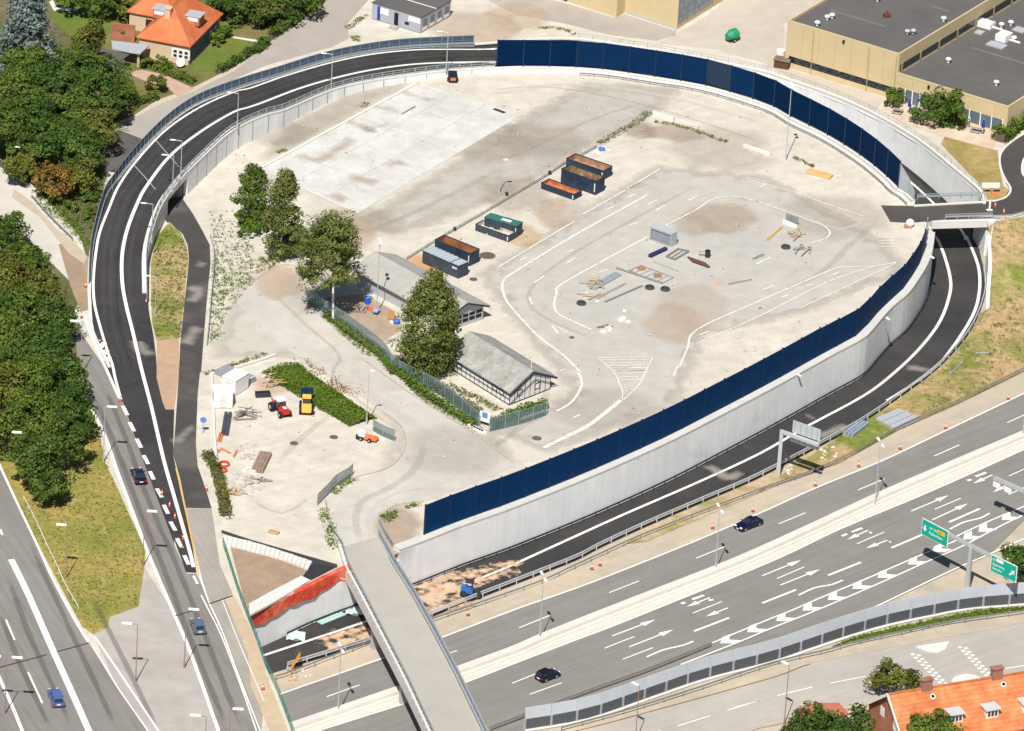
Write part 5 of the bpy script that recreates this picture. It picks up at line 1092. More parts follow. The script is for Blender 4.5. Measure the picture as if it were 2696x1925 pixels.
def hit(px):
    q=Q(px)[0]; d=_fw*F+RT*(q[0]-1348)-UP*(q[1]-962.5); t=(A_-CAM).dot(nrm)/d.dot(nrm); return CAM+d*t
for s in ('D4 1690,1530','D4 1995,1490','D4 2310,1440'):
    p=hit(s); b=MB(); w_,dp,ht=1.9,2.6,1.5; ang=math.atan2(rd.y,rd.x)
    c=p+sv*1.0; b.box((c.x,c.y,p.z+.35),(w_,dp,ht),ang); dm=b.build('dormer',m_wht,slopes[1])
    b=MB(); c2=p+sv*.9; b.box((c2.x,c2.y,p.z+1.18),(w_+.5,dp+.4,.14),ang); b.build('dormer_roof',mat('zinc',(.52,.53,.53),.6,.06,1),slopes[1])
    q=c-sv*(dp/2+.03)
    for k in range(3): b=MB(); x=q+rd*(k-1)*.55; b.box((x.x,x.y,p.z+.45),(.36,.08,.75),ang); b.build('pane',m_glass,slopes[1])
for s in ('D4 1440,1262','D4 2042,1165'):
    p=P(s,zr); t=(p-A_).dot(rd); p=A_+rd*t; b=MB(); b.box((p.x,p.y,zr+.5),(1.6,.8,1.9),math.atan2(rd.y,rd.x)); b.box((p.x,p.y,zr+1.5),(1.9,1.1,.16),math.atan2(rd.y,rd.x)); b.box((p.x+.3,p.y,zr+1.7),(.4,.4,.3),0); b.build('chimney',m_chim,slopes[0])
for s in ('D4 1492,1330','D4 2097,1226'):
    p=hit(s); b=MB(); b.tube(p,p+nrm*.14,.42,.4,n=14); rw=b.build('roof_window',m_wht,slopes[1]); b=MB(); b.tube(p+nrm*.14,p+nrm*.18,.26,n=12); b.build('pane',m_dark,slopes[1])
b=MB()
for t in range(0,44,1): b.box((*(A_+rd*(t+.5)).xy,zr+.05),(.92,.34,.16),math.atan2(rd.y,rd.x))
b.build('ridge_tile',m_tile2,slopes[0])
rs_=thing('red_shed','small shed with a faded red roof beside the brick house','shed',P('D4 540,1450',ZL))
r4=L('D4 300,1455 490,1390 690,1388 770,1475',ZL+2.6); bb=r4[0]-Vector((0,6,0)); b=MB(); b.prism(flat(L('D4 300,1455 480,1390 690,1388 775,1480 600,1600 350,1600',ZL+2.5),0),ZL+2.4,ZL+2.65); b.build('roof',mat('faded_red_roof',(.47,.15,.10),.8,.08,1),rs_)
b=MB(); b.prism(flat(L('D4 340,1462 490,1405 680,1402 745,1480 600,1585 370,1585',ZL+2.4),0),ZL,ZL+2.39); b.build('wall',m_board,rs_)
# ---------------------------------------------------------------- lamps
m_pole=mat('lamp_pole',(.50,.52,.53),.45,.05,1,metal=.3); m_brownp=mat('rusty_pole',(.30,.20,.15),.7,.1,1); m_head=mat('lamp_head',(.80,.80,.78),.5,.03,1)
LAMP={}
def lamp_proto(key,H,arms,arm=1.1,m=None,r=.085,head=(.95,.34,.16)):
    """arms: headings of the arms"""
    t=thing('street_lamp','','street lamp',(0,0,0))
    b=MB(); b.tube(Vector((0,0,0)),Vector((0,0,1.1)),r*1.5,n=8); b.tube(Vector((0,0,1.1)),Vector((0,0,H)),r,r*.6,n=8); b.build('pole',m or m_pole,t,fix=False)
    for a in arms:
        d=Vector((math.cos(a),math.sin(a),0)); b=MB(); b.tube(Vector((0,0,H-.02)),Vector((0,0,H+.1))+d*arm,.05,n=6); b.build('arm',m or m_pole,t,fix=False)
        c=d*(arm+head[0]*.4)+Vector((0,0,H+.1)); b=MB(); b.box(c,head,a); hd=b.build('lamp_head',m_head,t,bevel=.05)
    return t
def lamp(label,px,H,arms,z=0,arm=1.1,m=None,head=(.95,.34,.16),group=None,pt=None):
    key=(H,tuple(round(a,2) for a in arms),arm,m.name if m else '',head)
    p=pt or P(px,z)
    if key not in LAMP:
        t=lamp_proto(key,H,arms,arm,m,head=head); LAMP[key]=t; t.location=p; t['label']=label
    else: t=dup(LAMP[key],p,0,label)
    if group: t['group']=group
    return t
gl_='lamps along the loop road'
for lb,px,H in (('street lamp on the loop road railing, nearest the villa','A1 2028,1105',6.4),('street lamp on the loop road railing beside the dark street end','A1 1545,1515',6.4),('street lamp on the loop road railing just above the underpass','B1 1475,85',6.4),('street lamp on the loop road railing below the underpass','B1 1296,520',6.8),('street lamp on the loop road railing opposite the grey site cabin','A2 687,765',6.4),('street lamp on the loop road railing near the start of the blue screen','A2 1672,612',7.2)):
    q=Q(px)[0]; z=min((abs(scr(p)[0]-q[0])+abs(scr(p)[1]-q[1]),p.z) for p in RI_)[1]
    lamp(lb,px,H,[math.pi*1.0],z+.2,group=gl_)
lamp('street lamp standing in the grass median beside the raised loop road','B1 1326,1135',6.6,[math.pi],0,group=gl_)
g2_='lamps along the western roads'; br=m_brownp
wh_=(1.5,.5,.22)
lamp('rusty street lamp on grass, closest to the black car on the west road','C1 884,865',9.2,[0.0],0,.45,m=None,head=wh_,group=g2_)
lamp('rusty street lamp at the bottom corner of the grass island','D1 1222,215',9.0,[0.0],0,.45,m=br,head=wh_,group=g2_)
lamp('rusty street lamp on a concrete base behind the blue-grey hatchback','D1 1575,1085',9.4,[0.0],0,.45,m=br,head=wh_,group=g2_)
lamp('rusty street lamp on a concrete base in the middle of the gravel gore','D1 1160,1205',9.2,[math.pi],0,.9,m=br,head=wh_,group=g2_)
lamp('rusty lamp standing in the dry grass beside the thin white rail','D1 565,318',8.6,[math.pi],0,.3,m=br,head=wh_,group=g2_)
lamp('double-headed rusty street lamp at the left edge of the frame','D1 42,1480',9.0,[0,math.pi],0,.9,m=br,head=wh_,group=g2_)
lamp('street lamp at the bottom edge on the west road near the white double line','D1 1950,1925',9.0,[0.0],0,.45,m=br,head=wh_,group=g2_)
lamp('street lamp at the bottom edge in the gravel gore','D1 1745,2000',9.2,[math.pi],0,.9,m=br,head=wh_,group=g2_)
lamp('street lamp rising behind the dense trees beside the west road','C1 180,1010',7.6,[math.pi],0,.2,m=br,head=wh_,group=g2_)
lamp('street lamp with long white head among the trees at the left edge','A1 95,1450',4.0,[0],0,.8,head=(1.9,.4,.2),group=g2_)
lamp('street lamp in the trees in front of the carport','A1 560,760',5.8,[math.pi],0,.5,head=wh_,group=g2_)
lamp('street lamp at the top of the striped wedge beside the pale road','C1 690,120',9.0,[math.pi],0,.5,head=wh_,group=g2_)
g3_='double lamps on the motorway median'; pa=HA+math.pi/2
for lb,px in (('double-headed lamp on the median, left of the overpass','D2 745,1462'),('double-headed lamp on the median above the black hatchback','D3 293,842'),('double-headed lamp on the median beside the dark saloon car','D3 1797,250'),('double-headed lamp on the median below the overhead sign','C4 1000,1220'),('double-headed lamp on the median at the right edge','C4 2262,650')):
    lamp(lb,px,10.3,[pa-.5,pa-.5+math.pi],ZL+.3,.7,head=(1.0,.4,.2),group=g3_)
g4_='lamps along the southern street'
lamp('rusty street lamp on the southern street beside the red shed','D4 222,1575',9.7,[math.pi*.75],ZL,.3,m=br,head=(1.3,.45,.2),group=g4_)
lamp('rusty street lamp at the bottom edge, right of the overpass','D3 1112,1720',9.0,[math.pi*.75],ZL,.3,m=br,head=(1.3,.45,.2),group=g4_)
lamp('street lamp behind the long noise screen near its middle','D4 755,810',9.0,[math.pi*.8],ZL,.5,head=(1.0,.4,.2),group=g4_) if False else None
g5_='tall floodlight masts in the yard'
lamp('tall floodlight mast in the yard, in front of the curved blue screen','A4 235,1372',13.6,[pa-.6,pa-.6+math.pi],0,.35,head=(.6,.5,.35),group=g5_)
lamp('tall floodlight mast beside the workshop shed wall','B2 1075,1130',12.6,[pa-.6,pa-.6+math.pi],0,.35,head=(.6,.5,.35),group=g5_)
lamp('slim yard lamp standing by the pipe fence near the white slab','B2 2125,90',5.8,[.3],0,.5,head=(.8,.4,.2),group=g5_)
lamp('slim lamp standing in the ivy bank beside the access road','C2 990,545',9.0,[.2],0,.2,head=(.7,.35,.2),group=g5_)
g6_='wall lamps under the long blue screen'
for lb,px in (('wall lamp on the tall retaining wall, nearest the small bridge','B4 1455,625'),('wall lamp on the tall retaining wall, near its middle','C4 315,105'),('wall lamp on the tall retaining wall, above the dust patch on the ramp','B4 1075,1150')):
    p=P(px,.4); t=thing('wall_lamp',lb,'wall lamp',p,0,g6_); b=MB(); d=(P(px,.4)-P('V 1300,600',.4)); d.z=0; d.normalize(); d=Vector((.5,-.86,0))
    b.tube(p-d*.5,p+d*.9+Vector((0,0,.15)),.06); b.build('bracket',m_steeld,t); b=MB(); b.box((*(p+d*1.2).xy,p.z+.2),(1.0,.4,.2),math.atan2(d.y,d.x)); b.build('lamp_head',m_head,t,bevel=.05)
# ---------------------------------------------------------------- signs
m_signg=mat('green_sign',(.0,.36,.255),.45,.03,1); m_back=mat('sign_back',(.50,.53,.55),.5,.06,1,metal=.2)
def text(s,size,m,parent,co,rx,rz,name='lettering'):
    c=bpy.data.curves.new(name,'FONT'); c.body=s; c.size=size; c.extrude=.01; o=bpy.data.objects.new('tmp',c); COL.objects.link(o)
    dg=bpy.context.evaluated_depsgraph_get(); me=bpy.data.meshes.new_from_object(o.evaluated_get(dg)); bpy.data.objects.remove(o); bpy.data.curves.remove(c)
    o=bpy.data.objects.new(name,me); COL.objects.link(o); me.materials.clear(); me.materials.append(m); adopt(o,parent); o.location=co; o.rotation_euler=(rx,0,rz); return o
base=P('E7 1215,1600',ZL); gan=thing('sign_gantry','grey T-shaped gantry carrying two green direction signs over the motorway','sign gantry',base)
topz=ZL+7.2; tp_=P('E7 1270,780',topz); base=Vector((tp_.x,tp_.y,ZL)); gan.location=base
lft=P('E7 860,560',topz); rgt=P('E7 1640,960',topz); gd=(rgt-lft); gd.z=0; gd.normalize(); ga=math.atan2(gd.y,gd.x); gn=Vector((gd.y,-gd.x,0)); gn=gn if gn.y<0 else -gn
b=MB(); b.tube(base,Vector((base.x,base.y,topz)),.42,.34,n=10); b.build('post',m_pole,gan)
b=MB(); b.bar(lft-gd*5.2,rgt+gd*5,.5,.45); b.build('beam',m_pole,gan)
def sign(label,c0,c1,zt,zb,lines,par=None):
    """c0,c1: top corners; sheet facing gn"""
    a=Vector((c0.x,c0.y,0)); u=(c1-c0); u.z=0; Lz=u.length; u.normalize(); n=Vector((u.y,-u.x,0)); n=n if n.y<0 else -n; ang=math.atan2(u.y,u.x)
    s=thing('direction_sign',label,'road sign',Vector((a.x,a.y,zb)),0,'green signs on the gantry')
    b=MB(); face_quad(b,a,u,0,Lz,zb,zt,n,.08); b.build('border',m_wht,s,bevel=.02)
    b=MB(); face_quad(b,a+n*.08,u,.12,Lz-.12,zb+.12,zt-.12,n,.03); b.build('sign_face',m_signg,s)
    for (kind,x,z,sz,val,m) in lines:
        q=a+u*x*Lz+n*.13; q.z=zb+(zt-zb)*z
        if kind=='t': o=text(val,sz,m,s,(q-s.location),math.pi/2,ang)
        else:
            b=MB(); face_quad(b,a+n*.11,u,x*Lz,x*Lz+sz[0],q.z,q.z+sz[1],n,.012); b.build('panel',m,s,bevel=.0)
    return s
m_or=mat('orange_panel',(.85,.43,.0),.5,.03,1)
sz0=topz+1.0
c0=P('E7 355,235',sz0); c1=P('E7 855,495',sz0); hh=2.75
m_blktxt=mat('black_text',(.03,.03,.03),.6,0,1)
def arrow_part(s,a,u,n,cx,cz,size,down=True):
    b=MB(); q=a+u*cx+n*.14; p=[(0,-.5),(.45,0),(.16,0),(.16,.5),(-.16,.5),(-.16,0),(-.45,0)]
    vs=[Vector((q.x+u.x*x*size,q.y+u.y*x*size,cz+y*size)) for x,y in p]; b.add(vs,[(0,1,2),(2,3,4,5),(0,2,5),(0,5,6)]); b.build('arrow',m_wht,s)
sg1=sign('green direction sign with orange panel at the left end of the gantry',c0,c1,sz0,sz0-hh,[('t',.30,.28,.62,'København',m_wht),('p',.60,.55,(1.5,.62),None,m_or),('t',.30,.58,.5,'E47 E55',mat('pale_text',(.6,.75,.7),.6,0,1)),('t',.64,.60,.42,'O2',m_blktxt)])
u=(c1-c0);u.z=0;u.normalize(); arrow_part(sg1,Vector((c0.x,c0.y,0)),u,gn,.75,sz0-hh*.52,1.0)
c2=P('E7 1665,925',sz0-.35); c3=P('E7 2155,1160',sz0-.35)
sg2=sign('green direction sign with white road number at the right end of the gantry',c2,c3,sz0-.35,sz0-.35-hh,[('p',.20,.72,(1.35,.52),None,m_wht),('t',.05,.70,.55,'18',m_wht),('t',.08,.45,.5,'Jægersborg',m_wht),('t',.08,.2,.5,'Gentofte',m_wht)])
b=MB(); a=Vector((c2.x,c2.y,0)); u=(c3-c2);u.z=0;Lz=u.length;u.normalize(); q=a+u*Lz*.84+gn*.15; z0=sz0-.35-hh*.5
vs=[Vector((q.x+u.x*x,q.y+u.y*x,z0+y)) for x,y in ((-.62,-.42),(-.42,-.62),(.1,-.1),(.3,-.3),(.45,.45),(-.3,.3),(-.1,.1))]; b.add(vs,[(0,1,2,6),(3,4,5)]); b.build('arrow',m_wht,sg2)
# gantry seen from behind (ramp)
gb=P('C4 170,985',ZL); g=thing('sign_gantry','grey goose-neck gantry holding signs seen from behind, over the ramp','sign gantry',gb)
gt=gb+Vector((0,0,7.6)); ge=P('C4 490,790',ZL+7.2+.2); ge=gt+(P('C4 520,720',gt.z)-gt); e=(ge-gt); e.z=0; el=e.length; e.normalize()
b=MB(); b.bar(gb,gt+Vector((0,0,.22)),.55,.55); b.build('post',m_back,g); b=MB(); b.bar(gt-Vector((0,0,0)),gt+e*el,.5,.5); b.build('beam',m_back,g)
n2=Vector((-e.y,e.x,0)); n2=n2 if n2.y<0 else -n2
for z0,z1,x0,x1 in ((.35,2.35,.24,.98),(-1.25,-.3,.2,.98)):
    b=MB(); face_quad(b,gt-n2*.5,e,el*x0,el*x1,gt.z+z0,gt.z+z1,n2,.08)
    b.build('sign_panel',m_back,g)
    b=MB()
    for k in range(5): x=el*(x0+(x1-x0)*(k+.5)/5); face_quad(b,gt-n2*.42,e,x-.05,x+.05,gt.z+z0+.1,gt.z+z1-.1,n2,.1)
    b.build('stiffener',m_steel,g)
# third gantry, right edge
t3=P('C4 2020,1000',ZL+6.5); t4=P('C4 2500,1215',ZL+6.5); g=thing('sign_gantry','grey gantry arm reaching in from the right edge over the motorway','sign gantry',Vector((t4.x,t4.y,ZL)))
b=MB(); b.bar(t3,t4,.55,.5); b.build('beam',m_pole,g); b=MB(); b.tube(Vector((t4.x,t4.y,ZL)),t4,.4,.34); b.build('post',m_pole,g)
b=MB(); u=(t4-t3).normalized(); 
for x in (0,2.2): b.box((*(t3+u*(x+.6)).xy,t3.z-.75),(1.3,.25,1.3),math.atan2(u.y,u.x))
b.build('signal_box',m_wht,g)
# ---------------------------------------------------------------- cars
m_tyre=mat('tyre_rubber',(.015,.015,.016),.8,.1,2); m_rim=mat('wheel_rim',(.55,.56,.57),.35,.03,1,metal=.7); m_lamp=mat('headlight',(.80,.82,.84),.15,0,1,spec=.8); m_tail=mat('tail_light',(.50,.01,.01),.3,0,1); m_plate=mat('number_plate',(.82,.82,.80),.5,.02,1)
def car(label,px,head,z,L_=4.5,W=1.78,H=1.45,kind='saloon',col=(.02,.022,.03),rough=.22,group='cars on the roads',glass=None):
    t=thing('car',label,'car',P(px,z),head,group); m=mat('car_paint_'+'_'.join('%03d'%int(c*999) for c in col),col,rough,.02,1,spec=.6)
    h=L_/2; gz=.18
    if kind=='saloon': low=[(-h,.45),(-h+.03,.86),(-h+.75,.93),(h-1.35,.90),(h-.2,.74),(h,.52),(h-.04,.24),(-h+.06,.24)]; top=[(-h+.70,.92),(-h+1.35,H),(h-2.35,H-.01),(h-1.42,.89)]
    else: low=[(-h,.45),(-h+.02,.90),(h-1.15,.93),(h-.18,.76),(h,.54),(h-.04,.24),(-h+.06,.24)]; top=[(-h+.05,.90),(-h+.32,H-.02),(h-1.85,H),(h-1.12,.92)]
    n=len(low); b=MB(); ys=(-W/2,-W/2+.07,W/2-.07,W/2); vs=[]
    for y,k in zip(ys,(.0,1,1,.0)): vs+=[Vector((x*(1 if k else .985),y,zz if k else min(zz,.84)*(1) )) for x,zz in low]
    fs=[]
    for r in range(3): fs+=[(r*n+i,r*n+(i+1)%n,(r+1)*n+(i+1)%n,(r+1)*n+i) for i in range(n)]
    fs+=[tuple(range(n)),tuple(range(4*n-1,3*n-1,-1))]
    b.add(vs,fs); body=b.build('body',m,t,world=False,bevel=.045,smooth=False)
    b=MB(); iw=W/2-.08; tw_=W/2-.27
    vs=[Vector((x,s*(iw if i in (0,3) else tw_),zz)) for s in (-1,1) for i,(x,zz) in enumerate(top)]
    b.add(vs,[(0,1,2,3),(7,6,5,4),(1,5,6,2),(0,4,5,1),(2,6,7,3)]); b.build('cabin',m,t,world=False,bevel=.03)
    gm=glass or m_glass
    def quad(p,name,nn):
        c=sum(p,Vector())/4; q=[c+(v-c)*.84+nn*.012 for v in p]; MB().add(q+[v+nn*.012 for v in q],[(0,1,2,3),(7,6,5,4),(0,4,5,1),(1,5,6,2),(2,6,7,3),(3,7,4,0)]).build(name,gm,t,world=False)
    T=[Vector((x,0,zz)) for x,zz in top]
    def pt(i,s): return Vector((top[i][0],s*(iw if i in (0,3) else tw_),top[i][1]))
    nf=Vector((.55,0,.83)); nb=Vector((-.6,0,.8)) if kind=='saloon' else Vector((-.93,0,.35))
    quad([pt(2,-1),pt(2,1),pt(3,1),pt(3,-1)],'windscreen',nf); quad([pt(1,-1),pt(1,1),pt(0,1),pt(0,-1)],'rear_window',nb)
    for s in (-1,1):
        nn=Vector((0,s*.93,.37)); mid=.52
        for a_,b_ in ((0.02,.5),(.53,.98)):
            p0=pt(0,s).lerp(pt(3,s),a_);p1=pt(0,s).lerp(pt(3,s),b_);u0=pt(1,s).lerp(pt(2,s),max(0,a_-.02));u1=pt(1,s).lerp(pt(2,s),min(1,b_+.0)); quad([p0,p1,u1,u0],'side_window',nn)
        for x in (-h+.82,h-.85):
            b=MB(); b.tube(Vector((x,s*(W/2-.2),.32)),Vector((x,s*(W/2+.01),.32)),.32,n=14); wl=b.build('wheel',m_tyre,t,world=False)
            b=MB(); b.tube(Vector((x,s*(W/2+.012),.32)),Vector((x,s*(W/2+.03),.32)),.2,n=10); b.build('rim',m_rim,wl,world=False)
        b=MB(); b.box((h-.13,s*(W/2-.3),.68),(.26,.42,.16)); b.build('headlight',m_lamp,t,world=False,bevel=.03)
        b=MB(); b.box((-h+.03,s*(W/2-.22),.76),(.1,.3,.2)); b.build('tail_light',m_tail,t,world=False,bevel=.02)
        b=MB(); b.box((h-1.75,s*(W/2+.09),.98),(.18,.2,.14)); b.build('wing_mirror',m,t,world=False,bevel=.02)
    b=MB(); b.box((-h-.015,0,.62),(.04,.55,.15)); b.build('number_plate',m_plate,t,world=False); b=MB(); b.box((h+.005,0,.42),(.04,.55,.13)); b.build('number_plate',m_plate,t,world=False)
    return t
wr=math.atan2(*(lambda d:(d.y,d.x))(P('D1 1640,980')-P('C1 900,650')))   # direction of travel, towards the camera
wu=math.atan2(*(lambda d:(d.y,d.x))(P('C1 900,650')-P('D1 1640,980')))
car('dark blue-black saloon car driving along the west road past the grass island','C1 1185,1010',wu,.07,4.5,1.8,1.45,'saloon',(.008,.012,.03))
car('blue-grey hatchback with pale rear on the west road near the green fence','D1 1690,752',wu,.07,4.0,1.75,1.5,'hatch',(.10,.15,.22))
car('bright blue estate car on the leftmost road near the broad white line','D1 478,1365',wu,.07,4.6,1.8,1.5,'hatch',(.08,.13,.33))
car('dark navy saloon on the motorway driving towards the overpass','C3 2080,1420',HA+math.pi,ZL,4.6,1.8,1.42,'saloon',(.006,.008,.035))
car('small black hatchback on the motorway below the median barrier','D3 362,1172',HA,ZL,3.7,1.7,1.55,'hatch',(.006,.006,.012))
# ---------------------------------------------------------------- skips
m_nav=mat('navy_steel',(.030,.052,.085),.55,.12,.8,col2=(.022,.035,.06),mix_scale=.6,fine=4); m_gst=mat('grey_blue_steel',(.055,.075,.10),.55,.12,.8,col2=(.04,.055,.075),mix_scale=.6)
m_rust=mat('rust',(.36,.145,.05),.9,.25,1.5,col2=(.20,.085,.04),mix_scale=.7,fine=4); m_rust2=mat('pale_rust',(.42,.24,.14),.9,.22,1.5,col2=(.28,.16,.09),mix_scale=.7,fine=4); m_lid=mat('skip_lid',(.40,.46,.48),.5,.06,1); m_glid=mat('green_tarp',(.035,.16,.13),.6,.12,1); m_pin=mat('pale_fill',(.52,.46,.38),.95,.15,1)
def skip(label,a,c,W,H,kind,inner=None,m=None,fill=.25):
    m=m or m_nav; p,q=P(a),P(c); u=(q-p); u.z=0; L_=u.length; u.normalize(); v=Vector((-u.y,u.x,0)); v=v if v.y>0 else -v; ang=math.atan2(u.y,u.x)
    t=thing('skip',label,'skip container',p+u*L_/2+v*W/2,ang,'skip containers in the yard'); sgn=1 if Vector((-u.y,u.x,0)).dot(v)>0 else -1
    b=MB(); th=.09; hl=L_/2;hw=W/2; z0=.16
    b.box((0,0,z0+.05),(L_,W,.1))
    for s in (-1,1): b.box((0,s*(hw-th/2),(z0+.1+H)/2),(L_,th,H-z0-.1)); b.box((s*(hl-th/2),0,(z0+.1+H)/2),(th,W-2*th-.01,H-z0-.1))
    b.build('body',m,t,world=False)
    b=MB(); nr=int(L_/.62)
    for s in (-1,1):
        for k in range(nr+1): b.box((-hl+.12+(L_-.24)*k/nr,s*(hw+.035),(z0+H)/2-.02),(.09,.07,H-z0-.18))
        for k in range(4): b.box((s*(hl+.035),-hw+.15+(W-.3)*k/3,(z0+H)/2-.02),(.07,.09,H-z0-.18))
    b.build('rib',m,t,world=False)
    b=MB()
    for s in (-1,1): b.box((0,s*(hw-.02),H+.04),(L_+.1,.16,.1)); b.box((s*(hl-.02),0,H+.041),(.16,W-.2,.1))
    b.build('rim',m,t,world=False)
    for s in (-1,1):
        for y in (-.55,.55): b=MB(); b.tube(Vector((s*(hl-.35),y-.1,.14)),Vector((s*(hl-.35),y+.1,.14)),.14,n=10); b.build('roller',m_wht if s>0 else m_steeld,t,world=False)
    if kind!='closed': b=MB(); b.box((hl-.15,-(hw+.08),H*.55),(.16,.06,H*.6)); b.build('hinge_bar',m_wht,t,world=False)
    if kind=='closed':
        b=MB(); Ll=L_*.76; n=7
        for k in range(n):
            x0=-hl+Ll*k/n; x1=-hl+Ll*(k+.55)/n; b.box(((x0+x1)/2,0,H+.17),(x1-x0,W-.1,.16)); 
        b.box((-hl+Ll/2,0,H+.1),(Ll,W,.06)); b.build('lid',m_lid,t,world=False)
        b=MB(); b.box((hl-L_*.11,0,H+.08),(L_*.2,W-.1,.1)); b.build('lid',m_lid,t,world=False)
        b=MB(); b.box((hl-L_*.11,-hw-.02,H*.75),(L_*.12,.05,.3)); b.build('sign_plate',m_wht,t,world=False)
    elif kind=='tarp':
        b=MB(); nx=8
        for k in range(nx):
            b.box((-hl+L_*(k+.5)/nx,0,H+.12+.03*math.sin(k*1.9)),(L_/nx+.01,W+.1,.1))
        b.build('cover',m_glid,t,world=False); b=MB(); b.box((L_*.1,-.1,H+.21),(L_*.3,W*.4,.03)); b.build('cover_patch',m_wht,t,world=False)
    else:
        # inside faces and load
        b=MB()
        for s in (-1,1): b.box((0,s*(hw-th-.012),(z0+.12+H)/2),(L_-2*th-.06,.02,H-z0-.2)); b.box((s*(hl-th-.012),0,(z0+.12+H)/2),(.02,W-2*th-.08,H-z0-.2))
        b.build('liner',inner or m_rust,t,world=False)
        rs=np.random.RandomState(int(L_*100)); gx,gy=16,6; vs=[];fs=[]
        for j in range(gy):
            for i in range(gx): vs.append((-hl+.12+(L_-.24)*i/(gx-1),-hw+.13+(W-.26)*j/(gy-1),H*fill+rs.uniform(-.1,.22)))
        fs=[(j*gx+i,j*gx+i+1,(j+1)*gx+i+1,(j+1)*gx+i) for j in range(gy-1) for i in range(gx-1)]
        MB().add(vs,fs).build('load',inner or m_rust,t,world=False)
    return t
skip('closed grey-blue skip with pale ribbed lid, nearest the workshop shed','E4 540,1012','E4 1258,1326',2.3,2.2,'closed',m=m_gst)
skip('open navy skip with rusty inside, directly behind the closed ribbed one','E4 785,795','E4 1482,1078',2.4,2.25,'open',m_rust)
skip('low open grey skip with pale load in front of the green covered one','E4 1600,365','E4 2262,597',2.0,1.15,'open',m_pin,m_gst,.45)
skip('skip with green cover and white patch in the middle of the row','B2 1995,400','B3 95,478',1.9,2.0,'tarp',m=m_gst)
skip('open navy skip with pale rust, farthest in the row','E5 845,590','E5 1765,905',2.6,1.7,'open',m_rust2,fill=.45)
skip('tall open navy skip with mixed scrap, second from the far end','E5 715,965','E5 1575,1275',2.5,2.5,'open',mat('mixed_scrap',(.30,.20,.11),.95,.35,1.5,col2=(.16,.10,.06),mix_scale=.9,fine=3),fill=.55)
skip('low open navy skip with bright rusty floor beside the tall pair','E5 225,1112','E5 1040,1402',2.2,1.05,'open',mat('bright_rust',(.50,.17,.06),.9,.2,1.5,col2=(.34,.12,.05),mix_scale=.7),fill=.45)
# ---------------------------------------------------------------- site machines
def wheelpair(t,xs,ys,r,w_,m=m_tyre):
    for x in xs:
        for y in ys:
            b=MB(); b.tube(Vector((x,y-w_/2,r)),Vector((x,y+w_/2,r)),r,n=14); wl=b.build('wheel',m,t,world=False); b=MB(); b.tube(Vector((x,y-w_/2-.02,r)),Vector((x,y+w_/2+.02,r)),r*.45,n=10); b.build('hub',m_rim,wl,world=False)
m_red=mat('red_machine_paint',(.55,.025,.02),.4,.08,1); m_yell=mat('yellow_machine_paint',(.80,.47,.10),.5,.06,1); m_oran=mat('orange_machine_paint',(.72,.20,.06),.5,.08,1); m_dkm=mat('machine_dark',(.03,.035,.045),.5,.1,1)
t=thing('tractor','red tractor with white cab roof and red bonnet parked in the builders\' yard','tractor',P('E1 1500,1120'),-1.05)
b=MB(); b.box((1.15,0,1.05),(1.9,1.15,.75)); b.box((1.15,0,1.46),(1.7,.95,.12)); b.build('bonnet',m_red,t,world=False,bevel=.08)
b=MB(); b.box((1.4,0,1.53),(.8,.5,.04)); b.build('bonnet_panel',m_wht,t,world=False)
b=MB(); b.box((-.1,0,.75),(3.2,.7,.5)); b.build('chassis',m_dkm,t,world=False)
b=MB(); b.add([Vector((x,y,z)) for z,k in ((1.1,1),(2.2,.82)) for x,y in ((-.75*k-.2,-.75*k),(.75*k-.2,-.75*k),(.75*k-.2,.75*k),(-.75*k-.2,.75*k))],[(3,2,1,0),(4,5,6,7),(0,1,5,4),(1,2,6,5),(2,3,7,6),(3,0,4,7)]); b.build('cab',m_glass,t,world=False)
b=MB(); b.box((-.2,0,2.28),(1.6,1.5,.16)); b.build('cab_roof',m_wht,t,world=False,bevel=.05)
b=MB(); b.box((-1.5,0,1.0),(.9,1.3,.6)); b.tube(Vector((-1.6,-.3,1.2)),Vector((-2.6,-.3,1.5)),.12); b.build('rear_frame',m_red,t,world=False,bevel=.05)
wheelpair(t,(-1.2,),(-.95,.95),.72,.45); wheelpair(t,(1.5,),(-.8,.8),.5,.35)
t=thing('loader','yellow wheel loader with raised navy bucket beside the ivy bank','loader',P('E1 2020,1080'),math.pi/2+.05)
b=MB(); b.box((-.9,0,1.0),(1.9,1.5,.8)); b.box((-1.8,0,.9),(.35,1.4,.6)); b.build('body',m_yell,t,world=False,bevel=.1)
b=MB(); b.box((.3,0,1.75),(1.2,1.2,1.0)); b.build('cab',m_glass,t,world=False,bevel=.06); b=MB(); b.box((.3,0,2.32),(1.4,1.35,.14)); b.build('cab_roof',m_yell,t,world=False,bevel=.04)
b=MB(); 
for y in (-.5,.5): b.bar(Vector((.6,y,1.1)),Vector((2.5,y,2.0)),.16,.24)
b.build('arm',m_dkm,t,world=False)
b=MB(); b.box((2.75,0,2.1),(.12,1.9,1.0)); b.box((3.05,0,1.65),(.7,1.9,.1)); b.box((3.0,-.92,1.9),(.6,.08,.6)); b.box((3.0,.92,1.9),(.6,.08,.6)); b.build('bucket',mat('navy_bucket',(.012,.03,.08),.5,.1,1),t,world=False)
wheelpair(t,(-1.1,1.0),(-.9,.9),.62,.42)
t=thing('mixer','small orange machine with white hood by the mesh fence in the builders\' yard','machine',P('C2 990,680'),-.35)
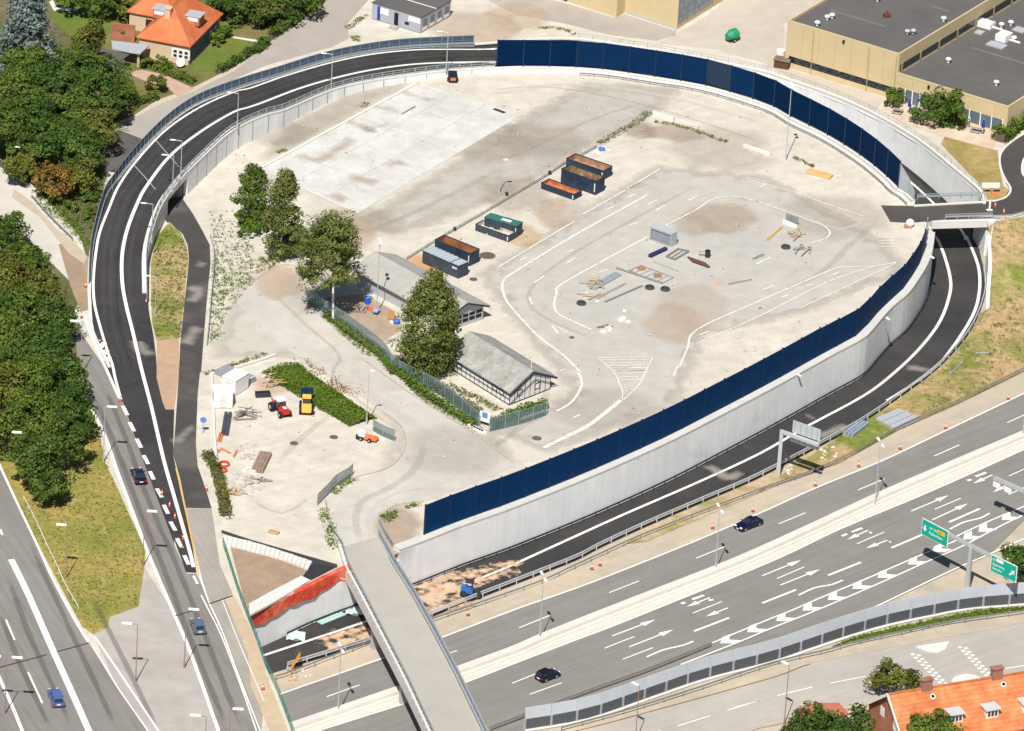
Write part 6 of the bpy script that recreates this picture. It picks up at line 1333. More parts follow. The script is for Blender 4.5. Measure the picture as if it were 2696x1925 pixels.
b=MB(); b.box((.6,0,.6),(1.8,1.0,.6)); b.box((1.5,.1,.55),(.5,1.2,.35)); b.build('body',m_oran,t,world=False,bevel=.08); b=MB(); b.box((-.7,0,.95),(1.2,1.1,.7)); b.box((-.7,0,1.36),(1.0,.9,.14)); b.build('hood',m_wht,t,world=False,bevel=.08); b=MB(); b.box((-1.3,0,.5),(.5,1.2,.6)); b.build('rear_frame',m_dkm,t,world=False); wheelpair(t,(-.7,.7),(-.6,.6),.34,.22)
t=thing('road_roller','small blue roller machine standing in the sand on the ramp','roller',P('D2 1880,470',ZL),-.1)
b=MB(); b.box((-.5,0,1.0),(1.7,1.3,.8)); b.box((-1.0,0,1.5),(.9,1.2,.3)); b.build('body',mat('blue_machine_paint',(.03,.15,.45),.5,.1,1),t,world=False,bevel=.08)
b=MB(); b.tube(Vector((1.0,-.7,.6)),Vector((1.0,.7,.6)),.6,n=18); b.tube(Vector((-1.0,-.7,.55)),Vector((-1.0,.7,.55)),.55,n=18); b.build('drum',m_dkm,t,world=False)
b=MB(); 
for y in (-.55,.55): b.bar(Vector((.1,y,1.0)),Vector((.2,y,2.4)),.08)
b.box((-.2,0,2.45),(1.2,1.3,.08)); b.bar(Vector((.4,-.7,.7)),Vector((1.0,-.72,.6)),.12); b.bar(Vector((.4,.7,.7)),Vector((1.0,.72,.6)),.12); b.build('roll_bar',m_dkm,t,world=False)
t=thing('cement_mixer','green and yellow towed tank standing on the pale forecourt near the warehouse','towed mixer',P('A3 1950,350'),.75)
b=MB(); b.tube(Vector((-.5,0,1.25)),Vector((.5,0,1.3)),1.0,1.0,n=16); b.tube(Vector((-.5,0,1.25)),Vector((-1.5,0,1.1)),1.0,.6,n=16); b.build('drum',mat('green_drum',(.02,.26,.13),.5,.15,1),t,world=False)
b=MB(); b.tube(Vector((.5,0,1.3)),Vector((1.15,0,1.45)),.92,.5,n=14); b.build('drum_mouth',mat('yellow_drum',(.75,.55,.08),.5,.08,1),t,world=False)
b=MB(); b.bar(Vector((-1.4,-.5,.5)),Vector((1.0,-.5,.5)),.14); b.bar(Vector((-1.4,.5,.5)),Vector((1.0,.5,.5)),.14); b.bar(Vector((-1.2,-.6,.5)),Vector((-1.2,.6,1.1)),.12); b.build('chassis',m_dkm,t,world=False); wheelpair(t,(-.4,),(-.75,.75),.4,.2)
t=thing('trailer','small dark trailer with reddish rear by the top railing in the yard','trailer',P('A2 1725,695'),math.pi/2+.1)
b=MB(); b.box((0,0,.9),(2.0,1.5,1.3)); b.box((-.9,0,1.62),(.4,1.3,.1)); b.build('body',mat('trailer_black',(.02,.02,.03),.5,.1,1),t,world=False,bevel=.1); b=MB(); b.box((-1.02,0,.8),(.06,.9,.5)); b.build('rear_panel',mat('pale_red',(.55,.18,.14),.6,.1,1),t,world=False); wheelpair(t,(0,),(-.8,.8),.35,.2); b=MB(); b.bar(Vector((1.0,0,.5)),Vector((2.0,0,.45)),.1); b.build('drawbar',m_dkm,t,world=False)
# white containers in the builders' yard
for lb,a,c,W,H in (('white site container with flat roof, nearer to the green fence','E1 165,1030','E1 545,1030',2.6,2.7),('white site container standing behind and right of the other one','E1 330,700','E1 600,790',3.6,2.6)):
    p,q=P(a),P(c); u=(q-p).normalized(); v=Vector((-u.y,u.x,0)); L_=(q-p).length; t=thing('white_container',lb,'site container',p+u*L_/2+v*W/2,math.atan2(u.y,u.x),'white site containers')
    b=MB(); b.box((0,0,H/2+.08),(L_,W,H-.1)); b.build('wall',m_wht,t,world=False); b=MB(); b.box((0,0,H+.04),(L_+.12,W+.12,.1)); b.box((0,0,H+.11),(L_*.9,W*.9,.05)); b.build('roof',mat('roof_white',(.84,.84,.82),.6,.03,1),t,world=False)
    b=MB(); b.box((0,-W/2-.03,1.2),(.95,.05,2.0)); b.build('door',m_concl,t,world=False)
    b=MB(); 
    for x in (-1,1): b.box((x*L_*.42,0,.06),(.2,W*.9,.12))
    b.build('skid',m_dkm,t,world=False)
# ---------------------------------------------------------------- trees and plants
LM={}
def lm(key):
    if key in LM: return LM[key]
    c={'dark':((.038,.086,.014),(.125,.20,.032)),'mid':((.055,.112,.014),(.175,.24,.038)),'olive':((.082,.105,.015),(.235,.24,.045)),'birch':((.075,.11,.018),(.27,.29,.08)),'bright':((.065,.14,.012),(.18,.28,.030)),
       'spruce':((.12,.17,.155),(.30,.37,.34)),'rust':((.17,.105,.02),(.36,.23,.045)),'lime':((.075,.15,.010),(.19,.28,.028)),'weed':((.12,.15,.03),(.30,.29,.09)),'dry':((.26,.14,.055),(.45,.26,.12))}[key]
    LM[key]=leafmat('leaves_'+key,c[0],c[1]); return LM[key]
m_bark=mat('bark',(.12,.09,.065),.9,.2,1.5); m_birch=mat('birch_bark',(.66,.64,.60),.8,.18,2,fine=4)
TS=[100]
def tree(label,px,hc,rx,rz,key='mid',shape='round',n=2600,lumps=34,zg=0,trunk=True,size=.55,name='tree',cat='tree',group=None,bark=None,ry=None,leaf2=None,tr=.2,base=None,clump=1.0):
    """px: crown centre in the survey, at height hc above the ground zg"""
    TS[0]+=1; c=P(px,zg+hc); ry=ry or rx
    t=thing(name,label,cat,Vector((c.x,c.y,zg)),0,group)
    if base: 
        bp=P(base,zg); t.location=bp
    pts,nr,tn=crown_points(rx,ry,rz,n,TS[0],lumps,shape,clump); pts=pts+np.array([c.x-t.location.x,c.y-t.location.y,hc])
    pts[:,2]=np.maximum(pts[:,2],.05)
    o=leaf_mesh('crown',pts,nr,size,lm(key),TS[0],tn,parent=t)
    if trunk:
        b=MB(); r=random.Random(TS[0]); top=Vector((c.x-t.location.x,c.y-t.location.y,hc+rz*.45)); z0=Vector((0,0,0)); mid=z0.lerp(top,.5)+Vector((r.uniform(-.2,.2),r.uniform(-.2,.2),0))
        b.tube(z0,mid,tr,tr*.7,n=8); b.tube(mid,top,tr*.7,tr*.25,n=7)
        for k in range(7):
            a=r.uniform(0,6.28); s_=z0.lerp(top,r.uniform(.45,.9)); e=s_+Vector((math.cos(a)*rx*.6,math.sin(a)*ry*.6,rz*r.uniform(.15,.5))); b.tube(s_,e,tr*.35,tr*.1,n=5)
        b.build('trunk',bark or m_bark,t,world=False)
    return t
def hedge(label,pts,w,h,key='mid',name='hedge',z=0,dens=26,size=.42,group=None,lumpy=.25):
    TS[0]+=1; rs=np.random.RandomState(TS[0]); fine=resample(pts,.5); ns=normals(fine); P_=[];N_=[];T_=[]
    for p,n_ in zip(fine,ns):
        hh=h*(1+lumpy*math.sin(p.x*1.3+p.y*.9)+lumpy*.6*rs.normal()*.4); k=max(8,int(dens*(w+2*h)*.5)); tt=rs.uniform(.2,.8)
        for i in range(k):
            u=rs.uniform(-1,1); v=rs.uniform(0,1); 
            if rs.rand()<.5: v=rs.uniform(.7,1)
            else: u=math.copysign(rs.uniform(.8,1),u)
            P_.append((p.x+n_.x*u*w/2+rs.uniform(-.3,.3),p.y+n_.y*u*w/2+rs.uniform(-.3,.3),z+max(.05,v*hh))); N_.append((n_.x*u*.8,n_.y*u*.8,.35+v*.7)); T_.append(tt)
    c=fine[len(fine)//2]; t=thing(name,label,'hedge',Vector((c.x,c.y,z)),0,group); A=np.array(P_)-np.array([c.x,c.y,z])
    leaf_mesh('foliage',A,np.array(N_),size,lm(key),TS[0],np.array(T_),parent=t)
    b=MB(); b.wall([p-t.location for p in flat(off(resample(pts,1.5),-w*.3),z)],0,h*.6,w*.6); b.build('inner_stems',m_bark,t,world=False)
    return t
def cover(name,polys,key,n,hmin,hmax,size,z=0,kind='stuff'):
    """ground cover: uncountable tufts scattered inside outlines"""
    TS[0]+=1; rs=np.random.RandomState(TS[0]); P_=[];T_=[]
    for pts,wgt in polys:
        x0=min(p.x for p in pts);x1=max(p.x for p in pts);y0=min(p.y for p in pts);y1=max(p.y for p in pts); m_=int(n*wgt); got=0;tries=0
        while got<m_ and tries<m_*12:
            tries+=1; x=rs.uniform(x0,x1);y=rs.uniform(y0,y1)
            if not inside((x,y),pts): continue
            k=rs.randint(4,11); got+=1; h=rs.uniform(hmin,hmax); tt=rs.uniform(.1,.9); rr=h*rs.uniform(.6,1.6)
            for i in range(k): P_.append((x+rs.normal()*rr*.5,y+rs.normal()*rr*.5,z+rs.uniform(.05,1)*h)); T_.append(tt)
    A=np.array(P_); o=leaf_mesh(name,A,np.tile([0,0,.8],(len(A),1)),size,lm(key),TS[0],np.array(T_)); o['kind']=kind; return o
def band(s,w,z=0):
    c=cr(L(s,z),4); n=normals(c); return [p+a*w/2 for p,a in zip(c,n)]+[p-a*w/2 for p,a in zip(c,n)][::-1]
# -- western wood
gN='trees along the west road'
tree('tall blue-grey spruce in the top left corner','V 60,70',8.5,5.6,9.0,'spruce','cone',12000,120,size=.66)
for lb,px,hc,r,rz,key,shape in (
 ('slender olive tree right of the blue-grey spruce','V 200,100',7,3.3,5,'olive','egg'),
 ('dark round tree in front of the slate-roofed carport','V 222,195',5.8,4.6,4.8,'dark','round'),
 ('broad dark tree directly below the blue-grey spruce','V 112,195',6,5.2,4.6,'dark','round'),
 ('dark tree at the left edge below the spruce','V 25,215',6,4.4,4.8,'mid','round'),
 ('dark rounded tree nearest the loop fence, below the hedge garden','V 212,288',4.6,3.5,3.6,'olive','round'),
 ('big dark green tree right of the long white lamp head','V 122,312',5.5,5.2,4.4,'dark','round'),
 ('tree at the left edge above the long white lamp head','V 18,290',5.5,4.0,4.2,'mid','round'),
 ('low tree under the long white lamp head','V 48,372',3.2,2.8,2.6,'olive','round'),
 ('orange-brown tree beside the loop fence','V 122,402',3.6,2.9,3.0,'rust','round'),
 ('thin olive-brown tree beside the orange-brown one','V 178,392',3.6,2.6,3.0,'olive','round'),
 ('dark bushy tree by the dark street end','V 250,232',4.2,2.8,3.4,'dark','round')):
    tree(lb,px,hc,r,rz,key,shape,int(640*r*rz**.5),46,group='trees in the upper left wood',size=.5)
tree('bright green shrub on the bank below the orange-brown tree','V 196,432',1.0,1.9,1.3,'mid','round',900,14,trunk=True,size=.4,name='shrub',cat='shrub',tr=.06)
tree('pale green shrub on the bank near the loop wall','V 205,475',.9,2.0,1.1,'bright','round',800,14,trunk=True,size=.4,name='shrub',cat='shrub',tr=.06)
tree('small shrub on the bank above the pale road','V 160,455',.9,1.6,1.0,'mid','round',600,12,trunk=True,size=.4,name='shrub',cat='shrub',tr=.06)
W=(('dark tree at the top tip of the west tree belt','V 18,520',4,3.2,3.4,'dark'),('tree in the west belt next to the pale road, second from its top tip','V 58,585',4.2,3.4,3.6,'mid'),('olive-topped tree at the left edge beside the pale road','V 22,615',4.6,3.6,3.8,'olive'),
 ('tree with brownish top in the west belt where the pale road bends','V 92,650',4.4,3.5,3.4,'olive'),('dark tree at the left edge, level with the loop fence end','V 40,690',5,4,4,'mid'),('round dark tree of the west belt nearest the end of the pale road','V 125,712',4.2,3.2,3.4,'dark'),
 ('broad tree at the left edge, level with the striped wedge','V 30,770',5,4.2,4.2,'mid'),('tree in the west belt overhanging the west road by the striped wedge','V 105,775',5,3.8,4,'dark'),('big tree in the west belt casting shadow on the west road','V 140,840',4.8,3.6,4,'dark'),
 ('large dark tree in the middle of the west belt','V 70,850',5.4,4.6,4.6,'mid'),('large tree at the left edge, level with the first rusty lamp','V 15,870',5,4,4.4,'olive'),('tree in the west belt beside the first rusty lamp','V 150,920',4.8,3.5,4,'dark'),
 ('large tree with pale lamp head in front of it','V 70,935',5.4,4.5,4.6,'mid'),('tree at the left edge next to the leftmost road','V 22,960',4.2,3.2,3.8,'olive'),('dark tree of the west belt beside the black car','V 145,985',4.6,3.5,3.8,'dark'),
 ('dark tree near the lower end of the west belt','V 80,1025',4.6,3.8,3.8,'dark'),('lowest small tree at the bottom tip of the west belt','V 108,1082',3.0,2.7,2.6,'dark'))
for lb,px,hc,r,rz,key in W: tree(lb,px,hc,r,rz,key,'round',int(680*r*rz**.5),50,group=gN,size=.5)
for lb,px,hc,r,rz,key in (('dark tree filling the gap between spruce and broad dark tree','V 60,150',5,4,3.8,'mid'),('tree behind the orange-brown one at the dark street end','V 175,345',4.6,3.6,3.8,'dark'),('tree at the left edge between lamp head and spruce','V 60,255',5.5,4.4,4.2,'dark'),('tree of the upper wood nearest the slate carport roof','V 168,150',5.5,3.8,4.2,'dark'),('tall tree in the upper wood right of its centre','V 165,255',5.4,4.2,4.2,'mid')):
    tree(lb,px,hc,r,rz,key,'round',int(640*r*rz**.5),46,group='trees in the upper left wood',size=.5)
cover('undergrowth',[(L('V 60,420 150,330 240,330 235,400 205,520 190,520 120,470',0),.5),(L('V -30,300 60,300 150,250 270,250 280,290 200,330 100,400 40,380',0),.35),(L('V 0,100 120,120 200,160 200,220 0,260',0),.15)],'mid',700,.3,1.1,.38)
cover('bank_weeds',[(L('V 70,425 150,450 205,530 195,560 150,510 100,470',0),1)],'lime',220,.2,.7,.3)
# -- yard trees
tree('birch tree with white trunk nearest the white slab','V 632,474',7.8,3.4,7.6,'birch','egg',15000,170,size=.38,bark=m_birch,base='B2 240,665',tr=.16,clump=.85)
tree('dark green bushy tree left of the nearest birch','V 562,436',5.2,3.3,5.4,'mid','egg',9000,95,size=.4,tr=.15)
tree('bright green bush at the foot of the dark tree','V 555,510',1.2,2.0,1.4,'bright','round',900,16,name='bush',cat='bush',size=.4,tr=.06)
tree('leaning birch tree with white trunk beside the mesh fence','V 733,578',10.2,4.6,8.0,'birch','round',20000,210,size=.38,bark=m_birch,base='B2 705,1195',tr=.2,clump=.75)
tree('tall pointed birch between the two yard sheds','V 957,716',8.6,5.2,8.8,'birch','egg',24000,260,size=.38,bark=m_birch,tr=.2,clump=.7)
tree('round green shrub at the warehouse corner','A4 1160,838',1.6,1.9,1.8,'mid','round',1400,20,name='shrub',cat='shrub',size=.42,tr=.07)
tree('large broad shrub in front of the warehouse terrace','A4 1510,930',2.6,3.5,3.0,'dark','round',3000,34,name='shrub',cat='shrub',size=.46,tr=.1)
tree('tall bright shrub right of the broad one on the terrace','A4 1680,950',2.9,2.8,3.6,'mid','egg',2600,34,name='shrub',cat='shrub',size=.46,tr=.1)
hedge('thick bright green hedge at the right end of the warehouse terrace',L('A4 2060,1215 2180,1110 2300,1020',0),3.0,2.1,'bright')
tree('dark spreading tree at the right edge behind the green sign','D4 2262,190',3.5,3.4,3.6,'dark','round',3200,36,zg=ZL,size=.5)
tree('bushy olive shrub at the back gable of the brick house','D4 1185,1195',2.6,3.6,2.8,'olive','round',3200,36,zg=ZL,size=.46)
tree('large dark tree at the bottom edge in front of the red shed','D4 480,1650',3.4,4.6,3.6,'dark','round',4200,40,zg=ZL,size=.5)
tree('dark tree at the bottom edge beside the brick gable','D4 790,1640',3.2,4.0,3.4,'dark','round',3600,40,zg=ZL,size=.5)
tree('dark tree at the bottom edge in front of the tiled roof','D4 1500,1640',4.4,3.6,3.6,'mid','round',3600,40,zg=ZL,size=.5)
# -- gardens at the top left
sheet('lawn',L('A1 420,-40 1100,-60 1160,170 880,300 620,330 430,150',0),m_lawn,.05)
sheet('lawn',L('A1 1640,590 1890,630 2250,350 2000,320 1880,350 1700,490',0),m_lawn,.05)
sheet('garden_soil',L('A1 1100,-60 2600,-60 A2 600,-60 640,20 330,240 A1 2000,575 1660,745 1340,860 1150,985 960,1060 700,700 800,400',0),mat('garden_ground',(.20,.165,.07),.95,.22,.6,col2=(.12,.135,.03),mix_scale=.15,fine=2),.026)
sheet('drive',L('A1 1060,620 1215,600 1400,640 1660,760 1520,830 1440,760 1230,690',0),mat('pink_paving',(.50,.33,.26),.9,.1,.6),.056)
sheet('garden_path',L('A1 1970,310 2240,350 2230,370 1980,325',0),m_concl,.057); sheet('garden_path',L('A1 450,0 480,60 660,80 660,95 460,95 420,20',0),m_concl,.058)
tree('cone shaped clipped bush on the villa drive','A1 1325,715',1.7,1.7,1.8,'olive','round',1500,24,name='bush',cat='bush',size=.36,tr=.07)
hedge('square clipped hedge beside the villa drive, near the loop fence',L('A1 1090,740 1150,900 1330,850',0),1.3,1.5,'mid')
hedge('low hedge in front of the villa window',L('A1 1200,545 1330,590 1500,660 1650,715',0),1.5,1.1,'mid')
hedge('long dark hedge between villa lawn and pavement',L('A1 1870,630 2060,520 2280,370 A2 40,460 140,390',0),1.0,1.3,'dark')
hedge('green hedge at the far end of the villa garden, along the pavement',L('A2 170,340 330,230 440,140 580,40 640,-30',0),1.0,1.6,'mid')
hedge('hedge across the top of the villa garden',L('A1 1880,150 2020,190 2250,220 A2 60,190 260,240',0),1.6,1.6,'mid')
tree('bright round bush at the corner of the villa','A1 1850,330',1.1,1.5,1.2,'lime','round',1100,18,name='bush',cat='bush',size=.36,tr=.06)
tree('taller bright bush behind the one at the villa corner','A1 1925,275',1.2,1.5,1.3,'lime','round',1100,18,name='bush',cat='bush',size=.36,tr=.06)
for lb,px,r,rz,key in (('dark tree at the top edge right of the villa roof','A1 1960,50',4.0,3.2,'dark'),('dark tree at the top edge, second from the villa roof','A1 2150,60',4.2,3.4,'dark'),('dark tree at the top edge left of the back street','A2 260,40',4.2,3.6,'dark'),('dark tree at the top edge closest to the back street','A2 430,20',3.6,3.6,'mid'),('olive tree at the top edge in the villa garden','A2 110,70',3.6,2.8,'olive'),('tree at the top edge behind the villa wing','A1 830,20',4.4,3.4,'mid'),('tree at the top edge left of the villa wing','A1 1010,40',3.4,2.6,'olive'),('low tree at the top edge above the small lawn','A1 620,-10',3.6,2.4,'lime')):
    tree(lb,px,3.2,r,rz,key,'round',int(360*r*rz**.5),28,group='trees at the top of the villa garden',size=.52)
for lb,px,r,key in (('small shrub in front of the villa wall','A1 1400,530',1.5,'mid'),('small shrub by the carport pillar','A1 1250,530',1.1,'mid'),('shrub beside the villa wing door','A1 1030,280',1.3,'olive'),('narrow dark conifer in front of the villa wing lawn','A1 850,260',.9,'dark')):
    tree(lb,px,1.3,r,1.3,key,'round',700,14,name='shrub',cat='shrub',size=.36,tr=.06)
# -- ivy bank in the builders' yard
rsb=np.random.RandomState(5)
bk=thing('ivy_bank','bright green overgrown bank along the access road behind the loader','overgrown bank',P('C2 560,300'))
ctr=resample(L('C2 260,70 420,190 640,330 830,450 960,530',0),.45); pp=[];nn2=[];tt=[]
nb_=normals(ctr)
for i,(p,n_) in enumerate(zip(ctr,nb_)):
    f=i/len(ctr); w_=3.4*(1-.25*f)
    for k in range(150):
        u=rsb.uniform(-1,1); h=(1-u*u)*.75+rsb.uniform(0,.2); q=p+n_*u*w_; pp.append((q.x-bk.location.x+rsb.normal()*.12,q.y-bk.location.y+rsb.normal()*.12,h)); nn2.append((n_.x*u*.4,n_.y*u*.4,.8)); tt.append(.5+.3*math.sin(q.x*.9)*math.cos(q.y*.7))
leaf_mesh('foliage',np.array(pp),np.array(nn2),.32,lm('lime'),77,np.array(tt),parent=bk)
b=MB(); 
for i in range(len(ctr)-1):
    f=i/len(ctr); w_=3.2*(1-.25*f); a,c=ctr[i]-bk.location,ctr[i+1]-bk.location; n_=nb_[i]; b.add([a-n_*w_,a+Vector((0,0,.6)),a+n_*w_,c-n_*w_,c+Vector((0,0,.6)),c+n_*w_],[(0,3,4,1),(1,4,5,2)])
b.build('soil',m_soil,bk,world=False)
# reddish seed heads along its upper edge
cover('dry_seed_heads',[(band('C2 430,20 600,110 760,250 890,320',1.6),1)],'dry',46,.7,1.5,.34)
# -- uncountable low growth
cover('weeds',[(L('B1 1790,250 2000,330 2274,700 2100,900 1900,960 1860,700',0),.22),(L('B2 -100,700 150,690 60,800 -120,1050 -250,1200 -300,900',0),.10),(L('B1 1830,560 1930,800 1900,1300 1800,1380 1790,1000',0),.16),(band('E3 700,1000 1000,1250 1350,1560 1600,1800',1.2),.10),(band('C2 1250,90 1500,330 1750,480 1950,600',1.6),.14),(band('C2 620,1270 670,1420 700,1560 730,1610',1.6),.10),(band('C2 700,1140 780,1060 880,1010',1.4),.06),(L('C2 1110,1330 1250,1270 1260,1340 1160,1390',0),.06),(band('C1 1760,800 1880,1000 1940,1280 1950,1370',1.8),.14),(band('C2 1320,1260 1430,1235',.8),.02),(band('A2 1000,880 960,920',1.0),.01)],'lime',1500,.12,.5,.22)
cover('dry_weeds',[(band('A3 800,1240 950,1150 1100,1060 1240,960',1.4),.22),(band('A3 1280,1040 1480,1080 1650,1130 1900,1220',1.0),.14),(band('A2 230,1310 300,1280',.8),.03),(band('C1 1760,120 2274,-60',.9),.12),(band('A2 820,250 980,130',1.2),.08),(L('A2 840,320 930,310 940,360 860,350',0),.04),(band('A3 280,240 480,250 600,300',.8),.06),(band('A4 300,1350 400,1390 480,1430',.9),.06),(L('E6 200,1060 700,1300 1050,1500 900,1520 500,1300 200,1120',0),.2),(L('B2 150,760 250,680 200,640 50,650',0),.1)],'weed',800,.12,.45,.24)
cover('embankment_tufts',[(sl_left[3:]+[Vector((p.x,p.y,0)) for p in L('C4 2000,250 2200,100',ZL)],.0)] if False else [(L('D4 650,900 900,805 1400,690 1900,590 2274,565 2274,590 1700,675 1200,775 800,870',ZL),1.0)],'lime',420,.15,.45,.3,z=ZL)
cover('grass_tufts',[(L('C1 830,560 1000,1120 1230,1600 D1 1220,230 1170,540 930,630 800,780 560,440 330,0 C1 160,1230 400,1150 700,800',0),1.0)],'weed',1500,.05,.16,.22)
cover('median_tufts',[(L('B1 1450,360 1600,560 1580,1000 1540,1340 1330,1330 1300,900 1320,560',0),1.0)],'weed',520,.08,.3,.26)
hedge('dark ragged hedge strip between cycle path rail and builders\' yard',L('C1 1770,800 1850,950 1900,1150 1930,1330',0),1.4,.8,'olive',dens=18)
hedge('rough green growth along the mesh fence beside the leaning birch',L('E3 760,1010 1100,1270 1500,1560 1850,1830 C2 1230,120',0),1.3,1.1,'bright',dens=22,size=.34)
hedge('rough green growth inside the mesh fence behind the timber shed',L('C2 1250,20 1500,190 1750,350 1950,480',0),1.6,1.3,'olive',dens=22,size=.34)
hedge('climbing green growth on the mesh fence beside the timber shed',L('C2 1270,120 1480,300 1700,440 1900,560',0),1.0,1.5,'bright',dens=20)
hedge('green growth on the mesh fence at the front corner of the timber shed',L('C2 2060,560 2160,530 2274,490 C3 60,480 330,400',0),1.3,1.4,'bright',dens=22)
# ---------------------------------------------------------------- mesh fences round the sheds
def mesh_fence(label,s,h=2.4):
    return rail_thing('mesh_fence',label,'fence',cr(L(s,0),3),2.6,h,((h-.05,.05,.05),(.08,.04,.04)),.08,m=mat('fence_post_steel',(.36,.42,.43),.5,.05,1,metal=.2),bars=.42,barm=mat('fence_mesh',(.17,.26,.26),.55,.08,1,metal=.1),panel=(.1,h-.1,mat('fence_infill',(.14,.21,.21),.6,.1,1,alpha=.45)))
mesh_fence('tall blue-green mesh fence along the yard sheds beside the access road','E3 370,720 700,950 1100,1200 1500,1480 1900,1800 C2 1240,100 1560,260 1800,440 1950,565')
mesh_fence('short mesh fence at the front corner of the timber shed','C2 2040,610 2210,570 C3 40,560 150,540 350,470')
mesh_fence('mesh fence panel at the lower end of the ivy bank','C2 1045,600 1130,650 1230,690',2.0)

EB=BVHTree.FromPolygons([v.co for v in emb.data.vertices],[tuple(p.vertices) for p in emb.data.polygons])
rse=np.random.RandomState(9); P_=[];T_=[]
for k in range(1500):
    q=(rse.uniform(2200,2690),rse.uniform(585,1180)); d=(_fw*F+RT*(q[0]-1348)-UP*(q[1]-962.5)).normalized(); h=EB.ray_cast(CAM,d)
    if not h[0] or math.sin(q[0]*.021+q[1]*.017)+rse.normal()*.6<.1: continue
    tt=rse.uniform(.1,.9); hh=rse.uniform(.1,.4)
    for i in range(rse.randint(5,12)): P_.append((h[0].x+rse.normal()*.3,h[0].y+rse.normal()*.3,h[0].z+rse.uniform(.03,1)*hh)); T_.append(tt)
o=leaf_mesh('embankment_weeds',np.array(P_),np.tile([0,0,.8],(len(P_),1)),.27,lm('weed'),311,np.array(T_)); o['kind']='stuff'
# ---------------------------------------------------------------- small things of the site
def blob(name,label,cat,pieces,px,z=0,rz=0,group=None):
    """small thing: list of (part name, MB, material)"""
    t=thing(name,label,cat,P(px,z),rz,group)
    for n_,b,m in pieces: b.build(n_,m,t,world=False)
    return t
m_cone=mat('cone_orange',(.75,.10,.03),.5,.05,1); m_wood=mat('timber',(.48,.33,.18),.85,.15,1.2); m_woodg=mat('grey_timber',(.33,.29,.25),.9,.2,1.5); m_pink=mat('orange_pipe',(.68,.20,.10),.6,.1,1); m_rubble=mat('rubble',(.50,.47,.43),.95,.2,1.5,fine=4)
def cone_proto(p,label):
    t=thing('traffic_cone',label,'traffic cone',p,0,'traffic cones')
    b=MB(); b.box((0,0,.03),(.4,.4,.06)); b.build('foot',m_dkm,t,world=False); b=MB(); b.tube(Vector((0,0,.06)),Vector((0,0,.75)),.15,.03,n=10); b.build('cone',m_cone,t,world=False); b=MB(); b.tube(Vector((0,0,.36)),Vector((0,0,.52)),.108,.077,n=10); b.build('stripe',m_wht,t,world=False)
    return t
cone0=None
for lb,px,z in (('traffic cone on the hard shoulder, left of the dark saloon','C3 1775,1435',ZL),('traffic cone on the hard shoulder, just above the dark saloon','C3 2120,1290',ZL),('traffic cone on the hard shoulder below the sign seen from behind','C4 490,1070',ZL),('traffic cone on the hard shoulder right of the sign shadow','C4 860,905',ZL),('traffic cone on the hard shoulder above the double lamp','C4 1215,755',ZL),('traffic cone on the hard shoulder below the stacked panels','C4 1605,580',ZL),('traffic cone on the hard shoulder at the far right','C4 2140,330',ZL),('left one of two cones together on the hard shoulder','D3 742,240',ZL),('right one of two cones together on the hard shoulder','D3 812,208',ZL),('traffic cone on the hard shoulder beside the sand on the ramp','D2 1860,635',ZL),
 ('traffic cone on the side road nearest the small bridge','E8 1775,785',0),('traffic cone on the side road by the railing end','E8 1915,890',0),('traffic cone at the bottom tip of the dark merge, lowest','C1 1565,1530',0),('traffic cone at the dark merge, second from the bottom tip','C1 1495,1350',0),('traffic cone at the dark merge, third from the bottom tip','C1 1450,1250',0),('traffic cone between the dashes beside the black car','C1 1385,1150',0),('cone at the lower point of the white wedge','C1 1030,350',0),('cone beside the striped wedge on the west road','B1 700,1160',0),('cone at the end of the loop guardrail','B1 1250,1040',0),('cone beside the barred fence end','B1 735,900',0),('cone at the foot of the green fence by the white road line','D1 2250,1270',0),('cone beside the cycle path rail','C1 1765,1110',0)):
    if cone0 is None: cone0=cone_proto(P(px,z),lb)
    else: dup(cone0,P(px,z),0.3,lb,scale=(1.25,1.25,1.35))
cone0.scale=(1.25,1.25,1.35)
def pipes(label,a,b_,n,r,m,z=0,name='pipe_stack',cat='pipes',off_=.0):
    p,q=P(a,z),P(b_,z); t=thing(name,label,cat,p); d=(q-p).normalized(); nn_=Vector((-d.y,d.x,0))
    for k in range(n): b=MB(); o_=nn_*(k*2.2*r); b.tube(p+o_+Vector((0,0,r)),q+o_+Vector((0,0,r)),r,n=10); b.build('pipe',m,t)
    b=MB(); 
    for f in (.2,.8): c=p.lerp(q,f); b.bar(c-nn_*.3+Vector((0,0,.02)),c+nn_*(n*2.2*r)+Vector((0,0,.02)),.1,.04)
    b.build('batten',m_woodg,t); return t
def beams(label,a,b_,n,w_,h,m,z=0,gap=.12,name='beam_stack',cat='beams'):
    p,q=P(a,z),P(b_,z); t=thing(name,label,cat,p); d=(q-p).normalized(); nn_=Vector((-d.y,d.x,0))
    for k in range(n): b=MB(); o_=nn_*(k*(w_+gap)); b.bar(p+o_+Vector((0,0,h/2+.08)),q+o_+Vector((0,0,h/2+.08)),w_,h); b.build('beam',m,t)
    b=MB()
    for f in (.15,.85): c=p.lerp(q,f); b.bar(c-nn_*.2+Vector((0,0,.04)),c+nn_*(n*(w_+gap))+Vector((0,0,.04)),.12,.07)
    b.build('bearer',m_woodg,t); return t
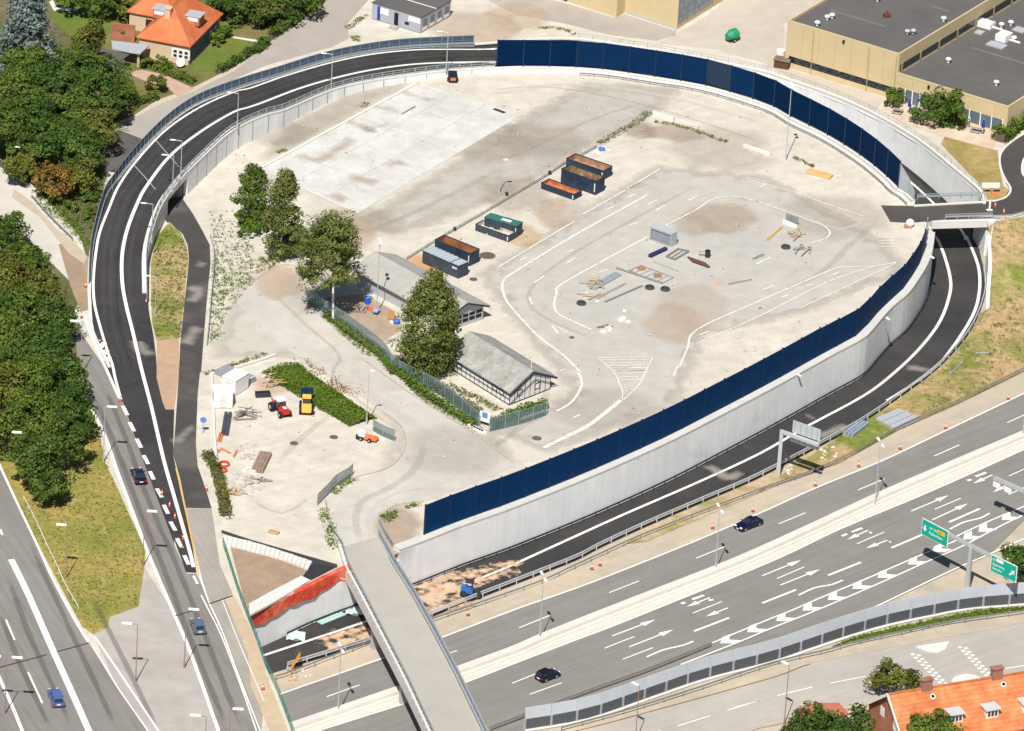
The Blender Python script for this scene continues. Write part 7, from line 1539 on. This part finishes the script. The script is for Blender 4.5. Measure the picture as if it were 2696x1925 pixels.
# debris island in the middle of the yard (B3)
r_=P('B3 1260,480'); q_=P('B3 1440,545'); ang=math.atan2((q_-r_).y,(q_-r_).x); L_=(q_-r_).length
t=thing('glazed_cabin','grey open-sided steel shelter lying in the middle of the yard','steel shelter',r_.lerp(q_,.5),ang); b=MB(); b.box((0,.75,1.15),(L_,.1,2.3)); b.box((0,0,2.35),(L_+.1,1.7,.1)); b.box((-L_/2,0,1.15),(.1,1.6,2.3)); b.box((L_/2,0,1.15),(.1,1.6,2.3)); b.build('shell',m_lid,t,world=False)
b=MB(); b.box((0,-.75,.12),(L_,.14,.24)); b.box((0,-.75,2.2),(L_,.14,.22)); b.box((-L_/2+.1,-.75,1.2),(.16,.15,2.3)); b.box((L_/2-.1,-.75,1.2),(.16,.15,2.3)); b.build('frame',m_steel,t,world=False); b=MB(); b.box((0,-.6,1.15),(L_-.3,.04,1.9)); b.build('pane',mat('grey_pane',(.22,.25,.28),.3,.1,1),t,world=False)
beams('dark blue steel beam lying below the steel shelter','B3 1235,645','B3 1375,580',1,.6,.45,mat('blue_beam',(.02,.03,.12),.5,.1,1))
t=thing('steel_frame','flat rectangular steel frame lying right of the dark blue beam','steel frame',P('B3 1380,630')); fq=L('B3 1380,635 1450,660 1570,590 1480,570',0.15)
for i in range(4): b=MB(); b.bar(fq[i],fq[(i+1)%4],.28,.22); b.build('bar',m_steeld,t)
b=MB(); b.bar(fq[0].lerp(fq[1],.5),fq[2].lerp(fq[3],.5),.14,.1); b.build('crossbar',m_steeld,t)
t=thing('scrap_pile','dark red-brown heap of grating right of the flat steel frame','scrap',P('B3 1640,680')); fq=L('B3 1560,645 1600,690 1700,725 1735,712 1640,650',0.0)
for i in range(5): b=MB(); f=i/4; p=fq[0].lerp(fq[1],f*.9)+Vector((0,0,.12+.05*i)); q=fq[4].lerp(fq[3],f*.0)+Vector((0,0,.15+.05*i)); q=p+(fq[2]-fq[1])*1.5; q.z=.12+.05*i; b.bar(p,q,.3,.15); b.build('grating',mat('rust_dark',(.13,.06,.045),.8,.2,1),t)
blob('oil_drum','black drum with a wooden board standing near the middle of the yard','drum',[('drum',MB().tube(Vector((0,0,0)),Vector((0,0,1.1)),.42,n=14),m_dkm),('lid',MB().tube(Vector((0,0,1.1)),Vector((0,0,1.16)),.45,n=14),m_dark),('board',MB().box((-.9,0,.9),(1.2,.3,.1)),m_wood)],'B3 1730,640')
beams('bundle of long pale blue-grey steel profiles in the yard centre','B3 760,925','B3 985,800',3,.34,.34,mat('pale_profile',(.42,.48,.53),.45,.08,1,metal=.3))
pipes('thin pale pipes lying beside the steel profile bundle','B3 790,1000','B3 1040,870',4,.06,m_woodg)
pipes('long thin grey pipes at the lower edge of the debris island','B3 860,1030','B3 1180,890',3,.07,m_steeld)
pipes('single long grey pipe lying across the top of the debris island','B3 950,740','B3 1340,868',1,.16,m_steeld)
pipes('short faint grey pipe right of the steel frame','B3 1270,685','B3 1480,765',1,.12,m_steel)
beams('small grey steel bar at the right of the debris island','B3 2130,665','B3 2215,625',2,.2,.15,m_steel)
t=thing('pallet','flat grey grid with two brick pallets lying in the yard centre','mesh grid',P('B3 1240,790')); fq=L('B3 1060,755 1340,868 1440,815 1160,712',.06)
for i in range(4): b=MB(); b.bar(fq[i],fq[(i+1)%4],.12,.1); b.build('edge_bar',m_steeld,t)
for k in range(1,6): b=MB(); b.bar(fq[0].lerp(fq[1],k/6),fq[3].lerp(fq[2],k/6),.06,.05); b.build('mesh_bar',m_steeld,t)
for k,(s,lb) in enumerate((('B3 1165,748','small square brick pallet at the left of the grey grid'),('B3 1305,810','small square brick pallet at the right of the grey grid'))):
    b=MB(); b.box((0,0,.1),(1.2,1.0,.12)); b2=MB()
    for i in range(4):
        for j in range(3): b2.box((-.42+.28*i,-.3+.3*j,.33),(.25,.27,.3))
    blob('brick_pallet',lb,'pallet',[('pallet_base',b,m_wood),('bricks',b2,mat('dull_brick',(.40,.22,.14),.9,.2,1))],s,0,.4,'brick pallets')
for lb,s in (('tyre-like coil at the left below the grey grid','B3 1235,908'),('tyre-like coil at the right below the grey grid','B3 1368,922'),('dark round coil on the sand at the right of the yard','B4 235,562'),('dark coil beside the pale pipes at the left of the debris island','B3 650,1042')):
    b=MB(); n=14
    ring=[Vector((math.cos(a)*.6,math.sin(a)*.6,.2)) for a in [2*math.pi*i/n for i in range(n+1)]]; b.path(ring,.2,8); b2=MB(); b2.path([p*1.0+Vector((0,0,.22)) for p in [q_*.82 for q_ in ring]],.1,6)
    blob('hose_coil',lb,'coil',[('outer_ring',b,mat('dark_rubber',(.07,.07,.075),.7,.15,1)),('inner_ring',b2,m_dkm)],s)
def heap(name,label,cat,px,r,n,m,z=0,seed=1,sz=(.2,.7),group=None,planks=0,pm=None):
    rs=random.Random(seed); t=thing(name,label,cat,P(px,z),0,group); b=MB()
    for k in range(n):
        a=rs.uniform(0,6.28); d=r*rs.uniform(0,1)**.6; s_=rs.uniform(*sz); h=max(.08,s_*.5*(1.3-d/r)); b.box((d*math.cos(a),d*math.sin(a)*1.6,h/2),(s_,s_*rs.uniform(.5,1),h),rs.uniform(0,3))
    o_=b.build('rubble',m,t,world=False); o_['kind']='stuff'
    if planks:
        b=MB()
        for k in range(planks):
            a=rs.uniform(-.5,.5)+(k%2)*1.1; c=Vector((rs.uniform(-r,r)*.6,rs.uniform(-r,r)*.7,.25+.1*k)); d=Vector((math.cos(a),math.sin(a),rs.uniform(-.05,.1)))*rs.uniform(.8,1.7); b.bar(c-d,c+d,.16,.06)
        b.build('planks',pm or m_wood,t,world=False)
    return t
heap('timber_heap','small heap of orange-brown boards at the left of the debris island','timber heap','B3 730,890',1.8,5,m_wood,0,3,planks=7)
heap('timber_heap','scattered boards and white sacks at the lower left of the debris island','timber heap','B3 720,990',1.6,6,m_wht,0,4,(.2,.5),planks=3)
heap('rubble_heap','pair of broken pale slabs at the bottom of the debris island','rubble','B3 880,1260',1.3,4,m_concl,0,5,(.6,1.1),planks=2,pm=m_chim)
heap('rubble_heap','white plastic sheets scattered below the debris island','rubble','B3 1030,1150',1.5,9,m_wht,0,6,(.3,.8))
heap('rubble_heap','pale square patch of bricks with purple scrap right of the island','rubble','B3 1820,880',1.2,9,mat('pale_brick',(.56,.42,.33),.9,.15,1),0,7,(.3,.6))
beams('thin crossed pale boards right of the pale bricks','B3 1910,878','B3 2110,838',2,.1,.08,m_woodg)
heap('rubble_heap','blue and white bags beside the far skip','rubble','A3 830,1300',1.3,8,mat('bag_white',(.75,.75,.76),.7,.08,1),0,8,(.3,.7)); 
blob('blue_bag','small blue bag beside the far skip','bag',[('sack',MB().ball((0,0,.35),.55,10,6,.7),mat('blue_plastic',(.05,.16,.62),.5,.1,1)),('neck',MB().tube(Vector((0,0,.65)),Vector((.1,0,.95)),.12,.2),m_wht)],'A3 825,1290')
beams('long stack of yellow timber near the curved screen','A4 410,1480','A4 615,1535',3,.45,.35,mat('yellow_timber',(.66,.42,.17),.8,.1,1))
t=thing('sign_board','tilted grey board with white sheet at the right of the yard','board',P('B4 290,350')); fq=L('B4 250,300 330,345 340,375 240,330',0); b=MB(); b.wall([P('B4 235,335'),P('B4 335,375')],.3,1.5,.12); b.build('board',mat('board_grey',(.25,.26,.28),.7,.2,1),t); b=MB(); b.wall([P('B4 210,355'),P('B4 330,405')],.05,.75,.25); b.build('sheet',m_wht,t)
beams('two yellow poles lying left of the tilted board','B4 80,505','B4 215,385',2,.14,.1,mat('yellow_timber',(.66,.42,.17),.8,.1,1))
heap('rubble_heap','grey scrap mesh and pale pieces at the right of the yard','rubble','B4 390,590',1.8,12,m_steeld,0,9,(.2,.6),planks=4,pm=m_woodg)
heap('timber_heap','broken boards and debris between the tilted board and scrap mesh','timber heap','B4 340,460',1.6,6,m_woodg,0,10,planks=6)
t=thing('pipe_fence','long low pipe rail with clamps behind the row of skips','pipe rail',P('B2 1800,380')); fp=L('E4 240,890 1000,420 1700,20 E5 440,700 830,430 1300,200 1600,30',.45)
for o_ in (.0,.5): b=MB(); b.path([p+Vector((0,0,-o_*.6)) for p in fp],.07); b.build('pipe',m_steeld,t)
for p in resample(fp,3.2): b=MB(); b.box((p.x,p.y,.25),(.14,.14,.5)); b.build('post',m_steeld,t)
b=MB()
for s in ('B2 2190,95','B2 1745,395','A3 380,1475','E5 450,690'): p=P(s,.5); b.ball(p,.3,8,6)
b.build('clamp',m_dkm,t)
t=thing('concrete_beams','row of long white concrete edging beams at the corner of the yard fence','concrete beams',P('A3 1450,1020'))
for s in ('A3 1265,960 1445,1020','A3 1455,1025 1650,1090','A3 2040,1245 2274,1320'): p=L(s,.3); b=MB(); b.bar(p[0],p[1],.4,.55); b.build('beam',m_concl,t)
pipes('thin grey kerb pipe along the far corner of the yard fence','A3 820,1220','A3 1255,965',1,.12,m_steel)
# builders' yard
heap('rubble_heap','large pale rubble heap in the builders\' yard','rubble','E2 850,1000',2.9,46,m_rubble,0,11,(.3,.9))
heap('rubble_heap','smaller rubble heap with pale sand behind the large one','rubble','E2 820,450',2.4,26,m_rubble,0,12,(.2,.6))
heap('rubble_heap','pale slabs between the two rubble heaps','rubble','E2 930,720',1.5,9,m_concl,0,13,(.5,1.0))
heap('scrap_pile','tangled dark reinforcement scrap near the tractor','scrap','E1 800,1190',1.9,14,mat('dark_scrap',(.14,.13,.13),.8,.3,1.5),0,14,(.1,.35),planks=9,pm=mat('dark_scrap',(.14,.13,.13),.8,.3,1.5))
heap('scrap_pile','small dark scrap lump right of the rubble heap','scrap','E2 1110,970',.9,8,mat('dark_scrap',(.14,.13,.13),.8,.3,1.5),0,15,(.1,.4),planks=3,pm=m_woodg)
beams('stack of brown sheet piles right of the rubble','E2 1130,810','E2 1300,460',4,.42,.6,mat('brown_pile',(.30,.21,.16),.85,.2,1),gap=.04)
beams('long grey steel beam with black block in the builders\' yard','E1 430,1580','E1 500,1150',2,.5,.4,m_gst)
blob('black_trough','black open trough lying left of the red tractor','trough',[('tub',MB().box((0,0,.12),(2.3,.9,.1)).box((0,.42,.4),(2.3,.08,.6)).box((0,-.42,.4),(2.3,.08,.6)).box((1.1,0,.4),(.08,.8,.6)).box((-1.1,0,.4),(.08,.8,.6)),m_dkm),('rim',MB().box((0,.45,.72),(2.4,.12,.07)).box((0,-.45,.72),(2.4,.12,.07)),m_gst)],'E1 1150,790',0,.25)
for lb,a,c,n in (('orange plastic pipes leaning by the green growth, topmost','E2 300,190','E2 350,20',2),('orange plastic pipe lying flat in the builders\' yard','E2 310,320','E2 500,420',1),('short orange pipes near the cycle path rail','E2 205,430','E2 290,360',2),('pale pink pipe piece beside the rubble heap','E2 570,490','E2 640,360',1)): pipes(lb,a,c,n,.16,m_pink)
for lb,s in (('red ring of coiled hose in the builders\' yard','E2 330,760'),('second red hose coil lying above the ring','E2 380,640')):
    b=MB(); n=14; ring=[Vector((math.cos(a)*.75,math.sin(a)*.75,.15)) for a in [2*math.pi*i/n for i in range(n+1)]]; b.path(ring,.15,8); b2=MB(); b2.path([Vector((p.x*.9,p.y*.9,.33)) for p in ring[:10]],.11,6)
    blob('hose_coil',lb,'coil',[('coil',b,mat('red_hose',(.55,.05,.04),.5,.1,1)),('loose_turn',b2,mat('red_hose',(.55,.05,.04),.5,.1,1))],s)
heap('timber_heap','scattered pale boards below the rubble in the builders\' yard','timber heap','E2 530,1200',1.4,6,m_wood,0,16,(.2,.5),planks=6)
heap('timber_heap','loose yellow boards by the ivy bank','timber heap','E1 1330,580',1.6,3,m_wood,0,17,planks=7)
heap('rubble_heap','white and brown junk at the top corner of the ivy bank','rubble','E1 1320,390',1.6,12,m_wht,0,18,(.25,.6),planks=4)
t=thing('grey_container','flat grey container roof behind the white site containers','container',P('E1 880,560')); fq=L('E1 770,600 1030,480 1030,380 770,360',0); b=MB(); p,q=P('E1 780,600'),P('E1 1010,490'); u=(q-p).normalized(); v=Vector((-u.y,u.x,0)); b.prism([p,q,q+v*6,p+v*6],.05,.9); b.build('body',mat('grey_container',(.28,.29,.32),.6,.08,1),t); b=MB(); b.prism([p-u*.05-v*.05,q+u*.05-v*.05,q+u*.05+v*.1,p-u*.05+v*.1],.9,1.0); b.prism([p-u*.05+v*5.9,q+u*.05+v*5.9,q+u*.05+v*6.05,p-u*.05+v*6.05],.9,1.0); b.build('rim',m_concl,t)
beams('single plank lying near the white block wall','C2 150,1470','C2 235,1490',2,.4,.2,m_wood)
# concrete block walls round the sunken soil triangle
sheet('sunken_soil',L('D1 1965,30 2100,560 2130,680 D2 0,560 440,310 520,200 0,80 -250,-60',0),m_brown,.03)
sheet('drain_channel',L('D2 -250,-95 0,-12 740,200 740,228 525,184 260,94 0,14 -250,-68',0),dk,.045)
sheet('painted_pit_shadow',L('D2 440,310 530,185 740,222 520,335',0),mat('pit_shadow_colour',(.035,.033,.04),.8,.1,.6),.05)  # near-black sheet paints the shadow in the tip of the pit
for lb,s0,s1,st in (('row of pale concrete blocks along the drain above the sunken soil','D1 1900,30 D2 0,92 250,160 490,252','D1 1905,-35 D2 0,18 260,98 525,188',.75),('row of pale concrete blocks above the orange tarpaulin','D2 -10,648 250,505 505,347','D2 -15,550 200,432 432,312',.62)):
    A_=cr(L(s0,0),8); B_=cr(L(s1,0),8); t=thing('block_row',lb,'block wall',A_[0]); n_=int(sum((q-p).length for p,q in zip(A_,A_[1:]))/st); n_=min(n_,60)
    da=[0]; db=[0]
    for p,q in zip(A_,A_[1:]): da.append(da[-1]+(q-p).length)
    for p,q in zip(B_,B_[1:]): db.append(db[-1]+(q-p).length)
    for k in range(n_):
        f0,f1=(k+.03)/n_,(k+.97)/n_; b=MB(); b.prism([at_len(A_,da,da[-1]*f0),at_len(A_,da,da[-1]*f1),at_len(B_,db,db[-1]*f1),at_len(B_,db,db[-1]*f0)],.0,.32+.02*(k%3)); b.build('block',m_concl,t)
# things by the warehouse, terrace and elsewhere
for lb,s in (('wooden picnic table with bench, left one on the warehouse terrace','A4 1190,970'),('wooden picnic table on the terrace beside the folded blue parasol','A4 1340,1040'),('wooden picnic table on the right end of the terrace','A4 1860,1130')):
    b=MB(); b.box((0,0,.74),(1.8,.75,.06)); b2=MB(); b2.box((0,.75,.45),(1.8,.28,.05)); b3=MB(); b3.box((0,-.75,.45),(1.8,.28,.05)); b4=MB()
    for x in (-.6,.6): b4.bar(Vector((x,-.7,0)),Vector((x,.25,.72)),.08); b4.bar(Vector((x,.7,0)),Vector((x,-.25,.72)),.08)
    blob('picnic_table',lb,'picnic table',[('table_top',b,m_woodg),('bench',b2,m_woodg),('bench',b3,m_woodg),('leg',b4,m_woodg)],s,0,-.3,'picnic tables')
for lb,s in (('folded dark blue parasol in front of the broad shrub','A4 1400,1070'),('folded dark blue parasol between the left picnic tables','A4 1290,960'),('bright blue parasol at the right end of the terrace','A4 1920,1140')):
    blob('parasol',lb,'parasol',[('pole',MB().tube(Vector((0,0,0)),Vector((0,0,2.6)),.04),m_wht),('canopy',MB().tube(Vector((0,0,1.1)),Vector((0,0,2.5)),.34,.08,n=8),mat('parasol_blue',(.02,.04,.26),.7,.1,1)),('foot',MB().tube(Vector((0,0,0)),Vector((0,0,.12)),.3,n=12),m_dkm)],s,0,0,'folded parasols')
blob('dish_stand','white cabinet and chairs outside the right terrace window','cabinet',[('box',MB().box((0,0,.6),(.9,.7,1.2)),m_wht),('door',MB().box((0,-.37,.65),(.7,.05,.9)),m_concl)],'A4 1820,1050',0,-.3)
blob('garden_shed','dark brown small hut at the left corner of the warehouse','hut',[('wall',MB().box((0,0,.7),(2.6,1.6,1.4)),mat('hut_brown',(.10,.045,.035),.8,.2,1)),('roof',MB().box((0,.45,1.55),(2.9,1.1,.12)).box((0,-.5,1.5),(2.9,1.0,.12)),mat('hut_roof',(.20,.15,.11),.9,.2,1))],'A4 205,575',0,-.3)
blob('white_tank','white tank beside the warehouse corner','tank',[('tank',MB().tube(Vector((0,0,.1)),Vector((0,0,1.6)),.75,n=14),m_wht),('cap',MB().tube(Vector((0,0,1.6)),Vector((0,0,1.8)),.3,n=10),m_concl)],'A4 190,500')
blob('information_board','white tilted board on posts on the dry verge by the side road','board',[('board',MB().box((0,0,1.5),(3.0,.1,.9)),m_wht),('post',MB().box((.4,.1,.7),(.16,.14,1.4)).box((.1,.1,.7),(.14,.14,1.4)),m_wood),('plinth',MB().box((.8,-.3,.15),(1.2,.6,.3)),m_pink)],'E8 1690,560',0,.15)
blob('barrel','white round tank by the deck of the small bridge','tank',[('tank',MB().ball((0,0,.75),.7,14,8,.95),m_wht),('stand',MB().box((-.3,-.2,.15),(1.3,1.0,.3)),m_rust2)],'E8 370,1110')
blob('barrier_beacon','white barrier beacon standing on the side road','beacon',[('foot',MB().box((0,0,.08),(1.0,.5,.16)),m_wht),('panel',MB().box((0,.02,1.0),(.3,.08,1.5)),m_wht),('post',MB().box((0,.09,.9),(.08,.06,1.7)),m_grey)],'E8 1680,840',0,.1)
t=thing('panel_stack','grey concrete panels laid flat beside the guardrail on the verge','panels',P('C4 1200,500',ZL+.2)); fq=L('C4 1005,490 1200,405 1390,490 1180,585',ZL+.35)
for k in range(3): b=MB(); a_=[fq[0].lerp(fq[3],k/3+.01),fq[1].lerp(fq[2],k/3+.01),fq[1].lerp(fq[2],(k+1)/3-.02),fq[0].lerp(fq[3],(k+1)/3-.02)]; b.prism(a_,ZL+.05,ZL+.4); b.build('panel',m_grey,t)
beams('stack of bluish guardrail planks on the verge','C4 800,655','C4 940,550',3,.45,.5,mat('blue_rail',(.30,.37,.44),.5,.05,1,metal=.2),ZL)
heap('rubble_heap','small pale rubble heap below the sign seen from behind','rubble','C4 600,790',1.6,14,m_concl,ZL,20,(.2,.6))
heap('rubble_heap','pale stones at the foot of the gantry post','rubble','C4 250,930',1.2,10,m_concl,ZL,21,(.2,.6))
for lb,s,e in (('long light pipe lying on the grassy embankment, lower one','C4 1640,120','C4 1740,25'),('long light pipe lying on the grassy embankment, upper one','B4 1860,1470','B4 1960,1465')):
    a_,c_=Q(s)[0],Q(e)[0]
    def emz(q):
        # height on the embankment: intersect with its mesh
        d=(_fw*F+RT*(q[0]-1348)-UP*(q[1]-962.5)).normalized(); h=EB.ray_cast(CAM,d); return h[0] if h[0] else G(q,-4)
    if 'EB' not in globals(): EB=BVHTree.FromPolygons([v.co for v in emb.data.vertices],[tuple(p.vertices) for p in emb.data.polygons])
    p,q=emz(a_)+Vector((0,0,.16)),emz(c_)+Vector((0,0,.16)); t=thing('light_pipe',lb,'pipe',p); b=MB(); b.tube(p,q,.14,n=8); b.build('pipe',m_steel,t); b=MB(); b.tube(q,q+(q-p).normalized()*.15,.22,n=8); b.build('collar',m_steel,t)
for lb,s,m in (('pale green insulation sheets lying on the ramp left of the overpass, longest','D2 600,715 810,630',mat('mint_sheet',(.42,.62,.55),.6,.12,1)),):
    p=L(s,ZL); beams(lb,'D2 600,715','D2 805,632',3,.5,.18,m,ZL)
for lb,s in (('crumpled pale plastic sheet on the ramp, left one','D2 390,815'),('crumpled mint plastic sheet on the ramp next to the overpass','D2 895,600')):
    rs=random.Random(len(lb)); t=thing('plastic_sheet',lb,'plastic sheet',P(s,ZL),0); n=7; vs=[(x*.45-1.4,y*.45-1.4,.08+rs.uniform(0,.45)) for y in range(n) for x in range(n)]; b=MB(); b.add([Vector(v) for v in vs],[(j*n+i,j*n+i+1,(j+1)*n+i+1,(j+1)*n+i) for j in range(n-1) for i in range(n-1)]); b.build('sheet',mat('mint_sheet2',(.50,.62,.60),.5,.1,1),t,world=False); b=MB(); b.box((0,-1.2,.1),(.9,.2,.18)); b.build('weight',m_woodg,t,world=False)
blob('warning_sign','orange-yellow sign panel leaning on the guardrail left of the overpass','sign',[('panel',MB().bar(Vector((-.45,0,.2)),Vector((.75,.1,2.6)),1.0,.1),mat('amber_panel',(.75,.33,.02),.5,.08,1)),('stand',MB().box((-.5,.1,.1),(1.2,.8,.2)),m_steel)],'D2 370,1100',ZL)
heap('rubble_heap','small heap of junk beside the guardrail left of the overpass','rubble','D2 350,1180',1.2,9,mat('junk_tan',(.52,.36,.18),.9,.2,1),ZL,22,(.2,.5))
heap('rubble_heap','pale stones at the edge of the dry verge near the overpass','rubble','D2 470,1130',.8,6,m_wht,ZL,23,(.2,.4))
blob('road_sign','blue and white round sign on a post beside the builders\' yard','road sign',[('post',MB().tube(Vector((0,0,0)),Vector((0,0,2.0)),.05),m_steel),('sign_plate',MB().tube(Vector((0,-.06,2.3)),Vector((0,-.02,2.3)),.5,n=16),mat('sign_blue',(.10,.25,.62),.4,.05,1)),('rim',MB().tube(Vector((0,-.02,2.3)),Vector((0,.02,2.3)),.56,n=16),m_wht)],'C1 1735,620',0,.0)
blob('information_board','white and blue notice board at the corner of the mesh fence','notice board',[('board',MB().box((0,0,1.6),(1.9,.08,1.7)),m_wht),('poster',MB().box((0,-.06,1.9),(.9,.03,.9)),mat('sign_blue',(.10,.25,.62),.4,.05,1)),('post',MB().box((-.8,.08,.9),(.1,.1,1.8)).box((.8,.08,.9),(.1,.1,1.8)),m_steel)],'C2 2000,560',0,-.5)
t=thing('white_blocks','row of small white concrete blocks at the foot of the mesh fence','blocks',P('C2 1930,590'))
for k in range(6): p=P('C2 1880,570').lerp(P('C2 1990,620'),k/5); b=MB(); b.box((p.x,p.y,.2),(.5,1.1,.4),.6); b.build('block',m_wht,t)
# shed yard: people-free clutter
blob('blue_barrel','blue plastic barrel in the shade beside the workshop shed','barrel',[('barrel',MB().tube(Vector((0,0,0)),Vector((0,0,1.1)),.45,n=14),mat('barrel_blue',(.02,.10,.60),.4,.1,1)),('lid',MB().tube(Vector((0,0,1.1)),Vector((0,0,1.16)),.47,n=14),mat('lid_blue',(.05,.25,.75),.4,.1,1))],'E3 1570,760')
blob('blue_barrow','pale blue wheelbarrow in front of the workshop shed','wheelbarrow',[('tray',MB().box((0,0,.65),(1.2,.8,.3)),mat('barrow_blue',(.30,.40,.75),.5,.1,1)),('frame',MB().bar(Vector((-.9,-.3,.5)),Vector((.6,-.2,.4)),.06).bar(Vector((-.9,.3,.5)),Vector((.6,.2,.4)),.06).box((-.3,0,.2),(.08,.6,.4)),m_dkm),('wheel',MB().tube(Vector((.75,-.06,.22)),Vector((.75,.06,.22)),.22,n=12),m_tyre)],'E3 1750,960',0,1.2)
blob('brown_door','brown timber board leaning on the workshop shed wall','board',[('board',MB().bar(Vector((0,0,.0)),Vector((0,.4,1.5)),1.1,.1),mat('brown_board',(.40,.20,.07),.7,.15,1)),('batten',MB().bar(Vector((-.5,-.05,.4)),Vector((.5,-.05,.4)),.1,.1),m_wood)],'E3 2040,1090')
blob('blue_bag','blue and white sack beside the leaning birch shed','sack',[('sack',MB().ball((0,0,.4),.6,10,6,.7),mat('blue_plastic',(.05,.16,.62),.5,.1,1)),('paper',MB().box((-.7,0,.2),(.5,.5,.3)),m_wht)],'E3 2150,1150')
beams('wooden bench-like timber lying by the blue barrel','E3 1560,850','E3 1680,930',2,.3,.4,m_pink)
sheet('shed_yard',L('E3 700,640 1500,560 2100,900 2300,1250 1900,1500 1300,1250 900,900',0),mat('shed_ground',(.40,.31,.23),.95,.12,.6,col2=(.36,.28,.21),mix_scale=.2),.024)
heap('rubble_heap','pale junk and white sacks left of the pointed birch','rubble','E3 2130,1540',1.4,12,m_wht,0,24,(.2,.6),planks=4,pm=m_woodg)
# manholes and dark spots
for lb,s,r_2 in (('dark round manhole cover left of the access road bend','C2 710,655',.6),('dark round manhole cover in the builders\' yard','C2 370,708',.6),('rusty round manhole right of the closed skip','E4 1845,862',1.2),('dark gully grate near the yard exit','C3 270,665',.7),('small gully grate by the curved lane','E4 1565,1335',.6),('dark gully grate in the yard centre lane','B3 570,1330',.4)):
    b=MB(); b.tube(Vector((0,0,.055)),Vector((0,0,.085)),r_2,n=18); b2=MB(); b2.tube(Vector((0,0,.05)),Vector((0,0,.075)),r_2*1.12,n=18)
    blob('manhole_cover',lb,'manhole cover',[('cover',b,mat('cover_iron',(.13,.09,.075),.8,.2,1.5)),('ring',b2,mat('cover_ring',(.27,.22,.18),.9,.1,1))],s,0,0,'manhole covers')
# stones and litter, uncountable
rsl=np.random.RandomState(31); b=MB()
for k in range(420):
    x,y=rsl.uniform(560,2350),rsl.uniform(230,1250); p=G((x,y),.03)
    if not inside((p.x,p.y),YB:=[Vector((q.x,q.y,0)) for q in (RI_[::4]+TIN+LI[::5][:18])]): continue
    s_=rsl.uniform(.08,.28); b.ball((p.x,p.y,.05+s_*.3),s_,5,4,.6)
o=b.build('loose_stones',mat('stone_mix',(.33,.29,.25),.95,.4,3,col2=(.55,.50,.43),mix_scale=1.5)); o['kind']='stuff'
